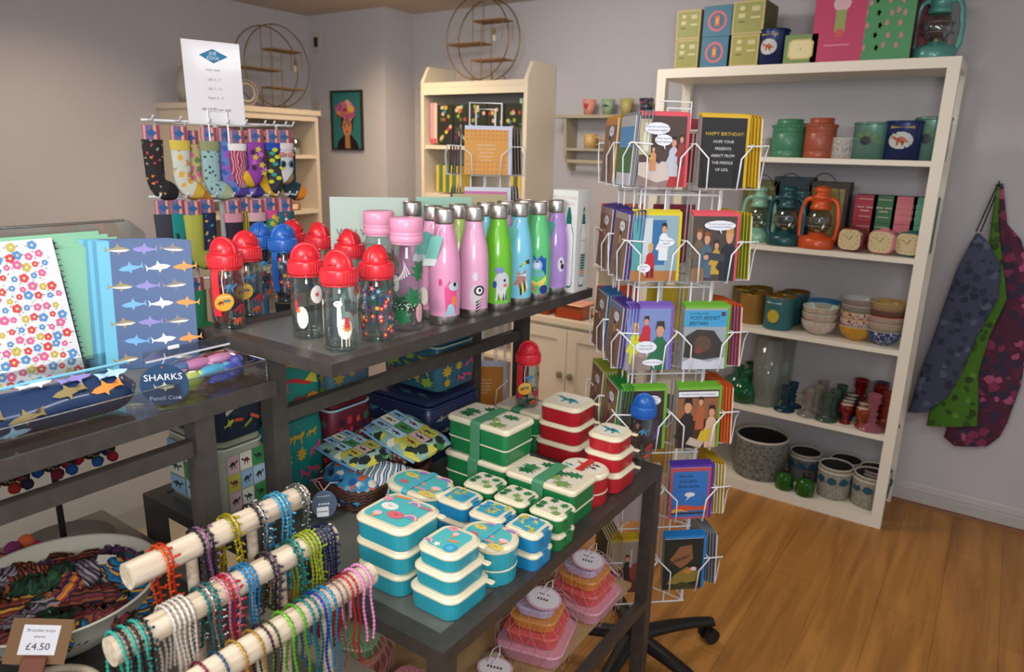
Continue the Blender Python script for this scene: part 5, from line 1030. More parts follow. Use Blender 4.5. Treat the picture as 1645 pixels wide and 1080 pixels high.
art1 = [('r', 0, 0, 1, .95, '#4a3834'), ('r', .0, .45, .25, .95, '#b8a888'), ('r', .08, .5, .2, .9, '#c9d0b8'), ('p', [(0, 0), (.8, 0), (.85, .3), (.55, .36), (0, .34)], '#c9b8b0'), ('p', [(0, 0), (.75, 0), (.78, .12), (.4, .06), (0, .16)], '#8a7470'), ('p', [(.62, 0), (1, 0), (1, .32), (.72, .25)], '#a82c30')]+fig(.74, .55, .8, '#b8bcc8', '#2a1c18')+fig(.9, .62, .6, '#8a3434', '#3a2418')+fig(.3, .48, .5, '#c88a5a')+[('e', .42, .36, .04, .03, '#2c2a50'), ('e', .25, .4, .05, .02, '#c9a44a')]+bub(.36, .82, .27, .085, ['How do you know if', 'someone\'s vegan?'], .042)+bub(.5, .66, .19, .08, ['Don\'t worry,', 'they\'ll tell you'], .042)
art2_ = [('r', .02, .02, .96, .97, '#1c1a1c'), ('t', 'HAPPY BIRTHDAY!', .52, .77, .072, '#c9a83a'), ('t', 'HOPE YOUR', .5, .66, .058, '#d8d6d8'), ('t', 'PRESENTS', .5, .56, .058, '#d8d6d8'), ('t', 'AREN\'T FROM', .5, .46, .058, '#d8d6d8'), ('t', 'THE MIDDLE', .5, .36, .058, '#d8d6d8'), ('t', 'OF LIDL', .5, .26, .058, '#d8d6d8')]
art3 = [('r', 0, 0, 1, .96, '#8aa8b4'), ('r', .0, 0, .22, .96, '#4f9a9e'), ('r', 0, 0, 1, .16, '#a8703a'), ('r', .42, .25, .72, .93, '#2f6a9e'), ('r', .22, .2, .42, .96, '#c0ccd0')]+fig(.68, .72, .8, '#dcdfe4', '#2a201c')+fig(.4, .42, .75, '#b8242c', '#c89a44')+[('r', .34, .06, .38, .2, '#2a2420'), ('r', .43, .06, .47, .2, '#2a2420')]+bub(.74, .60, .18, .07, ['Am I a good', 'father?'], .042)+bub(.26, .20, .15, .07, ['No, he\'s', 'shit'], .04)
art4 = [('r', 0, 0, 1, .96, '#4a403c')]+fig(.16, .62, .9, '#6a5a48', '#7a4a24')+fig(.34, .55, 1., '#4a6478', '#8a4a24')+fig(.56, .48, .75, '#b8963a', '#2a1c18')+fig(.84, .56, 1.25, '#262a32', '#c08a4a')+[('p', [(.3, .35), (.75, .3), (.75, .42), (.3, .45)], '#3a3e48'), ('e', .33, .37, .06, .04, '#c99474'), ('r', 0, 0, .3, .2, '#8a6a4a')]+bub(.6, .86, .36, .075, ['You must not work hard if', 'you find time for hobbies'], .038)
art5 = [('r', .03, .0, .94, .90, '#7a8ac0'), ('r', .03, .0, .94, .45, '#9a8a84')]+fig(.2, .58, .95, '#c9cc3a', '#d8b46a')+fig(.44, .72, .8, '#b82c38', '#3a241c')+fig(.76, .52, 1.35, '#2a6a48', '#3a302a')+[('e', .3, .2, .12, .1, '#a88a88'), ('p', [(.1, 0), (.5, 0), (.45, .2), (.15, .25)], '#8a7a74')]+bub(.45, .38, .25, .10, ['What\'s it like', 'being special?'], .042)+bub(.62, .13, .24, .055, ['You\'d never know'], .038)
art6 = [('r', 0, 0, 1, .97, '#9aa0a8'), ('r', 0, .70, 1, .97, '#3f9ac8'), ('t', 'Great Expectations', .35, .92, .042, '#1a2440'), ('t', 'POST-BREXIT', .48, .845, .085, '#141c34'), ('t', 'BRITAIN', .33, .755, .085, '#141c34'), ('e', .9, .91, .05, .035, '#14182c'), ('e', .9, .91, .02, .014, '#c8483a'), ('p', [(.02, .2), (.05, .55), (.3, .66), (.7, .64), (.95, .4), (.9, .2), (.5, .16)], '#3a3634'), ('e', .45, .42, .2, .14, '#5a4438'), ('e', .36, .32, .1, .06, '#7a3f34'), ('p', [(0, 0), (1, 0), (1, .2), (.6, .12), (.2, .2), (0, .12)], '#c4c8d4')]
art7 = [('r', 0, 0, 1, .93, '#3a2c2a'), ('r', .3, .6, .65, .9, '#a8602c'), ('e', .75, .3, .2, .15, '#5a4a8a'), ('p', [(.2, .1), (.8, .2), (.9, .5), (.4, .6)], '#4a3a4a')]+fig(.4, .35, .7, '#6a4a3a')+bub(.72, .84, .2, .085, ['Stay calm and', 'hide the', 'evidence'], .042)
art8 = [('r', 0, 0, 1, .97, '#4a2c22'), ('r', .02, .88, .98, .97, '#dcdfe6'), ('t', 'You don\'t look like an archaeologist', .5, .925, .04, '#2a2a3a'), ('r', 0, .5, 1, .86, '#8a5a3c')]+fig(.26, .58, 1.35, '#2a2220', '#2a1a14')+fig(.56, .72, .8, '#a85a34', '#3a2418')+fig(.84, .52, 1.05, '#c9a88a', '#2a1a14')+[('p', [(.5, .1), (.8, .12), (.85, .35), (.6, .3)], '#c9a82c'), ('p', [(.25, .08), (.6, .0), (.7, .1), (.35, .2)], '#b8a898')]
art9 = [('r', .06, .04, .94, .93, '#2f6cb4'), ('t', 'describe', .38, .84, .08, '#16203c'), ('t', 'yourself in', .45, .74, .08, '#16203c'), ('t', 'three words', .46, .64, .08, '#16203c'), ('e', .5, .48, .13, .045, '#d8d4d8'), ('p', [(.46, .45), (.52, .44), (.4, .36)], '#d8d4d8'), ('p', [(.06, .16), (.2, .28), (.45, .27), (.7, .24), (.94, .26), (.94, .17)], '#c8502c'), ('p', [(.06, .12), (.3, .16), (.5, .14), (.3, .20), (.08, .2)], '#d8a03a'), ('r', .06, .1, .94, .13, '#3a2c2a')]
art10 = [('r', 0, 0, 1, .96, '#23251f'), ('p', [(.15, .6), (.4, .85), (.7, .88), (.75, .6), (.6, .5), (.45, .42), (.3, .5)], '#8a5a3c'), ('p', [(.1, .5), (.6, .62), (.7, .7), (.3, .6)], '#5a3c28'), ('p', [(.3, .3), (.6, .45), (.9, .35), (.85, .15), (.4, .1), (.1, .12)], '#8a7430'), ('p', [(.5, .35), (.75, .45), (.7, .3)], '#c07a44'), ('e', .78, .40, .08, .04, '#d8c0cc'), ('p', [(.1, .05), (.5, .15), (.9, .05), (.9, 0), (.1, 0)], '#3a3f22')]
art11 = [('r', 0, 0, 1, .9, '#9a8a78'), ('r', 0, 0, 1, .45, '#6a3a30')]+fig(.4, .6, .7, '#3a3030')+[('e', .7, .4, .25, .2, '#8a4a3c'), ('p', [(.45, .5), (.5, .5), (.52, .85), (.47, .85)], '#b8b0a8')]
YE, RDc, PUc, GRc = '#d0a81a', '#d8505a', '#4a3490', '#68a82c'
cards(0, -.078, 0, RDc, '#4a3834', art1, 'card of two men at a dinner table with a coral envelope', 5)
cards(0, .078, 0, YE, '#1c1a1c', art2_, 'black HAPPY BIRTHDAY text card with a yellow envelope', 5)
cards(0, -.078, 1, '#d6c41e', '#8aa8b4', art3, 'card of a boy in red and a man on a ladder', 5)
cards(0, .078, 1, RDc, '#4a403c', art4, 'card of men shaking hands with a coral envelope', 5, face2='#2a5a20')
cards(0, -.078, 2, '#7a5ab4', '#7a8ac0', art5, 'card of a woman in green and two children, purple envelope', 5)
cards(0, .078, 2, GRc, '#9aa0a8', art6, 'POST-BREXIT BRITAIN card with a lime envelope', 5)
cards(0, -.078, 3, GRc, '#3a2c2a', art7, 'card with oval speech bubble behind the blue capped bottle', 4)
cards(0, .078, 3, GRc, '#4a2c22', art8, 'card of crouching archaeologists with a lime envelope', 5)
cards(0, .078, 4, '#4c2c94', '#b84a58', art9, 'describe yourself in three words card, purple envelopes', 4)
cards(0, -.078, 4, '#b8a8a4', '#b0a09c', [('t', 'the thing is', .6, .62, .05, '#4a4048'), ('t', 'you are great', .6, .52, .05, '#4a4048')], 'plain pinkish text card behind the table leg', 3)
cards(0, .078, 5, '#1f7ac0', '#23251f', art10, 'dark illustrated card with a blue envelope on the lowest tier', 4)
cards(0, -.078, 5, '#c9a41a', '#9a8a78', art11, 'rocky landscape card with a yellow envelope on the lowest tier', 4)
sl = [('r', 0, 0, 1, .18, '#c9ccd4'), ('r', 0, .18, 1, .55, '#4f7a4a'), ('r', 0, .55, 1, .85, '#5a94c8')]; br = [('r', 0, 0, 1, .9, '#8a6a58')]+fig(.5, .5, 1.1, '#5a4a4a')+bub(.6, .8, .2, .08, ['Oh no'], .05)
for (lat, tr, ev, fc, sh, lb, evs) in [(.078, 0, '#8a8f9a', '#b8b8b8', sl, 'landscape card with a grey top on the left face, top tier', None), (-.078, 0, '#c99a2a', '#c98a4a', br, 'yellow and orange card on the left face, top tier', None),
    (.078, 1, PUc, '#a89a98', br, 'pale figure card with purple envelopes on the left face', None), (-.078, 1, '#4a3c88', '#9a8a8a', br, 'outer card with dark purple envelopes on the left face', None), (.078, 2, '#4a3490', '#6a7a9a', br, 'card with deep purple envelopes on the left face, third tier', None), (-.078, 2, '#2f6ca8', '#7a6a5a', br, 'outer card with blue envelopes on the left face, third tier', None),
    (.078, 3, '#1f8a34', '#7a4a3a', br, 'card with bright green envelopes on the left face', None), (-.078, 3, '#a0a82a', '#7a5a50', br, 'card with olive yellow envelopes on the left face', None), (.078, 5, '#a8904a', '#3a4028', [], 'dark green card on the left face, lowest tier', None)]:
    cards(3, lat, tr, ev, fc, sh, lb, 5)
for (lat, tr, ev, lb, f2) in [(-.078, 0, YE, 'yellow enveloped cards seen edge on at the top right', '#c9a020'), (-.078, 1, '#c9b41e', 'green cards seen edge on at the right, second tier', '#2a5a20'), (-.078, 2, '#d8602a', 'blue cards with an orange envelope edge on at the right', '#2a3a9a'), (-.078, 3, '#d8602a', 'orange cards seen edge on at the right, fourth tier', '#c8682c'), (-.078, 4, '#c9a41a', 'white cards under a yellow envelope edge on at the right', '#c9ccd4'), (-.078, 5, '#9aa0a8', 'dark cards seen edge on at the right, lowest tier', '#3a2c3a'),
    ]:
    cards(1, lat, tr, ev, f2, [], lb, 5, face2=f2)
for (lat, tr, ev, lb) in [(-.078, 0, '#8a2c3a', 'maroon'), (.078, 1, '#c8683a', 'orange'), (-.078, 1, '#8a2c44', 'wine'), (.078, 2, '#c84a2c', 'red orange'), (-.078, 2, '#c9b02a', 'yellow'), (.078, 3, '#8a8a2a', 'olive'), (-.078, 4, '#c9983a', 'ochre')]:
    cards(2, lat, tr, ev, ev, [], '%s card on the far side of the spinner, %s tier' % (lb, ORD[tr]), 2)
# ================================================================ second spinner (square cards) behind the riser
P2 = V((-1.53, 2.04, 0)); a2_ = math.atan2(-P2.y, -P2.x)+.03; s2 = T('card_spinner', 'slim white wire spinner of square cards behind the bottles', 'display rack', P2)
MB().tube([(0, 0, .0), (0, 0, 1.66)], .007, WIRE, 8).done('pole', s2); MB().lathe([(.001, 0), (.17, 0), (.17, .012), (.03, .02), (.001, .021)], BL, 24).done('base', s2)
def sf2(k): a = a2_+k*pi/2; return V((cos(a), sin(a), 0)), V((-sin(a), cos(a), 0))
T2 = [1.52, 1.32, 1.085, atd(785, 652, 2.42).z, .60]
n, t = sf2(0); mb = MB()
for x, zt in ((.055, 1.755), (.033, 1.735)): mb.tube([t*(-x)+V((0, 0, 1.62)), t*(-x)+V((0, 0, zt)), t*x+V((0, 0, zt)), t*x+V((0, 0, 1.62))], .0035, WIRE, 6)
mb.done('sign_holder', s2)
for k in range(4):
    n, t = sf2(k)
    for lat in (-.05, .05): MB().tube([n*.085+t*lat+V((0, 0, .4)), n*.085+t*lat+V((0, 0, 1.68))], .0026, WIRE, 6).done('upright_wire', s2)
dots = [('e', .06+.097*i, .06+.11*j, .022, .012, '#b85a34') for i in range(10) for j in (0, 1, 2, 6.6, 7.4, 8.2)]
tx = lambda ls: [('t', l, .5, .66-.085*i, .052, '#ece4cf') for i, l in enumerate(ls)]
qy = tx(['Congratulations on', 'making it through life', 'and not actually', 'murdering anyone', 'at all times'])
for (k, tr, ev, fc, sh, lb) in [(0, 0, '#c9cfe6', '#d8941e', dots+qy, 'square mustard text card at the top of the slim spinner'), (0, 1, '#d8dcea', '#cf6aa8', [('t', 'I love you', .5, .8, .07, '#efe0ea')], 'square pink card under the mustard one'), (0, 2, '#c4cad8', '#1f62b8', [('t', 'OCEAN', .5, .4, .06, '#a8c4e8')], 'square blue card behind the riser leg'), (0, 3, '#b4b8cc', '#b8781c', dots[:30]+qy, 'lower mustard text card behind the green bento stack'), (3, 0, '#4a1f34', '#4a1f34', [], 'wine red cards edge on at the left of the slim spinner'), (3, 1, '#2a3468', '#3a3a6a', [], 'navy cards at the left of the slim spinner'), (1, 0, '#8a7a70', '#6a5a54', [], 'brown cards at the right of the slim spinner'), (1, 1, '#c9c8c0', '#8a8a84', [], 'grey cards at the right of the slim spinner'), (3, 2, '#3a6a8a', '#3a6a8a', [], 'blue cards low at the left of the slim spinner')]:
    n, t = sf2(k); c = n*.085; z = T2[tr]; pocket(s2, n, t, c, z, .15, .165, .045)
    for i in range(4): card(lb if i == 0 else '%s, %s one behind it' % (lb, ORD[i-1]), P2+c+n*(.040-.010*i)+V((0, 0, z)), n, t, .145, .145, ev, fc if i == 0 else '#8a3040', sh if i == 0 else [], 'square cards with the %s' % lb, name='square_card', envm=.012, back=(ev if k else '#e4e0da'))
# ================================================================ sock spinner
P3 = V((-1.98, 1.30, 0)); a3_ = math.atan2(-P3.y, -P3.x)+.35; s3 = T('sock_spinner', 'white wire spinner hung with pairs of patterned socks', 'display rack', P3)
def sf3(k): a = a3_+k*pi/2; return V((cos(a), sin(a), 0)), V((-sin(a), cos(a), 0))
MB().lathe([(.001, 0), (.20, 0), (.20, .012), (.03, .02), (.001, .021)], WIRE, 24).done('base', s3); MB().tube([(0, 0, .01), (0, 0, 1.70)], .008, WIRE, 8).done('pole', s3)
for k in range(4):
    n, t = sf3(k)
    for lat in (-.13, .13): MB().tube([n*.13+t*lat+V((0, 0, .25)), n*.13+t*lat+V((0, 0, 1.655))], .0042, WIRE, 6).done('upright_wire', s3)
for z in (1.655, 1.47, 1.44, 1.22):
    n, t = sf3(0); mb = MB(); mb.tube([sf3(k)[0]*.13+sf3(k)[1]*.13*1.0+V((0, 0, z)) for k in range(4)], .0036, WIRE, 6, True)
    mb.done('ring_wire', s3)
st_lab = [('#8a3a44', '#c98a8a', '#3a5a9a', '#d8c8b8')]
def sock_pair(label, k, lat, z, L, col, mats=None, toe='#2a2a2e', cuff=None, deco=None, dcols=(), ang=.0, out=.17, bend=1, foot=.10, eyes=False):
    lat = -.225+(lat+.225)*.77; L *= .70; foot *= .72
    n, t = sf3(k); P0 = P3+n*out+t*lat+V((0, 0, z)); rz = math.atan2(n.y, n.x)+pi/2+ang
    o = T('sock_pair', label, 'socks', P0, rz, 'patterned socks hanging on the sock spinner'); sm = mats or M(col, .9, bump=.3, bs=250)
    mb = MB(); mb.box((0, 0, -.028), (.044, .003, .040), M('#b8626a', .6))
    for i, cc in enumerate(('#c9a0a0', '#3f6aa8', '#3f6aa8', '#d8b090', '#8a3a50')): mb.box((-.017+.0085*i, -.0022, -.028), (.005, .001, .038), M(cc, .6))
    mb.prism([(-.014, 0), (0, .010), (.014, 0), (0, -.010)], M('#2a5a94', .5), (0, -.003, -.028), (1, 0, 0), (0, 0, 1), .0008); mb.done('header_card', o)
    for s_ in (0, 1):
        mb = MB(); rings = []; N_ = 14; tot = L+foot
        for i in range(N_+1):
            q = tot*i/N_; wv = .027-.003*math.sin(pi*i/N_); th_ = .009+.002*s_
            if q < L-.02: c_ = V((0, 0, -.045-q)); d_ = V((1, 0, 0)); 
            else:
                a_ = min(1, (q-L+.02)/.05)*1.15; e_ = max(0, q-L-.03); c_ = V((bend*(.020*(1-cos(a_))+e_*sin(1.15)), 0, -.045-(L-.02)-.045*sin(a_)*.9-e_*cos(1.15))); d_ = V((cos(a_), 0, bend*sin(a_)))
            if i == N_: wv *= .45
            if i == N_-1: wv *= .85
            rings.append([tuple(c_+d_*(wv*cos(u*pi/6))+V((0, s_*.014+th_*sin(u*pi/6), 0))) for u in range(12)])
        mb.loft(rings[:N_-1], sm, True, False); mb.loft(rings[N_-2:], M(toe, .9), True, True)
        if cuff: mb.loft([[tuple(V(p)*1) for p in r] for r in rings[:3]], M(cuff, .9), True, False); mb.v[-36:] = [(x*1.06, (y-s_*.014)*1.15+s_*.014, z_) for x, y, z_ in mb.v[-36:]]
        if deco and s_ == 0:
            q = random.Random(len(label)); 
            for i in range(10): x_, z_ = q.uniform(-.02, .02), -.065-L*.9*i/10; mb.prism(tf(deco, 0, 0, .020), M(dcols[i % len(dcols)], .8), (x_, -.0105, z_), (1, 0, 0), (0, 0, 1), .0005)
        if eyes and s_ == 0:
            for x_ in (-.013, .013): mb.ball((x_, -.0115, -.105), (.0095, .002, .0105), M('#3a6a84', .5), 12, 6); mb.ball((x_, -.0135, -.105), (.006, .001, .007), M('#16161a', .3), 10, 5); mb.ball((x_, -.012, -.078), (.012, .002, .007), M('#c07a70', .8), 10, 5)
        mb.done('sock', o, loc=(.004*s_, 0, -.004*s_))
FL = flower(0, 0, .5); z1, z2 = 1.655, 1.455
sock_pair('sheer black socks with tiny coloured flowers at the left end', 0, -.225, z1-.005, .155, '#241f20', MV('#262022', ('#a83a44', '#4a7a3a', '#c9803a', '#8a8a80'), 70, .28, .9), '#141214', out=.155, bend=1)
sock_pair('cream socks with orange flowers and a yellow cuff', 0, -.135, z1-.005, .155, '#c9c8b4', MV('#c4c6b8', ('#d8a03a', '#5a8a6a', '#c98a5a'), 45, .35, .9), '#c9a03a', '#c9b24a', out=.155)
sock_pair('pink and orange blossom socks behind the cream pair', 0, -.09, z1-.015, .15, '#d88a9a', MV('#c9b878', ('#d8709a', '#d8903a', '#6a8a5a'), 55, .45, .9), '#c98a3a', out=.135)
sock_pair('pale teal socks with dark flecks and an olive cuff', 0, -.035, z1-.005, .16, '#8fb0b0', MV('#90b0b0', ('#2a3a40', '#4a6a78', '#2a3a40'), 85, .28, .9), '#9aa884', '#8a8f68', out=.16)
sock_pair('blue and violet socks behind the upright wire', 0, .03, z1-.005, .15, '#6a7ac0', MV('#5f78b8', ('#8a5ab0', '#3a5aa8'), 50, .5, .9), '#4a3a88', out=.15)
sock_pair('raspberry socks with white script pattern', 0, .065, z1-.01, .12, '#b0405c', MS(('#a83a58', '#c8a0b0', '#8a2c48'), 40, 8, .9), '#8a8a90', '#e0dcd8', out=.16, foot=.07)
sock_pair('lilac and blue galaxy socks', 0, .095, z1-.01, .145, '#7a6ab8', MV('#7a7ac8', ('#9a6ab8', '#4a90c0', '#5a5ab0'), 45, .55, .9), '#3a2f80', '#dcd8dc', out=.145)
sock_pair('purple socks with yellow flowers and yellow toes', 0, .130, z1-.005, .115, '#8a3a94', None, '#c9a01e', None, FL, ('#c9b83a', '#3a2438', '#b86ab0'), out=.17, bend=-1, foot=.085)
sock_pair('bright yellow chick socks with orange beaks', 0, .165, z1-.01, .145, '#d8a81e', None, '#c8961a', None, TRI, ('#d86a2c', '#c89a1a'), out=.15, bend=1)
sock_pair('black socks with yellow and lime robots, blue cuff', 0, .20, z1-.005, .16, '#34343c', None, '#24242a', '#1f44a0', HEX, ('#c9cc2e', '#3a9a8a', '#c9cc2e'), out=.165, foot=.05)
sock_pair('grey owl face socks with big blue eyes', 0, .245, z1-.005, .12, '#c4c2c4', None, '#8a6a44', '#d8c8c8', out=.165, foot=.05, eyes=True)
sock_pair('dark teal socks with orange toes at the right end', 0, .275, z1-.03, .135, '#1f3f4c', None, '#d8801e', out=.13)
for i, (lat, c_, m_, toe, cf, lb, dc) in enumerate([(-.165, '#12807c', MV('#15807c', ('#1a2a34', '#1a2a34', '#0f5a58'), 38, .3, .9), '#14706c', None, 'teal socks with dark whales on the second tier', 0), (-.115, '#a8a84a', None, '#8a8a3a', None, 'olive socks on the second tier', 0), (-.065, '#1c2648', MV('#1c2648', ('#c9a04a', '#c9ccd4', '#3a8a98'), 60, .25, .9), '#2a98a0', None, 'navy space socks with teal toes on the second tier', 0), (.03, '#2a2030', None, '#1a1418', '#c8889a', 'black socks with pink cuffs on the second tier', 0), (.075, '#7a8a2a', MS(('#8a9a2a', '#3a3a20', '#c9902a'), 40, 2, .9), '#3a3a1a', None, 'olive and orange striped socks on the second tier', 0), (.12, '#17171c', None, '#0f0f12', '#c8a0a4', 'plain black socks with a pink card on the second tier', 0), (.18, '#128a80', None, '#0f5f5a', '#c84a8a', 'teal socks with a yellow sunflower on the second tier', 1), (.235, '#2a5a68', MV('#2a5a68', ('#d8c8c0', '#c84a5a'), 60, .3, .9), '#1a3a44', None, 'dark blue speckled socks at the right of the second tier', 0), (-.21, '#3a3a44', None, '#2a2a30', None, 'charcoal socks at the left of the second tier', 0)]):
    sock_pair(lb, 0, lat, z2-.004*(i % 2), .15, c_, m_, toe, cf, out=.155+.01*(i % 2), deco=FL if dc else None, dcols=('#d8c02e', '#c9a81e'))
for i, (lat, c_, lb) in enumerate([(-.13, '#2f8a5a', 'green'), (-.05, '#c9502c', 'rust'), (.03, '#2a2a34', 'black'), (.11, '#3a6a94', 'denim blue'), (.2, '#1a1a20', 'charcoal')]): sock_pair('%s socks on the lowest tier of the sock spinner' % lb, 0, lat, 1.24, .14, c_, None, '#2a2a2e')
for k in (0,):
    n, t = sf3(k)
    for z in (z1, z2):
        for lat in (-.225, -.156, -.079, -.029, .021, .075, .102, .137, .16): MB().tube([n*.12+t*lat+V((0, 0, z)), n*.175+t*lat+V((0, 0, z)), n*.185+t*lat+V((0, 0, z+.010))], .0028, WIRE, 5).done('hook', s3)
        MB().tube([n*.13+t*(-.24)+V((0, 0, z)), n*.13+t*.18+V((0, 0, z))], .0036, WIRE, 6).done('hook_bar', s3)
pS = atd(350, 200, 2.20); sg = T('sock_sign', 'white price sign for socks standing on top of the sock spinner', 'sign', (pS.x, pS.y, 1.650), (-.06, .0, FACE(pS)+.25))
mb = MB(); mb.box((0, 0, .108), (.150, .003, .216), M('#e0dcdf', .25, coat=.5)); art(mb, [('p', [(.28, .83), (.52, .91), (.78, .83), (.52, .74)], '#1f6a94'), ('p', [(.31, .83), (.52, .90), (.75, .83), (.52, .75)], '#2a7aa4'), ('t', 'JOE', .52, .855, .055, '#e8eef2'), ('t', 'COOL', .52, .80, .055, '#e8eef2'), ('t', 'Sock sizes', .5, .66, .042, '#9a94a0'), ('t', 'UK 4 - 7', .5, .54, .042, '#9a94a0'), ('t', 'UK 7 - 11', .5, .43, .042, '#9a94a0'), ('t', 'Sheer 4 - 7', .5, .32, .042, '#9a94a0'), ('t', 'All £4.95 per pair', .5, .18, .050, '#6a6672')], (-.075, -.0017, 0), (.150, 0, 0), (0, 0, .216)); mb.done('sign_panel', sg)
MB().tube([(-.025, -.004, -.05), (-.025, -.004, .035), (.025, -.004, .035), (.025, -.004, -.05)], .0028, WIRE, 6).done('sign_clip', sg)
# ================================================================ packs standing behind the bottles on the riser
def pack(c, wd, h, cover, shapes, label, cat='box', turn=0.):
    c = V((c[0], c[1], ZR-.0034)); d = V((-c.x, -c.y, 0)).normalized(); d.rotate(Matrix.Rotation(turn, 3, 'Z')); t = V((-d.y, d.x, 0)); return sheet('gift_pack', label, cat, c-t*wd/2, c+t*wd/2, h, .08, .02, M(cover, .5), M('#9fb0a8', .5), shapes, 'gift packs behind the bottles')
wl = [('t', 'Wild Wonders', .48, .66, .10, '#5a6a6a'), ('t', 'Set of Three', .38, .55, .055, '#3a4a4c'), ('r', .4, .84, .6, .87, '#a8b4ac')]
for i in range(4):
    for j, c_ in enumerate(('#c8643a', '#4a8a5a', '#c83a3a', '#2a3a34')): wl.append(('e', .14+.22*i+.03*(j % 2), .42-.06*j, .045, .03, c_))
pack((-1.275, 1.235), .19, .255, '#a9b8ae', wl, 'pale green Wild Wonders pack behind the red capped bottles')
pack((-1.225, 1.46), .15, .250, '#8fb8a4', [], 'plain mint pack further along behind the bottles', turn=.15)
pack((-1.20, 1.58), .15, .255, '#a89a72', [('r', .05, .05, .95, .93, '#b0a47c')], 'plain khaki pack nearest the slim card spinner', turn=.1)
# ================================================================ goods on the white bookcase
YG = 3.40
def sx(u, v, y=YG, r=0): return min(aty(u, v, y).x, (-.283 if y-r < 3.336 or y+r > 3.613 else -.238)-r) if r else aty(u, v, y).x
def carton(u, v, y, w, d, h, z, label, face, side, shapes=(), rz=0, group=None, border=None):
    p = V((sx(u, v, y), y+d/2, z+.0005)); mb = MB(); mb.rbox((0, 0, 0), (w, d, h), .001, M(side, .6), .0006)
    sh = [('r', .005, .005, .995, .995, border or face)]+([('r', .06, .06, .94, .94, face)] if border else [])+list(shapes); art(mb, sh, (-w/2, -d/2, 0), (w, 0, 0), (0, 0, h), .0003)
    return mb.done('carton', loc=p, rz=rz, label=label, cat='box', group=group)
ks = [('e', .3, .78, .09, .07, '#c9c08a'), ('r', .6, .68, .85, .82, '#c4b98c'), ('r', .2, .5, .4, .62, '#c9c08a'), ('r', .58, .46, .88, .52, '#c9c08a'), ('r', .2, .36, .4, .4, '#5a5a2c'), ('r', .15, .24, .85, .26, '#a8a05a'), ('r', .15, .16, .85, .18, '#a8a05a')]
bs_ = [('e', .5, .5, .34, .34, '#c9606a'), ('e', .5, .5, .26, .26, '#2a5f7c'), ('r', .42, .34, .58, .68, '#c8602c'), ('r', .45, .42, .55, .6, '#d8a03a')]
z = BZ; gg = 'gift cartons on top of the bookcase'
carton(1101, 108, 3.33, .112, .12, .128, z, 'green and kraft carton, lower one at the left end of the bookcase top', '#8f8f44', '#a8965c', ks, border='#b8a468', group=gg)
carton(1104, 64, 3.33, .115, .12, .126, z+.1285, 'green and kraft carton, upper one at the left end of the bookcase top', '#8f8f44', '#a8965c', ks, border='#b8a468', group=gg)
carton(1145, 107, 3.33, .125, .12, .132, z, 'blue carton with a red ring, lower of the two', '#2a6a84', '#1f3f54', bs_, group=gg)
carton(1150, 60, 3.33, .130, .12, .130, z+.1325, 'blue carton with a red ring, upper of the two', '#2a6a84', '#1f3f54', bs_, group=gg)
carton(1193, 106, 3.33, .125, .13, .133, z, 'green and kraft carton beside the navy tin, lower one', '#9a9440', '#7a7844', ks, border='#b8a468', group=gg)
carton(1199, 58, 3.33, .140, .20, .138, z+.1335, 'green and kraft carton jutting out above the navy tin', '#8f8f44', '#6a683c', ks, border='#b8a468', group=gg)
def tin(u, v, y, r, h, z, label, col, motif='', metal=.3, rim='#b8b8b0', cat='tin', grp=None):
    t = T('storage_tin', label, cat, (sx(u, v, y, r), y+r*.2, z+.0005), 0, grp); mb = MB(); fr = lambda q: r
    mb.lathe([(.001, 0), (r, 0), (r, h*.97)], M(col, .35, metal, coat=.2), 32)
    if motif == 'crab': wrap(mb, circ(0, h*.5, r*.62, h*.22), fr, M('#b8bcb8', .5), a0=-pi/2-.1); wrap(mb, tf(DINO, 0, h*.5, r*.9), fr, M('#b0502c', .5), .0009, a0=-pi/2-.1); wrap(mb, [(-r*.6, h*.80), (r*.6, h*.80), (r*.6, h*.86), (-r*.6, h*.86)], fr, M('#a8904a', .5), a0=-pi/2-.1)
    if motif == 'olive':
        wrap(mb, circ(-r*.2, h*.5, r*.3, h*.12), fr, M('#20242a', .5), .0008)
        for a_, x_, z_ in ((.4, .3, .6), (-.5, -.5, .62), (1.2, -.1, .68), (-.2, .5, .48)): wrap(mb, tf([(-.5, 0), (0, .16), (.5, 0), (0, -.16)], r*x_, h*z_, r*.8, 1, a_), fr, M('#5a7a44', .5), .0006)
    if motif == 'lemon': wrap(mb, circ(0, h*.42, r*.45, h*.20), fr, M('#b8a42a', .5)); wrap(mb, [(-r*.5, h*.76), (r*.5, h*.76), (r*.5, h*.83), (-r*.5, h*.83)], fr, M('#9ab8bc', .5))
    mb.done('tin_body', t); lm = MB(); lm.lathe([(r+.001, h*.93), (r+.003, h*.935), (r+.003, h*.985), (r, h), (.001, h)], M(rim if motif == 'lemon' else col, .3, .4), 32); lm.done('lid', t)
    return t
tin(1238, 104, 3.36, .062, .150, z, 'navy tin with a red crab between the cartons on the bookcase top', '#1d2c5c', 'crab')
clockart = [('p', [(.12+.76*x, .16+.68*y) for x, y in [(.15, 0), (.85, 0), (1, .15), (1, .85), (.85, 1), (.15, 1), (0, .85), (0, .15)]], '#c9b06a'), ('p', [(.17+.66*x, .21+.58*y) for x, y in [(.15, 0), (.85, 0), (1, .15), (1, .85), (.85, 1), (.15, 1), (0, .85), (0, .15)]], '#dccf9c'), ('e', .5, .5, .02, .02, '#5a4a30')]
carton(1283, 102, 3.33, .135, .10, .118, z, 'sage green clock carton with a cream dial', '#6f8a4c', '#4f6438', clockart, group=gg)
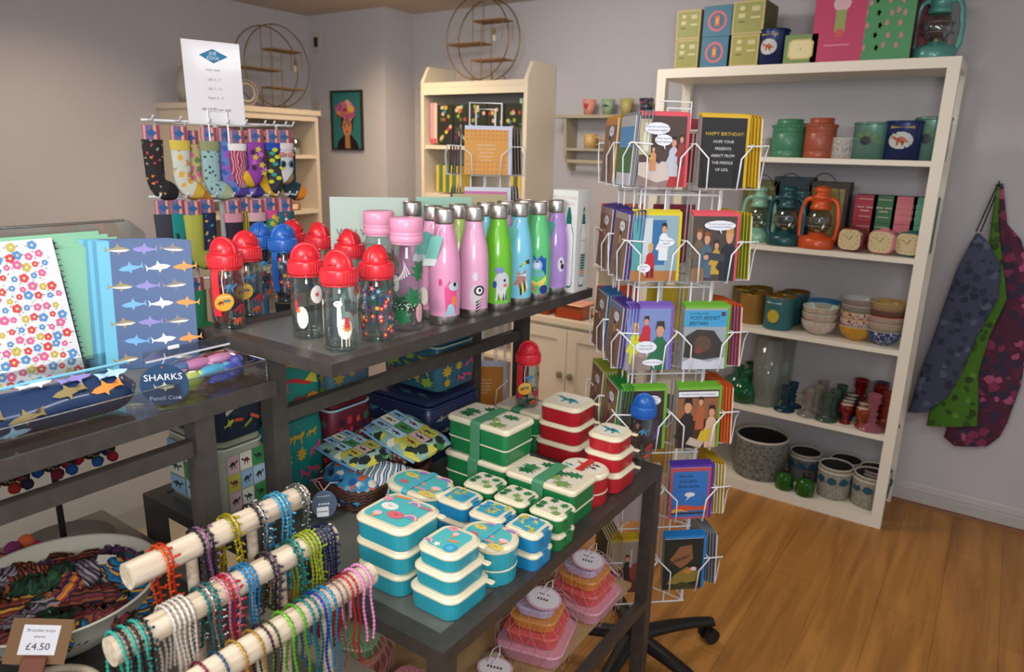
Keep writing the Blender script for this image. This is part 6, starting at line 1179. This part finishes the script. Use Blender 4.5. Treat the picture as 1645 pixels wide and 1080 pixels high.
carton(1340, 99, 3.33, .200, .09, .325, z, 'tall raspberry pink doll carton', '#b8325c', '#7a1f3c', [('p', [(.3, .80), (.38, .84), (.7, .84), (.76, .80), (.66, .72), (.36, .72)], '#2a2024'), ('e', .52, .70, .17, .10, '#d0a8b0'), ('r', .42, .36, .62, .62, '#8a9a50'), ('r', .46, .3, .58, .40, '#c84a4a'), ('t', 'Matilda', .5, .92, .05, '#e0b8c8'), ('r', .25, .2, .75, .215, '#d888a4')])
carton(1414, 96, 3.33, .205, .10, .33, z, 'tall green floral carton at the right of the bookcase top', '#3f8a50', '#5a1f2c', [('p', flower(.10+.80*((i*.755) % 1), .05+.90*((i*.57) % 1), .045), '#c9748a') for i in range(30)])
def lantern(u, v, y, z, s, col, label, handle=True, rz=0.):
    t = T('storm_lantern', label, 'lantern', (sx(u, v, y), y, z+.0005), rz, 'storm lanterns'); m_ = M(col, .35, .1, coat=.25)
    L_ = lambda pr: [(r*s*.86, q*s) for r, q in pr]
    MB().lathe(L_([(.001, 0), (.30, 0), (.31, .02), (.31, .13), (.27, .17), (.16, .19), (.14, .23), (.001, .23)]), m_, 28).done('fuel_tank', t)
    MB().lathe(L_([(.13, .24), (.20, .33), (.215, .43), (.18, .53), (.13, .58)]), MT('#dfe8e4', .2, .03), 24).done('glass_globe', t)
    mb = MB(); mb.lathe(L_([(.001, .23), (.08, .23), (.075, .27), (.05, .29), (.001, .29)]), M('#a8905a', .3, .8), 16); mb.done('burner', t)
    MB().lathe(L_([(.14, .575), (.17, .58), (.18, .62), (.15, .65), (.15, .74), (.18, .76), (.12, .80), (.10, .83), (.15, .86), (.13, .90), (.07, .93), (.001, .935)]), m_, 28).done('chimney_cap', t)
    for sg in (-1, 1): MB().tube([(sg*q*s, 0, zz*s) for q, zz in ((.22, .10), (.265, .20), (.275, .40), (.25, .62), (.22, .70), (.16, .745), (.11, .72))], [.045*s, .042*s, .038*s, .038*s, .038*s, .04*s, .04*s], m_, 10).done('side_tube', t)
    gw = M('#8a8a84', .4, .7)
    for zz in (.34, .46): MB().tube([(.195*s*cos(a*pi/10), .195*s*sin(a*pi/10), zz*s) for a in range(20)], .006*s, gw, 5, True).done('globe_guard', t)
    if handle: MB().tube([(.25*s*cos(a), 0, s*(.68+.44*sin(a))) for a in [i*pi/14 for i in range(15)]], .008*s, M('#3a3c38', .4, .6), 6).done('carry_handle', t)
lantern(1499, 92, 3.42, z, .30, '#4f8f84', 'pale teal storm lantern at the right end of the bookcase top', False)
carton(1478, 93, 3.50, .16, .09, .30, z, 'dark red carton behind the teal lantern on the bookcase top', '#8a2c3c', '#5a1f2c', [])
# shelf two
z = S2; g2 = 'tins on the upper shelf'
def canister(u, v, y, r, h, z, col, label):
    t = T('canister', label, 'canister', (sx(u, v, y), y, z+.0005), 0, 'ribbed canisters'); m_ = M(col, .4, coat=.1); mb = MB()
    mb.lathe([(.001, 0), (r*.98, 0), (r, h*.04), (r, h*.14), (r*.97, h*.16), (r, h*.18), (r, h*.60), (r*.97, h*.62), (r, h*.64), (r, h*.78)], m_, 36)
    mb.done('canister_body', t); mb = MB()
    mb.lathe([(r, h*.775), (r*1.03, h*.78), (r*1.03, h*.84), (r*.80, h*.86), (r*.76, h*.90), (r*.78, h*.99), (r*.7, h), (.001, h)], m_, 36)
    for i in range(24): a = i*pi/12; mb.ball((r*1.0*cos(a), r*1.0*sin(a), h*.80), r*.09, m_, 6, 4)
    mb.done('lid', t)
canister(1263, 258, 3.42, .072, .165, z, '#3a7a58', 'green ribbed canister, front of the pair on the upper shelf'); canister(1291, 257, 3.53, .068, .15, z, '#357050', 'green ribbed canister behind its twin on the upper shelf')
canister(1313, 259, 3.40, .064, .168, z, '#9c4a30', 'rust coloured ribbed canister on the upper shelf')
def pot_(u, v, y, r, h, z, mat, label, taper=.85, name='plant_pot', inner='#1f1c1a', rim='#c9c4b4', grp=None, base=None, sx_=None):
    t = T(name, label, 'pot', (sx(u, v, y, r) if sx_ is None else sx_, y, z+.0005), 0, grp); mb = MB()
    mb.lathe([(.001, .001), (r*taper, 0), (r*(taper+.04), h*.04), (r, h*.96), (r, h)], mat, 32); mb.lathe([(r*.93, h*.995), (r*.9, h*.5), (.001, h*.3)], M(inner, .9), 28); mb.done('pot_body', t)
    MB().lathe([(r+.0005, h*.965), (r+.002, h*.985), (r, h+.002), (r*.93, h), (r*.92, h*.96)], M(rim, .45), 32).done('rim', t)
    if base: MB().lathe([(r*taper+.001, 0), (r*taper+.002, h*.16)], M(base, .5), 28).done('base_band', t)
    return t
pot_(1351, 258, 3.42, .058, .085, z, MV('#b0aaa4', ('#6a5a5c', '#8a6a60', '#4a4a50'), 130, .35, .5), 'small speckled pot with a tan base on the upper shelf', .95, base='#a8824a')
pot_(1222, 258, 3.46, .05, .085, z, MV('#b0a89c', ('#7a6a5c', '#a8905a'), 130, .35, .5), 'small speckled pot mostly hidden behind the yellow cards', .95)
tin(1395, 260, 3.40, .075, .150, z, 'sage tin with a black olive, left of the navy tin', '#5f8a7c', 'olive', grp=g2)
tin(1447, 261, 3.39, .078, .155, z, 'navy tin with a crab between two sage tins', '#1d2c5c', 'crab', grp=g2)
tin(1492, 261, 3.41, .066, .170, z, 'sage tin with an olive at the right end of the upper shelf', '#5f8a7c', 'olive', grp=g2)
# shelf three
z = S3
lantern(1213, 400, 3.44, z, .275, '#7fae94', 'pale green storm lantern partly behind the card spinner'); lantern(1257, 400, 3.38, z, .285, '#10444a', 'dark teal storm lantern on the middle shelf'); lantern(1309, 404, 3.38, z, .290, '#c8501c', 'bright orange storm lantern on the middle shelf')
bx_ = [('r', .1, .1, .9, .9, '#9a8a4a'), ('r', .16, .16, .84, .84, '#8a8044')]
for i, (u, h, c1, l) in enumerate([(1213, .28, '#6a6640', 'khaki carton behind the pale green lantern'), (1262, .30, '#1a3a44', 'dark teal carton behind the teal lantern'), (1320, .285, '#3a3028', 'brown and khaki carton behind the orange lantern')]): carton(u, 392, 3.50, .17, .10, h, z, l, c1, c1, bx_ if i != 1 else [], group='lantern cartons on the middle shelf')
tin(1278, 396, 3.475, .030, .24, z, 'slim light blue tube between the teal and orange lanterns', '#4a7a84')
for i, (u, c1, c2, l, sh) in enumerate([(1379, '#a82438', '#7a1f2c', 'red', 0), (1409, '#2f6a3c', '#244a2c', 'green', 0), (1441, '#cf6a74', '#a84a54', 'pink', 1), (1473, '#4f9a78', '#3a6a54', 'mint', 1)]):
    a_ = [('t', 'TWIN BELL', .5, .55, .10, '#d8c8c4'), ('t', 'CLOCK', .5, .42, .10, '#d8c8c4'), ('r', .2, .84, .8, .86, '#d8c8c4'), ('r', .25, .2, .75, .22, '#d8c8c4')] if not sh else [('r', .15+.1*k, .15+.22*j, .17+.1*k, .3+.22*j, '#e0a8a0' if i == 2 else '#9ac8b0') for k in range(8) for j in range(3)]
    for j in (0, 1): carton(u-4*(1-j)*0, 408, 3.50, .092, .09, .118, z+.1188*j, '%s alarm clock carton, %s of its pair' % (l, ('lower', 'upper')[j]), c1, c2, a_, group='alarm clock cartons on the middle shelf')
def aclock(u, v, col, label, rz=.0):
    t = T('alarm_clock', label, 'clock', (sx(u, v, 3.36), 3.37, z+.0005), rz, 'square alarm clocks on the middle shelf'); m_ = M(col, .3, coat=.3); s = .108
    rings = [[(x*k, y0, .052+yy*k) for x, yy in rrect(s, s*.92, .032, 5)] for y0, k in ((-.035, .90), (-.032, .97), (-.02, 1), (.030, .96), (.036, .85))]; MB().loft(rings, m_, False).done('case', t)
    f = MB(); f.prism(rrect(s*.86, s*.80, .026, 5), M('#c9b88c', .5), (0, -.0355, .052), (1, 0, 0), (0, 0, 1), .002)
    for k in range(12): a = k*pi/6; f.prism(circ(.036*cos(a), .034*sin(a), .0022, n=6), M('#5a4a38', .5), (0, -.0362, .052), (1, 0, 0), (0, 0, 1), .0004)
    f.done('dial', t); h_ = MB(); h_.prism([(-.0015, 0), (.0015, 0), (.013, .020), (.011, .021)], M('#1f1c1a', .5), (0, -.0366, .052), (1, 0, 0), (0, 0, 1), .0004); h_.prism([(-.001, .001), (.001, -.001), (-.020, .018), (-.021, .016)], M('#1f1c1a', .5), (0, -.0370, .052), (1, 0, 0), (0, 0, 1), .0004); h_.done('hands', t)
    MB().rbox((0, 0, .098), (.036, .02, .010), .004, m_, .002).done('alarm_button', t)
aclock(1366, 409, '#6a1820', 'dark red square alarm clock, left of the three', -.25); aclock(1415, 414, '#c87880', 'pink square alarm clock, middle of the three', -.25); aclock(1459, 417, '#1f5f60', 'teal square alarm clock, right of the three', -.3)
# shelf four
z = S4
def metal_pot(u, v, y, r, h, col, label, motif=None):
    t = T('metal_pot', label, 'pot', (sx(u, v, y), y, z+.0005), 0, 'metal plant pots on the fourth shelf'); mb = MB(); fr = lambda q: r; mb.lathe([(.001, 0), (r*.97, 0), (r, .006), (r, h)], M(col, .4, .1), 32)
    if motif: wrap(mb, circ(0, h*.42, r*.42, h*.20), fr, M('#b8a028', .5), a0=-pi/2-.15); wrap(mb, [(-r*.6, h*.78), (r*.5, h*.78), (r*.5, h*.85), (-r*.6, h*.85)], fr, M('#8fb4b4', .5), a0=-pi/2-.15)
    mb.done('pot_body', t); MB().lathe([(r+.001, h*.97), (r, h), (r*.96, h), (r*.95, h*.5), (.001, h*.3)], M('#8a6a24', .35, .7), 28).done('brass_lining', t)
metal_pot(1205, 530, 3.42, .060, .145, '#8a6428', 'ochre metal pot beside the lemon pot'); metal_pot(1247, 536, 3.38, .066, .155, '#2f6668', 'teal metal pot with a lemon', True)
for u, v, y, c_, l in ((1215, 522, 3.56, '#7a5c2c', 'ochre metal pot at the back left of the fourth shelf'), (1262, 528, 3.50, '#2a6064', 'teal metal pot behind the lemon pot'), (1274, 520, 3.585, '#265a60', 'dark teal metal pot furthest back'), (1190, 528, 3.50, '#5a4a28', 'dark brown metal pot behind the orange cards')): metal_pot(u, v, y, .060, .150, c_, l)
def bowls(u, v, y, specs, where, r=.072):
    x = sx(u, v, y, r); zz = z
    for i, (c_, cols, rim, nm) in enumerate(specs):
        mt = MS(cols, 70, 2, .4, (0, R(90), 0)) if len(cols) > 2 else MV(c_, cols, 110, .42, .4); t = T('bowl', '%s bowl, %s in the stack %s' % (nm, 'at the bottom' if i == 0 else ORD[i]+' up', where), 'bowl', (x, y, zz+.0005), 0, 'stacked bowls on the fourth shelf'); mb = MB(); k = r*(1-.02*i if i == 0 else 1)
        mb.lathe([(.001, .001), (k*.45, 0), (k*.5, .004), (k*.82, .022), (k*.97, .045), (k, .064)], mt, 32); mb.lathe([(k, .064), (k*.96, .063), (k*.9, .045), (k*.6, .012), (.001, .008)], M(rim, .3, coat=.3), 32); mb.done('bowl_body', t); MB().tube([(k*.985*cos(a*pi/12), k*.985*sin(a*pi/12), .0645) for a in range(24)], .0018, M(rim, .3), 5, True).done('rim', t); zz += .0655 if i == 0 and False else .030+.004*(i == 0)
bowls(1320, 535, 3.52, [('#2a4a6a', ('#d8d4c8', '#1f2a34', '#b8502c'), '#2a6a94', 'black patterned'), ('#2a6a94', ('#d8d4c8', '#1a1f28', '#c9a878'), '#2a6f98', 'blue lined zigzag'), ('#2a6a94', ('#d8d4c8', '#1a1f28', '#c9a878'), '#2a74a0', 'blue zigzag')], 'behind the cream bowls', .080)
bowls(1312, 543, 3.39, [('#c4b8ac', ('#a8998c', '#b8a89a'), '#c9b898', 'cream dotted'), ('#b8a898', ('#a08c7c', '#c4b4a4'), '#b8c4b8', 'beige dotted'), ('#b8a898', ('#a08c7c', '#c4b4a4'), '#b8ccc4', 'pale lined dotted')], 'at the front left', .076)
bowls(1372, 550, 3.39, [('#b8862a', ('#c9962e', '#b8862a'), '#c9b8a4', 'mustard'), ('#c4a8a0', ('#2a2424', '#c4b4a8'), '#c99a3a', 'black and cream patterned'), ('#c4a8a0', ('#2a2424', '#c8803a'), '#c99a3a', 'orange flecked'), ('#3f5a50', ('#3f5a50', '#1f2a28', '#c4b8a8'), '#c4b0a0', 'green zigzag'), ('#8a6a6a', ('#6a4a50', '#c4b4b0', '#2a2424'), '#b0b0b0', 'mauve zigzag')], 'in the middle')
bowls(1427, 556, 3.38, [('#2a3c68', ('#c4c8d0', '#2a3c68'), '#c4b8a8', 'blue net patterned'), ('#8a8a78', ('#9a8a6a', '#6a8a88', '#c49a8a'), '#c4a898', 'striped stone coloured'), ('#c4a898', ('#6a8a84', '#c4a898', '#a87a6a'), '#d8502c', 'orange lined'), ('#3a4a40', ('#4a5a44', '#8a3a34', '#2a2c2a'), '#a86a5a', 'dark striped'), ('#8a7a44', ('#a88a4a', '#5a4a34', '#a8a07a'), '#a8884a', 'gold patterned')], 'at the right')
# shelf five: glass
z = S5
def glass(name, label, cat, u, v, y, prof, s, tint, grp=None, refl=.22, fill=None):
    t = T(name, label, cat, (sx(u, v, y, max(r for r, q in prof)*s), y, z+.0005), 0, grp); MB().lathe([(max(.001, r*s), q*s) for r, q in prof], MG(tint, .09, .12 if name == 'glass_vase' and 'cylinder' in label else .28), 28).done('glass_body', t)
    if fill: MB().lathe([(.001, fill[0]*s), (fill[1]*s, fill[0]*s), (fill[1]*s, (fill[0]+.2)*s), (.001, (fill[0]+.2)*s)], M('#c9c0a8', .6), 16).done('wax', t)
VA = [(0, 0), (.30, 0), (.42, .12), (.44, .35), (.36, .55), (.16, .68), (.14, .90), (.24, 1.0), (.22, 1.0), (.12, .90), (.14, .68), (.34, .54), (.42, .35)]
glass('glass_vase', 'dark green glass vase, front one beside the spinner', 'vase', 1194, 638, 3.37, VA, .155, '#1f8a54', 'green glass vases'); glass('glass_vase', 'dark green glass vase, taller one behind', 'vase', 1206, 628, 3.47, VA, .170, '#238a5c', 'green glass vases'); glass('glass_vase', 'pale green glass vase behind the orange cards', 'vase', 1182, 632, 3.48, VA, .14, '#6aa884', 'green glass vases')
CY = [(0, 0), (.20, 0), (.21, .02), (.21, 1.0), (.20, 1.0), (.195, .04), (0, .03)]
glass('glass_vase', 'tall clear cylinder vase, front one', 'vase', 1226, 658, 3.40, CY, .33, '#e2e6e0', 'clear cylinder vases'); glass('glass_vase', 'tall clear cylinder vase behind the front one', 'vase', 1243, 645, 3.54, CY, .34, '#e4e8e2', 'clear cylinder vases')
CSK = [(0, 0), (.40, 0), (.40, .03), (.20, .12), (.10, .2), (.16, .28), (.10, .36), (.17, .44), (.09, .52), (.14, .6), (.12, .7), (.18, .78), (.17, .95), (.2, 1.0), (.15, 1.0), (.13, .8), (0, .78)]
def stick(u, v, y, s, tint, label): glass('candlestick', label, 'candlestick', u, v, y, CSK, s, tint, 'glass candlesticks')
stick(1258, 670, 3.36, .120, '#1f5a74', 'dark blue glass candlestick, front one'); stick(1270, 660, 3.44, .120, '#245f7c', 'dark blue glass candlestick, behind its twin')
stick(1296, 676, 3.36, .125, '#c4bcb4', 'clear glass candlestick at the front'); stick(1309, 668, 3.43, .130, '#c8c0b8', 'clear glass candlestick in the middle'); stick(1318, 660, 3.52, .130, '#c4c0bc', 'clear glass candlestick at the back')
stick(1325, 683, 3.35, .125, '#6a8a70', 'grey green glass candlestick at the front'); stick(1336, 675, 3.42, .128, '#6f8a78', 'grey green glass candlestick in the middle'); stick(1347, 665, 3.51, .130, '#5a7a78', 'grey green glass candlestick at the back')
stick(1377, 662, 3.55, .165, '#a81420', 'tall red glass candlestick, left one'); stick(1408, 674, 3.50, .170, '#a81420', 'tall red glass candlestick, right one'); stick(1394, 672, 3.56, .155, '#c8c0b8', 'clear glass candlestick between the two red ones')
stick(1414, 700, 3.36, .160, '#d88a9a', 'pink glass candlestick at the right end'); stick(1428, 690, 3.46, .155, '#c8603a', 'orange glass candlestick at the right end'); stick(1432, 680, 3.58, .16, '#2a7a9a', 'blue glass candlestick in the far right corner')
EG = [(0, 0), (.26, 0), (.28, .05), (.18, .2), (.16, .38), (.26, .5), (.32, .7), (.33, 1.0), (.3, 1.0), (.28, .7), (.2, .5)]
for (u, v, y, c_, l) in ((1355, 689, 3.36, '#b0202a', 'red tealight glass at the front'), (1381, 696, 3.35, '#c8602c', 'orange tealight glass at the front'), (1358, 680, 3.41, '#2a5a78', 'blue tealight glass, first behind the red one'), (1361, 673, 3.46, '#2a6078', 'blue tealight glass, second behind the red one'), (1365, 666, 3.52, '#2a4f70', 'blue tealight glass, furthest back'), (1384, 686, 3.42, '#a8503a', 'rust tealight glass behind the orange one')): glass('tealight_glass', l, 'candle holder', u, v, y, EG, .092, c_, 'glass tealight holders', .2, (.78, .28))
# bottom shelf
z = S6; ptm = MV('#74746c', ('#4a504c', '#5a5a58', '#3f4644', '#8a8a80'), 70, .42, .55)
pot_(1215, 780, 3.45, .128, .205, z, ptm, 'large grey patterned plant pot on the bottom shelf', .93)
def vpot(u, v, y, r, h, lab, blue=1, light=0):
    pot_(u, v, y, r, h, z, MV('#9a9688' if light else '#6a6c68', ('#7a776c', '#8a867a', '#6a6860') if light else ('#3f4644', '#565a58'), 120, .4, .6), lab+', lower one of its nest', .9, grp='nested plant pots on the bottom shelf')
    t = pot_(u, v, y, r*.97, h*.62, z+h*.52, MV('#8f8a7c', ('#6a655a', '#a09a8c'), 120, .4, .6), lab+', upper one of its nest', .93, grp='nested plant pots on the bottom shelf')
    if blue: mb = MB(); [mb.prism([(-r*.3, 0), (-r*.2, .02), (0, .028), (r*.25, .018), (r*.3, .0), (0, -.012)], M('#184a5e', .6), (r*1.0*cos(a), r*1.0*sin(a), h*.12), (-sin(a), cos(a), 0), (0, 0, 1), .002) for a in (-pi/2-.7, -pi/2, -pi/2+.7, -pi/2+1.4)]; mb.done('blue_band', t)
vpot(1289, 768, 3.52, .076, .125, 'dark pot behind the green bottles'); vpot(1334, 812, 3.418, .077, .135, 'mottled pot in front with blue bands', 1, 1); vpot(1353, 785, 3.575, .074, .115, 'pot in the back row in the middle'); vpot(1392, 826, 3.418, .077, .135, 'pale ribbed pot at the right front', 1, 1); vpot(1412, 800, 3.535, .074, .12, 'pot in the back row at the right')
GB_ = [(0, 0), (.46, 0), (.5, .06), (.5, .5), (.40, .68), (.16, .78), (.15, .86)]
for u, v, y, l in ((1258, 792, 3.345, 'left'), (1291, 801, 3.335, 'right')):
    t = T('glass_bottle', 'squat green glass mister bottle, %s of the two' % l, 'bottle', (sx(u, v, y), y, z+.0005), 0, 'green mister bottles'); MB().lathe([(max(.001, r*.084), q*.105) for r, q in GB_], MG('#2c6a1c', .15, .6), 24).done('glass_body', t)
    mb = MB(); mb.lathe([(.015, .086), (.017, .090), (.017, .104), (.007, .108), (.007, .128), (.001, .129)], M('#2a2418', .4, .5), 14); mb.tube([(0, 0, .120), (-.026, 0, .128)], .003, M('#2a2418', .4, .5), 6); mb.done('sprayer', t)
# ================================================================ books in the tall cream unit
def books(zs, items):
    for (x, w, h, d, c_, lab, sh, hz) in items: 
        mb = MB(); mb.rbox((0, 0, 0), (w, d, h), .002, M(c_, .6), .001)
        if sh: art(mb, sh, (-w/2, -d/2, 0), (w, 0, 0), (0, 0, h), .0003)
        mb.done('book' if w < .05 else 'gift_box', loc=(x, 3.42+d/2, zs+hz+.0005), label=lab, cat='book' if w < .05 else 'box', group='books and boxes in the tall cream bookcase')
fl = lambda s_: [('r', .02, .02, .98, .98, '#23281c')]+[('e', random.Random(s_+i).uniform(.12, .88), random.Random(s_*3+i).uniform(.1, .9), .09, .10, ('#a83a3a', '#8a9a3a', '#c9a8a0', '#4a6a2c', '#3a7a9a', '#c9b84a')[i % 6]) for i in range(9)]
it = []
for i in range(2): it.append((-2.975+.027*i, .024, .235, .16, ('#d89098', '#d8b8a8')[i], ('pink spined book at the left end of the top compartment', 'pale spined book beside the pink one')[i], [('r', .1, .0, .9, .12, '#c83a4a')], 0))
for r_ in range(2):
    for c_ in range(5): it.append((-2.87+.125*c_, .12, .112, .14, '#1f241a', 'dark floral box in the top compartment, %s row, %s from left' % (('lower', 'upper')[r_], ORD[c_]), fl(r_*5+c_), .1125*r_))
it += [(-2.320, .022, .25, .16, '#8fb8a0', 'pale green book at the right end of the top compartment', None, 0)]
books(1.631, [(x, w, h, d, c_, l, s_, hz) for x, w, h, d, c_, l, s_, hz in it])
books(1.341, [(-2.93+.026*i, .023, .16+.01*(i % 2), .12, ('#c9b04a', '#4f7a4a')[i % 2], '%s spined book in the second compartment, %s from the left' % (('yellow', 'green')[i % 2], ORD[i]), None, 0) for i in range(7)]+[(-2.32-.026*i, .023, .15, .12, ('#c9b04a', '#5a6a3a')[i % 2], '%s book at the right of the second compartment, %s in' % (('yellow', 'olive')[i % 2], ORD[i]), None, 0) for i in range(3)])
# ================================================================ trousers on the wall hook
YW = 3.675
hk = T('wall_hook', 'small wall hook holding three pairs of printed trousers', 'hook', (aty(1605, 296, YW).x, YW, aty(1605, 296, YW).z)); MB().tube([(0, -.001, 0), (0, -.04, 0), (0, -.05, .014)], .004, M('#8a8a88', .4, .6), 8).done('hook_arm', hk)
def garment(label, outline, y, mat, cordm, top, depth=.036, seed=0):
    # outline: list of (v, u_left, u_right) in photograph pixels, measured at the wall
    c0 = aty((outline[0][1]+outline[0][2])/2, outline[0][0], YW-y); o = T('trousers', label, 'trousers', c0, 0, 'printed trousers hanging on the wall'); rings = []; N_ = 20; out2 = []
    for a, b in zip(outline, outline[1:]):
        for k in range(4): q = k/4; out2.append(tuple(a[i]*(1-q)+b[i]*q for i in range(3)))
    out2.append(outline[-1])
    for j, (v, u0, u1) in enumerate(out2):
        A, B = aty(u0, v, YW-y), aty(u1, v, YW-y); c = (A+B)/2; w_ = (B-A).length/2; ring = []
        for i in range(N_):
            t = 2*pi*i/N_; x = w_*cos(t); f_ = 1+.22*sin(5*x/.035+seed+j*.25)*(1 if sin(t) < 0 else .3); ring.append(tuple(c+(B-A).normalized()*x+V((0, depth*.5*sin(t)*f_*min(1, .35+w_/.06), 0))-c0))
        rings.append(ring)
    MB().loft(rings, mat, True).done('cloth', o)
    mb = MB()
    for d_ in (-.004, .004): mb.tube([V((hk.location.x, YW-.045, hk.location.z))-c0+V((d_, 0, 0)), V((d_*2, .0, .0))+V(((top-.5)*.0, 0, .005))], .003, cordm, 6)
    mb.done('waist_cord', o); return o
def elephants(a, b_, sc=16): return MV(a, (b_, b_, a), sc*1.6, .33, .85)
garment('blue grey elephant print trousers, left of the three on the hook', [(375, 1568, 1574), (392, 1558, 1590), (430, 1538, 1608), (480, 1520, 1604), (540, 1500, 1570), (600, 1478, 1545), (640, 1466, 1520), (662, 1458, 1490)], .115, MV('#3a3f56', ('#23283c', '#4f546c', '#2a2f44'), 26, .42, .85), M('#1a1c28', .8), .3, seed=1)
garment('bright green elephant print trousers, middle of the three', [(300, 1601, 1606), (360, 1592, 1604), (430, 1585, 1612), (480, 1560, 1618), (540, 1530, 1590), (600, 1512, 1572), (650, 1496, 1572), (684, 1488, 1570)], .075, MV('#3f6a14', ('#24400e', '#568220', '#2c4c10'), 28, .40, .85), M('#2c4c10', .8), .5, seed=2)
garment('maroon and purple paisley trousers, right of the three', [(298, 1603, 1612), (360, 1600, 1618), (385, 1598, 1640), (440, 1600, 1658), (500, 1602, 1662), (560, 1568, 1650), (620, 1552, 1640), (680, 1524, 1618), (702, 1516, 1606), (716, 1532, 1588)], .035, MV('#4a1830', ('#7a2a4c', '#2a2038', '#a04a6c', '#33203c', '#5a1f3a'), 24, .55, .8), M('#2a1c34', .8), .5, .034, seed=3)
